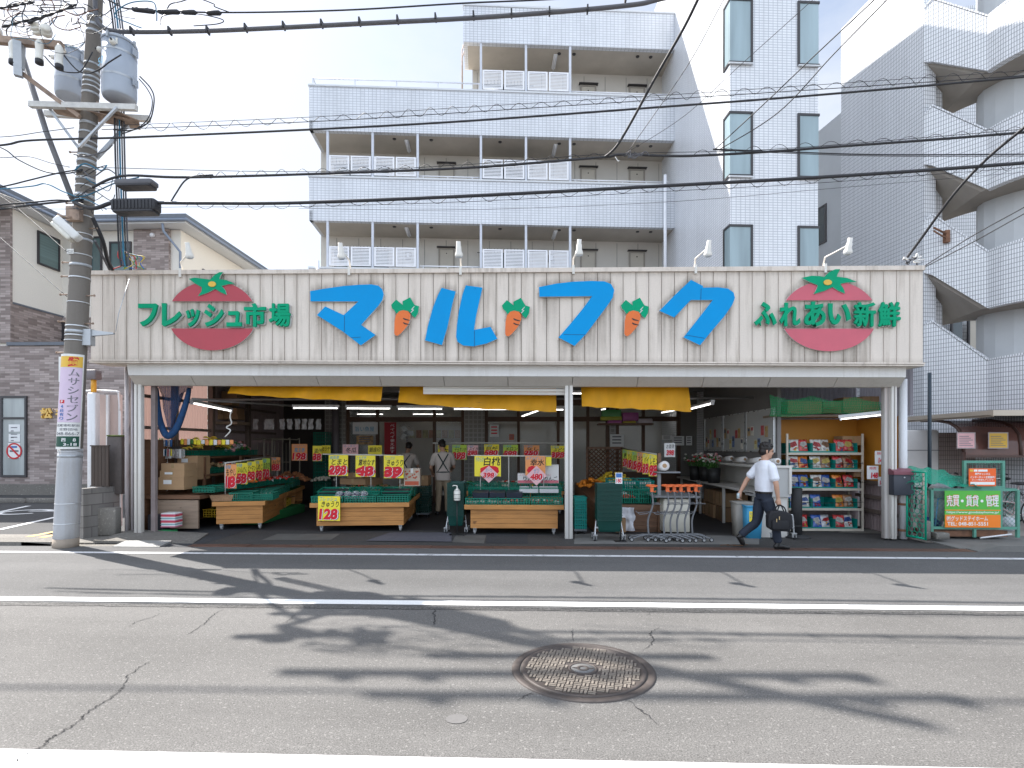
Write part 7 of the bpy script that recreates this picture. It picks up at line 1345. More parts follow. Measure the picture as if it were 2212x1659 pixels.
for k in range(14): mb.tube([(0,.004,1.05*k/13),(w_,.004,1.05*k/13)],.004,4)
mb.build('grid',rail_w,gp)
def hang(nm,lab,px0,px1,y0,y1,mats,n,shape_):
    a,b=at(px0,y1,10.58),at(px1,y0,10.58); w,h=b.x-a.x,b.z-a.z; mb=MB()
    for k in range(n):
        x=a.x+w*(k+.5)/n
        if shape_=='brush': mb.tube([(x,10.6,b.z),(x+random.uniform(-.01,.01),10.58,a.z)],[.008,.014],5,k%len(mats))
        elif shape_=='packet': mb.bbox(x-w/n*.42,x+w/n*.42,10.57,10.59,a.z+random.uniform(0,.03),b.z,.008,k%len(mats))
        else: mb.tube([(x,10.6,b.z),(x,10.59,a.z+.05)],.006,5,k%len(mats)); mb.ell((x,10.58,a.z+.03),.028,.012,.032,k%len(mats),8,5)
    tag(mb.build(nm,mats),lab,'hanging goods')
hang('green_brush','green and white broom heads hanging at the top of the wire grid',322,352,947,968,[M('brush_green',(.02,.36,.10),.6,.1,9)],9,'brush'); hang('broom_fringe','white and blue brush fringe under the green broom heads',321,354,963,972,[paper,inkb],14,'brush'); hang('straw_brush','pale yellow straw brushes hanging on the wire grid',322,345,970,990,[M('straw',(.66,.52,.2),.7,.15,12)],11,'brush'); hang('utensil_packet','household packets hanging right of the straw brushes',345,372,970,988,[cy,paper,MATS['sign_blue'],red],5,'packet'); hang('spatula','black spatulas hanging at the upper right of the wire grid',370,390,950,970,[blk],5,'ladle'); hang('ladle','silver ladles in a row low on the wire grid',321,355,995,1016,[foil],9,'ladle'); hang('seed_packet','small seed packets hanging above the rear cartons',390,425,948,962,[cy,cor,paper,leafg],5,'packet'); hang('price_packet','row of yellow and white price packets hanging behind the banana mound',425,505,950,962,[cy,paper,cor],9,'packet'); hang('clear_packet','clear plastic packets of goods in the middle of the wire grid',356,400,970,992,[foil,paper,plast],6,'packet'); hang('dark_packet','dark goods hanging at the top right of the wire grid',352,372,950,966,[foil,inkb],4,'packet'); hang('small_packet','yellow price packet at the bottom of the wire grid',322,332,1026,1042,[cy],1,'packet')
t=thing('tray_stack','stack of pink, white and blue foam trays on the floor at left','tray stack',at(370,1140,9.85)); 
for k in range(12): mb=MB(); mb.bbox(-.14+.01*(k%2),.14,-.1,.12,.02+.022*k,.02+.022*k+.02,.01); mb.build('tray',[M('foam_pink',(.62,.2,.3),.5,.05),paper,M('foam_teal',(.25,.45,.48),.5,.05),paper,MATS['price_red']][k%5],t)
mb=MB(); a=at(364,1142,9.8); mb.bbox(a.x-.18,a.x+.08,9.75,9.95,0,.07,.02); tag(mb.build('green_tub',M('tub_green',(.02,.30,.10),.4,.08)),'low green tub in front of the foam trays','tub'); mb=MB(); a=at(335,1140,9.9); mb.box(a.x-.14,a.x+.16,9.9,10.2,.02,.34); tag(mb.build('dark_box',M('dark_crate',(.03,.028,.035),.6,.1)),'dark box standing under the left shelf end','box')
for k,(x,y) in enumerate(((-6.35,10.9),(-6.3,11.6))): crate((x,y,.2),'yellow crate under the left wall shelf, %s one'%('nearer','farther')[k],w=.4,d=.5,h=.16,mat=M('crate_yellow',(.62,.40,.03),.45,.08),bars=7,group='yellow crates'); 
crate(onT(TB1b,.2,.5,.16),'yellow crate on the open shelf of the left rear table',w=.4,d=.5,h=.2,mat=MATS['crate_yellow'],bars=7,rz=R(13),group='yellow crates')
o=at(505,1080,10.5); mb=MB(); q=onT(TB1,-.28,.16,ZT); mb.hexa([(q.x-.2,q.y-.12,ZT),(q.x+.15,q.y-.06,ZT),(q.x+.1,q.y+.2,ZT),(q.x-.25,q.y+.14,ZT),(q.x-.24,q.y-.14,ZT+.12),(q.x+.19,q.y-.06,ZT+.12),(q.x+.12,q.y+.24,ZT+.12),(q.x-.29,q.y+.16,ZT+.12)]); tag(mb.build('wicker_tray',M('wicker',(.30,.18,.10),.7,.3,40)),'small brown wicker tray at the front left corner of the left table','tray')
for i in range(3): heap('packed_greens','plastic wrapped greens in the %s crate row of the left tables'%('first','second','third')[i],onT(TB1,.0,.92+.44*i,ZT+.03),.75,.32,.03,.03,None,26,R(13),mats=[leafg,plast,garlic] if i!=1 else [plast,garlic,plast])
for i,(c1,c2) in enumerate(((leafg,garlic),(tomato_m,garlic),(lemon,leafg))): heap('fruit_packs','%s fruit packs in the %s crate of the far back table'%(('green','red','yellow')[i],('left','middle','right')[i]),(-1.5+.95*i,13.15,.66),.8,.3,.08,.045,None,40,0,mats=[c1,plast,c2])
for i in range(3): heap('veg_packs','mixed vegetable packs in the %s rear crate of the middle table'%('left','middle','right')[i],onT(TB2,-.61+.61*i,1.35,ZT+.08),.5,.32,.06,.035,None,30,R(6),mats=[(onion,leafg,potato)[i],plast,(garlic,tomato_m,leafg)[i]])
for i in range(3): heap('veg_packs','mixed vegetable packs at the %s of the table behind the middle one'%('left','middle','right')[i],onT(TB2b,-.55+.55*i,.7,ZT+.02),.5,.9,.12,.045,None,40,R(6),mats=[(leafg,onion,greenp)[i],card_b,(tomato_m,leafg,garlic)[i]])
folded(898,927,1050,1090,12.3,4,'dark green crate in the low stack left of the nearer clerk, %s from the top','dark crates beside the nearer clerk',cgd)
for k,(x0,x1,y0,y1,Y) in enumerate(((902,925,1028,1049,12.35),(1330,1352,1120,1150,9.95),(1160,1210,1060,1085,13.6))): carton(x0,x1,y0,y1,Y,.35,['brown carton on the dark crate stack left of the nearer clerk','brown carton beside the white sack under the fruit rack','low carton under the far back table'][k],card_d)
# ---- roll cages, banner, fan, posters at the back
for k,px_ in enumerate((560,598)):
    q=at(px_,1000,14.2); t=thing('roll_cage','cream tube roll cage in the dark store at left, %s one'%('left','right')[k],'roll cage',(q.x,14.2,0)); mb=MB()
    for y in (0,.6): mb.tube(smooth([(-.35,y,.1),(-.35,y,1.7),(-.28,y,1.8),(.28,y,1.8),(.35,y,1.7),(.35,y,.1)],3),.016,6)
    for z in (.2,.7,1.2): mb.tube([(-.35,0,z),(.35,0,z)],.008,5)
    for j in range(6): mb.tube([(-.25+.1*j,0,.2),(-.25+.1*j,0,1.7)],.006,4)
    mb.build('frame',M('cage_cream',(.36,.32,.26),.5,.1,5),t); mb=MB(); mb.box(-.35,.35,0,.6,.1,.14); mb.build('deck',M('cage_deck',(.2,.2,.2),.6,.1),t)
a,b=at(830,985,14.9),at(856,912,14.9); t=thing('red_banner','tall red banner with white lettering hanging at the rear shop front','banner',(a.x,14.9,a.z)); w,h=b.x-a.x,b.z-a.z; mb=MB(); mb.box(0,w,0,.006,0,h); mb.build('cloth',M('banner_red',(.28,.012,.02),.7,.12,4),t); mb=MB()
for k,ch in enumerate('ペイペイ使えます'): put_text(mb,ch,(0,-.001,0),(1,0,0),(0,0,1),w*.5,w*.85,h*(.86-.11*k),h*(.94-.11*k),.001)
mb.build('lettering',prw,t)
q=at(878,935,14.6); t=thing('fan','grey wall fan beside the red banner','fan',(q.x,14.6,q.z)); mb=MB()
for r in (.05,.12,.19,.24): mb.tube([(r*math.cos(2*PI*k/24),-.08,r*math.sin(2*PI*k/24)) for k in range(25)],.004,4,caps=False)
for k in range(12): mb.tube([(0,-.09,0),(.24*math.cos(PI*k/6),-.07,.24*math.sin(PI*k/6))],.003,4)
mb.build('guard',chrome,t); mb=MB()
for k in range(3): q=Matrix.Rotation(2*PI*k/3,4,'Y')@Matrix.Rotation(R(20),4,'X'); mb.box(.03,.2,-.03,-.025,-.07,.07,0,q)
mb.build('blade',M('fan_blade',(.4,.42,.42),.3,.05),t); mb=MB(); mb.ell((0,.02,0),.07,.09,.07); mb.tube([(0,.05,0),(0,.1,-.5)],.02,6); mb.build('motor',MATS['column_grey'],t)
for k,(x0,x1,y0,y1,m) in enumerate(((762,816,912,938,paper),(770,806,941,960,M('poster_food',(.4,.25,.12),.6,.6,14)),(1058,1078,917,944,paper),(1100,1110,938,950,MATS['print_red']),(1318,1348,938,965,paper),(1430,1452,940,950,paper),(1452,1478,942,962,paper),(1482,1495,942,962,paper))):
    a,b=at(x0,y1,15.3),at(x1,y0,15.3); mb=MB(); mb.box(a.x,b.x,15.30,15.31,a.z,b.z); o=tag(mb.build('wall_poster',m),'poster on the rear shop front, %s'%('big white one with blue lettering at left','food picture below the big white poster','white pennant on the middle glass','small red one on the middle glass','white sheet under the high shelf','small one on the curtain, left','middle one on the curtain','right one on the curtain')[k],'poster'); mb=MB()
    if k==0: put_text(mb,'旨い魚屋',(0,15.299,0),(1,0,0),(0,0,1),a.x+.08,b.x-.1,a.z+.08,a.z+.22,.001); mb.build('lettering',inkl,o)
    else:
        for j in range(3): z=a.z+(b.z-a.z)*(.25+.25*j); mb.box(a.x+(b.x-a.x)*.15,b.x-(b.x-a.x)*.2,15.296,15.2995,z,z+(b.z-a.z)*.1)
        mb.build('text_lines',ink if k!=2 else prr,o)
a=at(900,955,16.8)
for k in range(9): mb=MB(); q=at(885+14*k,946,16.6); mb.box(q.x,q.x+.16,16.6,16.63,q.z,q.z+.24); o=mb.build('hung_packet',[M('packet_pale',(.5,.47,.28),.4,.3,12),M('packet_rose',(.5,.28,.2),.4,.3,12)][k%2]); tag(o,'pale packet hanging in a row inside the rear room, %s from the left'%ordw(k+1),'packet','packets hanging inside the rear room')
for k in range(9):
    q=at(555+17*k+random.uniform(-5,5),905,12.8); mb=MB(); rings=[[(q.x-.06+.03*i+.01*math.sin(j*2+k),12.8+.012*math.sin(i*2+j+k),q.z-.05*j) for j in range(6)] for i in range(5)]; mb.quadstrip(rings,0,False,False); tag(mb.build('hanging_bag',M('film_grey',(.34,.34,.35),.25,.3,9,alpha=.8)),'crumpled clear plastic bag hung from the pipe at left, %s from the left'%ordw(k+1),'bag','plastic bags hung from the pipe')
# ================================================================ people
skin=M('skin',(.50,.29,.20),.5,.06,9); hairm=M('hair_black',(.016,.013,.012),.45,.2,30); shirtw=M('shirt_white',(.74,.76,.82),.75,.05,7,bmp=.1); trn=M('trousers_navy',(.020,.026,.042),.8,.12,9,bmp=.1); leather=M('black_leather',(.014,.013,.013),.3,.1,9); shirtb=M('shirt_beige',(.50,.44,.40),.8,.06,7,bmp=.1); khaki=M('trousers_khaki',(.33,.26,.18),.85,.1,8,bmp=.1); apr=M('apron_dark',(.02,.035,.035),.8,.1); bagm=M('bag_black',(.013,.013,.016),.7,.2,14,bmp=.15); shoeb=M('shoe_black',(.02,.02,.022),.5,.1)
V3=lambda *a: Vector(a)
def solid(mb,name,mat,parent,vox=.009,it=4):
    o=mb.build(name,mat,parent); md=o.modifiers.new('r','REMESH'); md.mode='VOXEL'; md.voxel_size=vox; md.use_smooth_shade=True; s=o.modifiers.new('s','SMOOTH'); s.iterations=it; s.factor=.5
    dg=bpy.context.evaluated_depsgraph_get(); me=bpy.data.meshes.new_from_object(o.evaluated_get(dg)); o.modifiers.clear(); o.data=me; me.name=name
    for p in me.polygons: p.use_smooth=True
    return o
def chain(mb,pts,rs,n=12,k=4):
    P=smooth(pts,k); R_=[]
    for i in range(len(pts)-1):
        for j in range(k): R_.append(rs[i]+(rs[i+1]-rs[i])*j/k)
    R_.append(rs[-1]); mb.tube([P[0]-(P[1]-P[0]).normalized()*R_[0]*.5]+P+[P[-1]+(P[-1]-P[-2]).normalized()*R_[-1]*.5],[R_[0]*.6]+R_+[R_[-1]*.6],n)
def torso(mb,rings,n=18):                              # (x,y,z,fore-aft radius,side radius)
    Q=[]
    for i in range(len(rings)-1):
        for k in range(4): Q.append([rings[i][j]+(rings[i+1][j]-rings[i][j])*k/4 for j in range(5)])
    Q.append(rings[-1]); mb.quadstrip([[V3(x+a*math.copysign(abs(math.cos(2*PI*k/n))**.85,math.cos(2*PI*k/n)),y+b*math.copysign(abs(math.sin(2*PI*k/n))**.8,math.sin(2*PI*k/n)),z) for k in range(n)] for x,y,z,a,b in Q])
def hand(mb,w,d,side,curl=.9,inn=None):                # wrist, direction, inner side vector the fingers bend to
    d=d.normalized(); inn=(inn or V3(0,side,0)); inn=(inn-d*inn.dot(d)).normalized(); across=d.cross(inn).normalized()
    chain(mb,[w-d*.02,w+d*.03,w+d*.08],[.024,.034,.036],10,3)
    for k,(L,o) in enumerate(((.068,-.030),(.078,-.010),(.072,.010),(.056,.028))):
        b=w+d*.085+across*o; a1,a2,a3=curl*.45,curl*1.05,curl*1.6
        f=lambda a: d*math.cos(a)+inn*math.sin(a)
        p1=b+f(a1)*L*.45; p2=p1+f(a2)*L*.32; p3=p2+f(a3)*L*.26; chain(mb,[b-d*.02,b,p1,p2,p3],[.009,.0095,.009,.0085,.0075],8,2)
    b=w+d*.03-across*.03; chain(mb,[b,b-across*.022+d*.02+inn*.012,b-across*.022+d*.05+inn*.03],[.012,.011,.009],8,2)
def person(root,J,cloth,hairlen=0,apron=False):
    """J: joints in metres, facing +x, side -1 (towards -y) and +1"""
    H=J['head']; fx=J.get('face',V3(1,0,0)); up=(H-J['neck']).normalized(); fx=(fx-up*fx.dot(up)).normalized(); sd_=up.cross(fx); hq=Matrix((( fx.x,sd_.x,up.x,H.x),(fx.y,sd_.y,up.y,H.y),(fx.z,sd_.z,up.z,H.z),(0,0,0,1)))
    b=MB()
    b.ell((-.008,0,.035),.098,.077,.092,0,18,12,hq); b.ell((.018,0,-.035),.078,.064,.088,0,16,10,hq); b.ell((.055,0,-.085),.036,.038,.03,0,12,8,hq)
    q=hq@Matrix.Translation((.094,0,-.018)); b.ell((0,0,0),.022,.015,.018,0,8,6,q); b.ell((-.006,0,.022),.014,.010,.026,0,8,6,q)
    for s in (-1,1): b.ell((-.012,s*.080,-.012),.018,.012,.034,0,8,6,hq); b.ell((.082,s*.034,.028),.014,.024,.010,0,8,6,hq)
    b.ell((.084,0,-.058),.012,.026,.008,0,8,6,hq); b.ell((.082,0,-.070),.012,.022,.008,0,8,6,hq)
    chain(b,[J['neck']+V3(-.01,0,-.06),J['neck'],H+V3(-.02,0,-.06)],[.066,.056,.056],14)
    torso(b,[(x,y,z,a*.88,c*.9) for x,y,z,a,c in J['torso']])
    for s in (-1,1):
        k='r' if s<0 else 'l'; sh_,el,wr,hd=J['sh'+k],J['el'+k],J['wr'+k],J['hd'+k]
        chain(b,[sh_,sh_.lerp(el,.5),el,el.lerp(wr,.35),wr],[.052,.046,.040,.038,.026]); hand(b,wr,hd,-s,J.get('curl',1.0),J.get('inn'+k))
        hp,kn,an=J['hp'+k],J['kn'+k],J['an'+k]; chain(b,[hp,hp.lerp(kn,.5),kn,kn.lerp(an,.35),an],[.075,.068,.052,.050,.036])
    solid(b,'body',skin,root,.0075,3)
    for s in (-1,1): e=MB(); e.ell((.089,s*.034,.014),.010,.014,.007,0,8,6,hq); e.build('eye',hairm,root); e=MB(); e.ell((.088,s*.035,.035),.010,.022,.005,0,8,4,hq); e.build('eyebrow',hairm,root)
    h=MB(); h.ell((-.020,0,.052),.104,.088,.092,0,18,12,hq); h.ell((-.045,0,-.005),.072,.078,.080,0,16,10,hq); h.ell((.030,0,.092),.062,.070,.042,0,12,8,hq)
    for s in (-1,1): h.ell((.004,s*.074,.010),.022,.012,.045,0,8,6,hq)
    for k in range(40):
        a,e=random.uniform(0,6.28),random.uniform(.2,1.4); v=V3(-.02+.104*math.cos(a)*math.cos(e),.088*math.sin(a)*math.cos(e),.052+.092*math.sin(e))
        if v.x<.07 or v.z>.1: h.ell(v,.02,.02,.014,0,6,4,hq)
    solid(h,'hair',hairm,root,.006,2)
    s_=MB(); torso(s_,J['torso'])
    if J.get('hem'): torso(s_,J['hem'])
    for s in (-1,1):
        k='r' if s<0 else 'l'; sh_,el=J['sh'+k],J['el'+k]; e=sh_.lerp(el,.72); chain(s_,[V3(sh_.x,sh_.y*.6,sh_.z+.0),sh_,sh_.lerp(el,.4),e],[.072,.070,.070,.072]); 
    so=solid(s_,'shirt',cloth[0],root,.009,3)
    c=MB(); n=J['neck']; c.lathe((n.x,n.y,n.z-.015),[(.072,-.03),(.066,.0),(.062,.022),(.058,.022),(.06,-.02)],18,caps=False); c.build('collar',cloth[0],so)
    t=MB(); w=J['torso'][0]; torso(t,[(w[0],w[1],J['crotch'],w[3]*.95,w[4]*.98),(w[0],w[1],w[2]-.02,w[3]*1.0,w[4]*1.0),(w[0],w[1],w[2]+.03,w[3]*.97,w[4]*.97)])
    for s in (-1,1):
        k='r' if s<0 else 'l'; hp,kn,an=J['hp'+k],J['kn'+k],J['an'+k]; chain(t,[hp,hp.lerp(kn,.5),kn,kn.lerp(an,.5),an.lerp(kn,.05)],[.100,.088,.070,.066,.062])
    to=solid(t,'trousers',cloth[1],root,.010,3)
    if not J.get('hem'): bl=MB(); torso(bl,[(w[0],w[1],w[2]-.012,w[3]*1.03,w[4]*1.03),(w[0],w[1],w[2]+.022,w[3]*1.03,w[4]*1.03)]); bl.build('belt',leather,to)
    for s in (-1,1):
        k='r' if s<0 else 'l'; an,toe,he=J['an'+k],J['toe'+k],J['he'+k]; f=MB(); chain(f,[he,he.lerp(toe,.45)+V3(0,0,.012),he.lerp(toe,.8),toe],[.040,.046,.042,.026],12); chain(f,[an,he.lerp(toe,.15)],[.045,.045],10); solid(f,'shoe',cloth[2],root,.008,2)
# the walking man, in profile
def W_(x,y,s=0): return V3((x-560)*.00175,s,(1602-y)*.00175)
g=gr(1520.6+.2361*560,806.4+.2361*1600)
man=thing('person','man in white short sleeved shirt and navy trousers striding right with a black bag','person',(g.x,g.y,0))
J=dict(head=W_(572,722),neck=W_(556,812),face=V3(1,-.12,-.05),torso=[(-.022,0,.885,.108,.160),(-.018,0,1.0,.125,.170),(-.008,0,1.14,.128,.180),(-.004,0,1.27,.122,.192),(-.004,0,1.345,.095,.175),(-.004,0,1.40,.060,.085)],crotch=.78,
  shr=W_(575,862,-.175),elr=W_(598,1010,-.235),wrr=W_(622,1140,-.215),hdr=V3(.1,0,-1),shl=W_(540,862,.175),ell=W_(452,990,.245),wrl=W_(392,1105,.25),hdl=V3(-.35,0,-1),innr=V3(.0,.6,.0)+V3(.6,0,0),innl=V3(.8,-.5,0),curl=1.3,
  hpr=W_(556,1160,-.085),knr=W_(628,1372,-.09),anr=W_(652,1540,-.085),her=W_(626,1577,-.085),toer=W_(752,1584,-.09),hpl=W_(540,1160,.085),knl=W_(500,1372,.09),anl=W_(362,1492,.085),hel=W_(338,1500,.085),toel=W_(388,1582,.09))
person(man,J,(shirtw,trn,leather))
bg_=thing('briefcase','soft black briefcase with zip pockets carried by the walking man','bag',(g.x,g.y,0)); mb=MB()
bx0=[W_(512,1290,-.30),W_(530,1248,-.30),W_(600,1240,-.30),W_(672,1250,-.30),W_(716,1275,-.30),W_(722,1395,-.30),W_(690,1425,-.30),W_(560,1418,-.30),W_(515,1390,-.30)]
mb.prism([(p.x,p.z) for p in bx0],(0,-.19,0),(1,0,0),(0,0,1),.13); mb.build('case',bagm,bg_,bev=.02)
mb=MB(); q=W_(612,1355,-.33); mb.bbox(q.x-.13,q.x+.13,-.342,-.318,q.z-.085,q.z+.055,.02); pk=mb.build('front_pocket',bagm,bg_); mb=MB()
for x,y in ((575,1320),(598,1300)): w=W_(x,y); mb.box(w.x-.006,w.x+.006,-.35,-.342,w.z-.03,w.z+.02)
mb.build('zip_pull',M('brass',(.55,.42,.22),.35,.1,9,metal=.6),pk); mb=MB()
for yy in (-.30,-.22): mb.tube(smooth([W_(590,1250,yy),W_(606,1215,yy*.95),W_(632,1196,-.235),W_(656,1215,yy*.95),W_(668,1252,yy)],4),.010,6)
mb.build('handle',bagm,bg_)
q=W_(372,1150,.24); bt=thing('drink_can','small pale drink can held in the swinging hand of the walking man','can',man.location+q); mb=MB(); mb.lathe((0,0,-.03),[(.02,-.0),(.026,.006),(.026,.085),(.02,.095),(0,.095)],14); mb.build('can_body',M('can_pale',(.45,.55,.58),.3,.15,12,metal=.3),bt)
# two clerks at work, backs to the street
def clerk(loc,rz,lab,lean=.0,hgt=1.0,bend=.18):
    t=thing('person',lab,'person',loc,rz,None); k=hgt
    J=dict(head=V3(.10+bend*.7,.02,1.585)*k,neck=V3(.03+bend*.45,0,1.45)*k,face=V3(1,.35,-.75),torso=[(-.0,0,.93*k,.112,.165),(.01+bend*.1,0,1.06*k,.120,.165),(.01+bend*.2,0,1.20*k,.120,.185),(.01+bend*.32,0,1.32*k,.112,.205),(.015+bend*.38,0,1.40*k,.085,.170),(.02+bend*.42,0,1.445*k,.06,.09)],
      hem=[(0,0,.80*k,.13,.185),(0,0,.94*k,.124,.176),(.01,0,1.05*k,.12,.165)],crotch=.80,
      shr=V3(bend*.36,-.19,1.36*k),elr=V3(.10+bend*.5,-.26,1.10*k),wrr=V3(.33+bend*.5,-.20,1.04*k),hdr=V3(1,.1,-.3),shl=V3(bend*.36,.19,1.36*k),ell=V3(.06+bend*.5,.28,1.09*k),wrl=V3(.27+bend*.5,.25,.95*k),hdl=V3(1,-.1,-.5),innr=V3(0,0,-1),innl=V3(0,0,-1),
      hpr=V3(0,-.09,.86*k),knr=V3(.03,-.10,.47*k),anr=V3(-.02,-.10,.09),her=V3(-.05,-.10,.035),toer=V3(.17,-.12,.028),hpl=V3(0,.09,.86*k),knl=V3(.05,.10,.47*k),anl=V3(.03,.12,.09),hel=V3(.0,.12,.035),toel=V3(.21,.16,.028))
    person(t,J,(shirtb,khaki,shoeb)); mb=MB()
    def bk_(y,z):                                       # point on the back surface
        T=J['torso']; 
        for a,b in zip(T,T[1:]):
            if a[2]<=z<=b[2]: u=(z-a[2])/(b[2]-a[2]); x,ax,ay=[a[i]+(b[i]-a[i])*u for i in (0,3,4)]; break
        else: x,ax,ay=T[-2][0],T[-2][3],T[-2][4]
        return V3(x-ax*math.sqrt(max(.0,1-min(1,(abs(y)/ay)**2.2)))-.012,y,z)
    for s in (-1,1): mb.tube([bk_(s*(.12-.24*u),(1.395-.40*u)*k) for u in [j/14 for j in range(15)]],.014,6)
    mb.tube([bk_(-.155+.31*j/14,.985*k) for j in range(15)],.016,6); mb.build('apron_strap',apr,t); mb=MB(); mb.bbox(.115,.135,-.15,.15,.55*k,1.2*k,.01); mb.build('apron_front',apr,t); return t
q=at(957,1100,12.72); clerk((q.x,12.72,0),R(100),'clerk in beige shirt with crossed dark apron straps standing in the middle aisle',hgt=1.03)
q=at(877,1100,14.1); clerk((q.x,14.0,0),R(82),'farther clerk in beige shirt and crossed apron straps bending by the red banner',hgt=1.0,bend=.3)
# ================================================================ right and left of the shop
whp=streaky('white_pipe',(.66,.67,.69),(.33,.25,.19),.5,.45); fg=M('fence_green',(.10,.29,.22),.5,.12,9); brp=M('brown_polycarbonate',(.16,.07,.055),.15,.15,4,alpha=.86); brf=M('brown_frame_metal',(.09,.05,.04),.45,.1,6); alu=M('champagne_aluminium',(.50,.43,.35),.4,.06,4); moss=M('moss',(.10,.13,.04),.95,.3,25)
a,b=at(1941,835,9.62),at(1960,835,9.62); mb=MB(); xc=(a.x+b.x)/2; mb.tube([(xc,9.62,.02),(xc,9.62,2.78)],(b.x-a.x)/2.3,16); pz=tag(mb.build('downpipe',whp),'thick white downpipe at the right corner of the shop','pipe')
for y in (1089,1145): mb=MB(); z=at(1950,y,9.6).z; mb.lathe((xc,9.62,z),[((b.x-a.x)/2+.006,-.02),((b.x-a.x)/2+.006,.02)],16,caps=False); mb.build('pipe_clamp',MATS['rust'],pz)
a,b=at(1931,1070,9.42),at(1976,1022,9.42); mx_=thing('mailbox','dark grey mailbox with a maroon lid fixed before the white downpipe','mailbox',(a.x,9.42,a.z)); w,h=b.x-a.x,b.z-a.z; mb=MB(); mb.bbox(0,w,0,.14,0,h,.01); mb.build('box',M('mailbox_grey',(.045,.05,.065),.45,.1,6),mx_); mb=MB(); mb.hexa([(-.012,-.02,h-.03),(w+.012,-.02,h-.03),(w+.012,.15,h-.03),(-.012,.15,h-.03),(-.012,-.02,h+.03),(w+.012,-.02,h+.03),(w+.012,.15,h+.08),(-.012,.15,h+.08)]); mb.build('lid',M('mailbox_lid',(.20,.07,.09),.45,.1,6),mx_,bev=.006); mb=MB(); mb.lathe((0,0,0),[(.013,0),(.013,.008),(0,.01)],12,0,Matrix.Translation((w/2,-.001,h-.075))@Matrix.Rotation(PI/2,4,'X')); mb.build('lock',chrome,mx_)
# ---- bicycle shed
X9=9.12; sd_r=thing('bicycle_shed','brown bicycle shelter with curved translucent panels and a pale gutter','shelter',(0,0,0)); XE=17.0
mb=MB(); mb.box(X9-.06,XE,10.94,11.0,2.22,2.33); mb.box(X9-.06,X9,11.0,13.5,2.24,2.33); mb.box(X9-.02,X9+.0,11.0,13.5,2.2,2.24); mb.build('gutter',alu,sd_r)
mb=MB(); mb.box(X9,XE,11.0,13.5,2.28,2.30); mb.build('roof_sheet',brp,sd_r)
prof=[(13.1,2.22),(12.6,2.20),(12.25,2.14),(12.02,2.02),(11.9,1.86),(11.86,1.66),(11.85,1.42)]; mb=MB(); mb.quadstrip([[(X9+.06,y,z),(XE,y,z)] for y,z in prof],0,False,False); mb.build('curved_panel',brp,sd_r)
mb=MB(); x=X9+.08
while x<XE: mb.tube([(x,y,z) for y,z in prof],.035,8); x+=1.18
mb.box(X9+.05,XE,11.82,11.88,1.38,1.43); mb.build('rib',brf,sd_r)
for x in (X9+.08,X9+3.6,X9+7.1): mb=MB(); mb.tube([(x,11.86,0),(x,11.86,1.5)],.045,10); mb.build('post',brf,sd_r)
for px0,px1,m,lab in ((2069,2105,cpk,'pink notice sheet on the curved panel of the bicycle shelter'),(2137,2176,MATS['sign_yellow'],'yellow notice sheet on the curved panel of the bicycle shelter')):
    a,b=at(px0,967,11.72),at(px1,936,11.72); t=thing('notice_sheet',lab,'notice',(a.x,11.72,a.z)); mb=MB(); mb.box(0,b.x-a.x,0,.008,0,b.z-a.z); mb.build('sheet',m,t); mb=MB()
    for k in range(6): mb.box(.03,(b.x-a.x)*(.9-.12*(k%3)),-.004,-.0005,(b.z-a.z)*(.12+.13*k),(b.z-a.z)*(.12+.13*k)+.012)
    mb.build('text_lines',ink,t); mb=MB(); ww,hh=b.x-a.x,b.z-a.z
    for q in ((-.02,0,-.02,hh+.02),(ww,ww+.02,-.02,hh+.02),(0,ww,-.02,0),(0,ww,hh,hh+.02)): mb.box(q[0],q[1],-.002,.01,q[2],q[3])
    mb.build('sleeve_edge',M('plastic_edge',(.4,.33,.33),.3,.1,8),t)
mb=MB(); mb.box(X9-.3,XE,13.55,13.75,0,1.95); tag(mb.build('tiled_wall',tile('pink_tile',(.42,.33,.30),(.12,.10,.10),.052,.108,.006,.05,.4,0,bmp=.1)),'low pink grey tiled wall behind the bicycle shelter','wall')
mb=MB(); a,b=at(2012,1140,13.2),at(2097,1020,13.2); a=at(2011,1100,13.3); b=at(2096,925,13.3); mb.bbox(8.45,9.55,13.0,13.3,0,2.0,.06); o=tag(mb.build('white_cabinet',wbox),'tall white metal cabinet seen behind the bicycle shelter','cabinet'); mb=MB(); mb.box(8.46,9.54,12.994,13.0,1.52,1.535); mb.build('door_gap',ink,o)
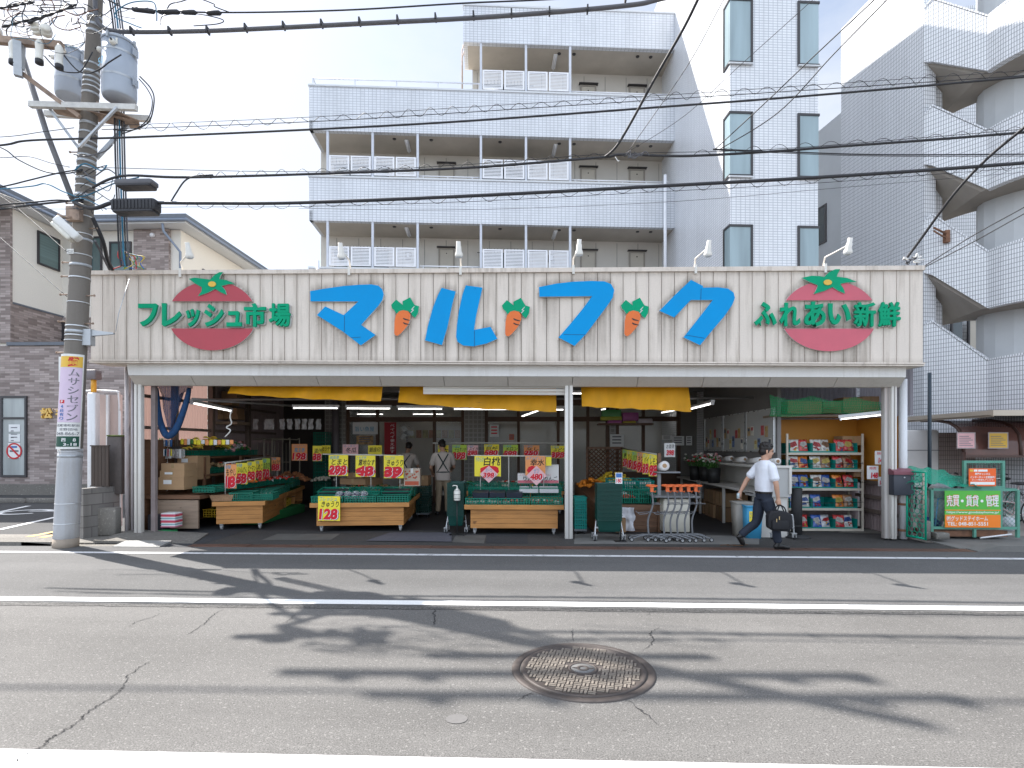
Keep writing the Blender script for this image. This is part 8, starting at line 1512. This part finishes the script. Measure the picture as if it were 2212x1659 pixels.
# ---- bicycles
def bike():
    t=thing('bicycle','x','bicycle'); fm=M('bike_pink_silver',(.52,.40,.40),.35,.08,6,metal=.2); mb=MB()
    A_,B_,C__,D_,E_=V3(0,0,.33),V3(.46,0,.30),V3(.42,0,.72),V3(.98,0,.66),V3(1.08,0,.33)
    for p,q,r in ((A_,B_,.011),(A_,V3(.40,0,.62),.010),(B_,V3(.36,0,.86),.015),(B_,D_,.018),(V3(.40,0,.52),V3(.99,0,.62),.015),(D_,V3(.955,0,.86),.014),(D_,E_,.012)): mb.tube([p,q],r,8)
    mb.build('frame',fm,t)
    for x in (0,1.08):
        w=MB(); w.tube([(x+.325*math.cos(2*PI*k/32),0,.335+.325*math.sin(2*PI*k/32)) for k in range(33)],.014,6,caps=False); w=w.build('wheel',rub,t); s=MB(); s.tube([(x+.305*math.cos(2*PI*k/32),0,.335+.305*math.sin(2*PI*k/32)) for k in range(33)],.008,5,caps=False)
        for k in range(18): a=2*PI*k/18; s.tube([(x,(-.02 if k%2 else .02),.335),(x+.3*math.cos(a),0,.335+.3*math.sin(a))],.0018,3)
        s.build('rim',chrome,w); f=MB(); pts=[(x+.36*math.cos(R(a)),.335+.36*math.sin(R(a))) for a in range(20,175,12)]; f.quadstrip([[(u,-.03,v),(u,0,v+.012),(u,.03,v)] for u,v in pts],0,False,False); f.build('mudguard',chrome,t)
    mb=MB(); mb.ell((.33,0,.90),.13,.08,.035,0,12,6); mb.ell((.42,0,.90),.09,.03,.025,0,10,6); mb.build('saddle',blk,t); mb=MB(); mb.tube(smooth([(.80,-.28,.98),(.88,-.26,1.0),(.97,-.1,.93),(.955,0,.88),(.97,.1,.93),(.88,.26,1.0),(.80,.28,.98)],3),.011,6); mb.build('handlebar',chrome,t); mb=MB()
    for s in (-1,1): mb.tube([(.76,s*.285,.97),(.87,s*.262,.995)],.017,8)
    mb.build('grip',blk,t); mb=MB(); rg=lambda k,z:[V3(1.17+u*.15*k,v*.19*k,z) for u,v in ((-1,-1),(1,-1),(1,1),(-1,1))]
    for z,k in ((.66,.75),(.74,.84),(.82,.92),(.90,1.0)): q=rg(k,z); mb.tube(q+[q[0]],.006 if z<.9 else .010,5)
    lo,hi=rg(.75,.66),rg(1,.90)
    for i in range(4):
        for j in range(6): mb.tube([lo[i].lerp(lo[(i+1)%4],j/6),hi[i].lerp(hi[(i+1)%4],j/6)],.003,3)
    mb.build('basket',M('basket_wire',(.13,.13,.14),.5,.1,6),t); mb=MB(); mb.lathe((0,0,0),[(.085,-.006),(.085,.006)],16,0,Matrix.Translation((.46,-.05,.30))@Matrix.Rotation(PI/2,4,'X')); mb.box(.0,.48,-.07,-.06,.27,.38); mb.build('chain_case',chrome,t); mb=MB(); mb.box(-.12,.30,-.07,.07,.68,.695); mb.tube([(-.08,-.05,.68),(0,-.05,.34)],.006,5); mb.tube([(-.08,.05,.68),(0,.05,.34)],.006,5); mb.build('rear_rack',MATS['basket_wire'],t); return t
B0=bike()
for i,(px_,Y,rz,lab) in enumerate(((2248,10.6,R(-8)+PI,'pinkish silver bicycle nearest the right edge beside the rubbish cage'),(2010,12.2,R(75),'bicycle with black grips behind the draped green net'),(2060,12.1,R(68),'bicycle under the end rib of the shelter'),(2112,12.0,R(72),'bicycle behind the small orange advert'),(2195,11.9,R(80),'bicycle with black basket under the yellow notice'))):
    q=at(px_,1100,Y); loc=(q.x,Y,.012); g_='bicycles in and beside the shelter'
    if i==0: B0.location=loc; B0.rotation_euler.z=rz; B0['label']=lab; B0['group']=g_
    else: dup(B0,loc,rz,lab,g_)
# ---- rubbish cage with adverts
CY=9.5; a,b=at(2012,1149,CY),at(2198,1058,CY); cgx=thing('rubbish_cage','green steel rubbish cage of wire mesh carrying advertising boards','cage',(a.x,CY,.07)); w=b.x-a.x; z0,z1=.16,b.z-.07; mb=MB(); t_=.022
for x in (0,w*.22-.0,w*.80,w): mb.box(x-t_,x+t_,-t_,t_,0 if x in (0,w) else z0,z1)
mb.box(t_,w-t_,-t_+.003,t_-.003,z0-.022,z0+.022); mb.box(t_,w-t_,-t_+.003,t_-.003,z1-.022,z1+.022); mb.box(w*.5-.02,w*.5+.02,-.018,.018,0,z0-.022)
for x in (0,w): mb.box(x-.02,x+.02,t_,.75,z1-.02,z1+.018); mb.box(x-.02,x+.02,.75,.79,0,z1)
mb.build('frame',fg,cgx); mb=MB(); H_=z1-z0; sp_=.075
k=-H_
while k<w+H_:
    for s in (1,-1):
        x0=k; pts=[]
        za,zb=z0,z1; xa,xb=(x0,x0+s*H_)
        lo,hi=(0,w); 
        def cl_(x): return min(max(x,lo),hi)
        xa2,xb2=cl_(xa),cl_(xb)
        if abs(xa2-xb2)>.02: mb.tube([(xa2,.004*s,za+(xa2-xa)/(xb-xa)*H_),(xb2,.004*s,za+(xb2-xa)/(xb-xa)*H_)],.003,3)
    k+=sp_
mb.build('mesh',fg,cgx)
a2,b2=at(2080,1057,CY+.0),at(2169,995,CY); mb=MB(); x0,x1,zz0,zz1=a2.x-a.x,b2.x-a.x,z1+.024,b2.z-.07
for x in (x0+t_,x1-t_): mb.box(x-t_,x+t_,-t_,t_,zz0,zz1)
mb.box(x0+2*t_,x1-2*t_,-t_+.002,t_-.002,zz1-.044,zz1); mb.box(x0+2*t_,x1-2*t_,-t_+.002,t_-.002,zz0,zz0+.04)
for k in range(7): mb.tube([(x0+.08+k*.08,0,zz0),(x0+.08+k*.08,0,zz1-.04)],.003,4); mb.tube([(x0+.04,0,zz0+.06*k+.04),(x1-.04,0,zz0+.06*k+.04)],.003,4)
mb.build('upper_gate',fg,cgx)
sgr=M('ad_green',(.10,.46,.06),.4,.03,4); sor=M('ad_orange',(.86,.22,.02),.4,.03,4); wht=M('ad_white',(.82,.82,.80),.5,0)
a,b=at(2040.6,1139,CY-.05),at(2160.6,1060,CY-.05); t=thing('estate_sign','green and orange advert reading 売買・賃貸・管理 on the rubbish cage','sign',(a.x,CY-.055,a.z)); w,h=b.x-a.x,b.z-a.z; mb=MB(); mb.box(0,w,0,.012,0,h); mb.build('board',sgr,t); mb=MB(); mb.box(0,w,-.003,-.0005,0,h*.345); mb.box(0,w,-.003,-.0005,h*.455,h*.48); mb.build('orange_field',sor,t); mb=MB(); o=(0,-.001,0)
for k,(ch,x0,x1) in enumerate((('売',.03,.13),('買',.14,.255),('賃',.375,.485),('貸',.49,.60),('管',.735,.845),('理',.85,.96))):
    put_text(mb,ch,o,(1,0,0),(0,0,1),w*x0-.006,w*x1+.006,h*.56,h*.89,.002,1,.035); put_text(mb,ch,o,(1,0,0),(0,0,1),w*x0,w*x1,h*.575,h*.875,.003,0,.004); put_text(mb,ch,o,(1,0,0),(0,0,1),w*x0+.005,w*x1+.005,h*.575,h*.875,.0036,0,.004)
for x in (.31,.665): q=[(w*x+.024*math.cos(PI*k/8),h*.72+.024*math.sin(PI*k/8)) for k in range(16)]; mb.prism(q,(0,-.003,0),(1,0,0),(0,0,1),.001,0)
put_text(mb,'https://www.goodstayhome.jp/',o,(1,0,0),(0,0,1),w*.03,w*.97,h*.365,h*.45,.002,0,.012); put_text(mb,'㈱グッドステイホーム',o,(1,0,0),(0,0,1),w*.03,w*.77,h*.18,h*.31,.004,0,.012); put_text(mb,'TEL: 048-851-5551',o,(1,0,0),(0,0,1),w*.04,w*.77,h*.05,h*.15,.004,0,.018); mb.build('lettering',[wht,MATS['carrot_orange']],t)
a,b=at(2092.6,1050,CY-.05),at(2151,1012,CY-.05); t=thing('internet_sign','small orange advert about free internet on the upper gate of the cage','sign',(a.x,CY-.055,a.z)); w,h=b.x-a.x,b.z-a.z; mb=MB(); mb.box(0,w,0,.01,0,h); mb.build('board',M('ad_red_orange',(.84,.13,.02),.4,.03,4),t); mb=MB(); o=(0,-.001,0); put_text(mb,'専門チャンネル',o,(1,0,0),(0,0,1),w*.22,w*.78,h*.62,h*.76,.002,0,.02); put_text(mb,'インターネット全室無料！',o,(1,0,0),(0,0,1),w*.04,w*.96,h*.44,h*.58,.002,0,.02); put_text(mb,'ネット動画もテレビで',o,(1,0,0),(0,0,1),w*.1,w*.9,h*.30,h*.41,.002,0,.01); mb.box(w*.05,w*.95,-.003,-.0005,h*.08,h*.24); mb.box(w*.34,w*.68,-.003,-.0005,h*.82,h*.94); mb.box(w*.03,w*.16,-.003,-.0005,h*.82,h*.94,1); mb.box(w*.18,w*.31,-.003,-.0005,h*.82,h*.94); mb.build('lettering',[wht,ylw],t)
random.seed(11)
for k,(px_,py_,r,m,lab) in enumerate(((2022,1100,.26,plast,'bulging clear rubbish bag at the left end of the cage'),(2030,1065,.2,plast,'clear rubbish bag on top at the left end of the cage'),(2012,1125,.17,M('bag_blue',(.05,.07,.28),.35,.15,9),'blue rubbish bag low at the left of the cage'),(2178,1132,.15,plast,'clear rubbish bag at the right end of the cage'))):
    q=at(px_,py_,CY+.42); mb=MB(); mb.ell(q,r,r*.8,r*.9,0,14,9,None,.10); o=tag(mb.build('rubbish_bag',M('bag_haze',(.60,.64,.68),.25,.1,9,alpha=.75) if m is plast else m),lab,'rubbish bag'); mb=MB(); mb.ell((q.x,q.y,q.z),r*.7,r*.5,r*.6,0,10,6,None,.2); mb.build('contents',M('rubbish',(.35,.33,.32),.8,.4,14),o)
p,q=at(2020,1140,CY+.1),at(2026,1078,CY+.1); mb=MB(); mb.tube([p,q],.012,6); mb.tube([q,q+V3(.06,0,.02)],.012,6); tag(mb.build('blue_stick',M('stick_blue',(.12,.30,.55),.4,.05)),'blue umbrella stick standing inside the cage','stick')
p,q=at(2118,1162,9.3),at(2185,1154,9.35); mb=MB(); mb.tube([p,q],.014,8); tag(mb.build('loose_pipe',whp),'thin white pipe lying on the pavement before the cage','pipe')
mb=MB(); a=at(2075,1165,9.46); mb.box(a.x-.5,a.x+.85,9.55,9.9,.075,.17); tag(mb.build('rusty_board',MATS['rust']),'rusty board lying under the cage','board')
for k,(px_,w_,h_) in enumerate(((1998,.13,.30),(2033,.22,.10))): a=at(px_,1160,9.35); mb=MB(); mb.bbox(a.x-w_/2,a.x+w_/2,9.3,9.45,.07,.07+h_,.015); tag(mb.build('concrete_block',MATS['concrete_old']),('upright concrete block holding the fence post by the green net','low concrete block at the left foot of the cage')[k],'block')
mb=MB(); a=at(1996,1100,9.42); mb.tube([(a.x,9.42,.3),(a.x,9.42,1.2)],.028,8); tag(mb.build('fence_post',alu),'beige round fence post left of the cage','post')
# hexagonal green net frame and the draped net
a,b=at(1968,1163,9.4),at(1993,1163,9.25); hx=thing('hexagon_netting','leaning frame of green hexagonal netting beside the mailbox','fence',(a.x,9.5,.07)); d=V3(b.x-a.x,-.32,0); L_=d.length; d.normalize(); ux,uz=d,V3(0,0,1); mb=MB(); hz=1.12
for p,q in ((0,0),(L_,0)): mb.tube([ux*p,ux*p+uz*hz],.016,6)
for z in (0.02,hz): mb.tube([uz*z,ux*L_+uz*z],.016,6)
s=.052; j=0; z=.05
while z<hz:
    x=0 if j%2==0 else s*.87
    while x<L_:
        c=ux*x+uz*z
        for a0 in (90,210,330):
            e=c+ux*s*math.cos(R(a0))+uz*s*math.sin(R(a0)); k=(e.dot(ux))
            if 0<=k<=L_ and e.z<hz: mb.tube([c,e],.006,4)
        x+=s*1.74
    z+=s*1.5; j+=1
mb.build('netting',M('net_green_plastic',(.0,.33,.20),.4,.1,8),hx)
cl=[]
for i in range(34):
    u=i/33; px_=1962+165*u; yt=1008+ (12*u if u<.4 else 12*.4+ (u-.4)*62); yb=1018+ 32*min(1,u*2.2) - 3*math.sin(u*17); top=at(px_,min(yt,yb-1),9.75); bot=at(px_-4,yb+ (28*(1-u*3) if u<.33 else 0),9.4); cl.append([top.lerp(bot,j/7)+V3(0,.03*math.sin(j*1.3+i*.8),.02*math.sin(i*.9+j)) for j in range(8)])
net('crow_net',tnet,'bright green net draped over the left end of the rubbish cage',cl)
# ---- left side: wall, panel, posts and pipes
blkm=tile('concrete_blocks',(.27,.255,.24),(.15,.14,.13),.40,.195,.009,.12,.9,.5,2,dirt=.2,bmp=.4)
a,b=at(185,1160,9.25),at(263,1150,9.9); mb=MB(); dv=V3(b.x-a.x,.65,0); nn=V3(-dv.y,dv.x,0).normalized()*.15
p0,p1=V3(a.x,9.2,0),V3(b.x,9.85,0); mb.hexa([p0,p1,p1+nn,p0+nn]+[q+V3(0,0,.88) for q in (p0,p1,p1+nn,p0+nn)]); tag(mb.build('block_wall',blkm),'low weathered concrete block wall right of the utility pole','wall')
mb=MB(); q=at(248,1130,9.7); mb.bbox(q.x-.2,q.x+.2,9.45,9.62,.02,.52,.03); tag(mb.build('block_pier',MATS['concrete_old']),'short mossy concrete block at the foot of the rusty pipes','block')
a,b=at(191.6,1049,9.55),at(230,964,9.55); t=thing('slat_screen','dark brown slatted screen standing on the concrete block wall','screen',(a.x,9.6,a.z)); w,h=b.x-a.x,b.z-a.z; brs=M('brown_slat',(.055,.038,.03),.5,.15,7,stretch=(4,4,.5)); mb=MB()
for k in range(5): mb.box(w*k/5+.003,w*(k+1)/5-.003,0,.02,0,h)
mb.build('slats',brs,t); mb=MB(); mb.box(-.01,w+.01,-.012,.03,h,h+.02); mb.box(-.01,w+.01,-.012,.03,-.02,0); mb.box(w*.55,w*.55+.03,.02,.05,-.16,h); mb.build('rail',brs,t)
a,b=at(230,1056,9.75),at(262,943,9.75); mb=MB(); mb.bbox(a.x,b.x,9.75,9.95,a.z-.1,b.z,.02); o=tag(mb.build('stone_slab',M('slab_dark',(.11,.095,.09),.9,.15,12)),'dark upright stone slab with a mossy top','slab'); mb=MB(); mb.bbox(a.x-.01,b.x+.01,9.74,9.96,b.z+.001,b.z+.03,.03); mb.build('moss_cap',moss,o)
a,b=at(184.6,1057,9.75),at(203,848,9.75); mb=MB(); mb.bbox(a.x,b.x,9.78,9.9,.1,b.z,.02); tag(mb.build('white_post',whp),'square white post behind the utility pole','post'); a,b=at(188,846,9.85),at(198.5,812,9.85); pt=thing('yellow_post','yellow tube with a grey clamp rising behind the utility pole','post',((a.x+b.x)/2,9.95,0)); mb=MB(); mb.tube([(0,0,a.z),(0,0,b.z)],.045,12); mb.build('tube',M('guard_yellow',(.72,.36,.04),.4,.1,6),pt); mb=MB(); mb.bbox(-.1,.1,-.08,.08,b.z-.06,b.z+.12,.02); mb.build('clamp',MATS['column_grey'],pt)
a,b=at(200,944,10.1),at(262,853,10.1); pk=thing('pink_panel_fence','pale pink panel fence with rusty white posts behind the block wall','fence',(a.x,10.1,0)); w=b.x-a.x; mb=MB(); mb.box(0,w,0,.03,.1,b.z); mb.build('panel',streaky('pink_panel',(.46,.36,.33),(.3,.2,.16),.4,.7),pk); mb=MB()
for x in (0,w*.52,w*.95): mb.box(x,x+.05,-.04,0,.1,b.z)
mb.build('post',whp,pk); mb=MB(); mb.tube(smooth([(-.1,-.06,b.z-.02),(-.08,-.06,b.z+.07),(w*.9,-.06,b.z+.06),(w+.0,-.06,b.z-.02),(w+.02,-.06,b.z-.3)],4),.02,8); mb.build('top_pipe',whp,pk)
for k,(px0,px1,m) in enumerate(((265,273.5,whp),(276,282,pil))): a,b=at(px0,1146,9.6),at(px1,786,9.6); mb=MB(); mb.tube([((a.x+b.x)/2,9.66+.02*k,.03),((a.x+b.x)/2,9.66+.02*k,b.z+.1)],(b.x-a.x)/2,12); tag(mb.build('drain_pipe',streaky('rusty_pipe_%d'%k,(.44,.41,.42),(.22,.10,.06),.8,.6)),('thicker rust stained drain pipe at the left corner of the shop','thinner rust stained drain pipe at the left corner of the shop')[k],'pipe')
mb=MB(); p,q=at(200,716,8.6),at(266,785,9.4); mb.box(-6.93,-6.85,9.68,9.75,0,2.8); tag(mb.build('corner_post',M('mauve_post',(.26,.215,.21),.6,.15)),'mauve grey corner post just inside the left shop pillar','post')
# a twig and damp marks on the gutter
mb=MB(); q=gr(1590,1181); 
for k in range(4): mb.tube([(q.x-.25+.1*k,q.y+.02*math.sin(k*3),.02),(q.x-.1+.1*k,q.y+.05*math.sin(k*2+1),.03)],.006,4)
tag(mb.build('twig',M('twig_brown',(.12,.06,.03),.8,.2)),'small dry twig lying on the gutter behind the walking man','twig')
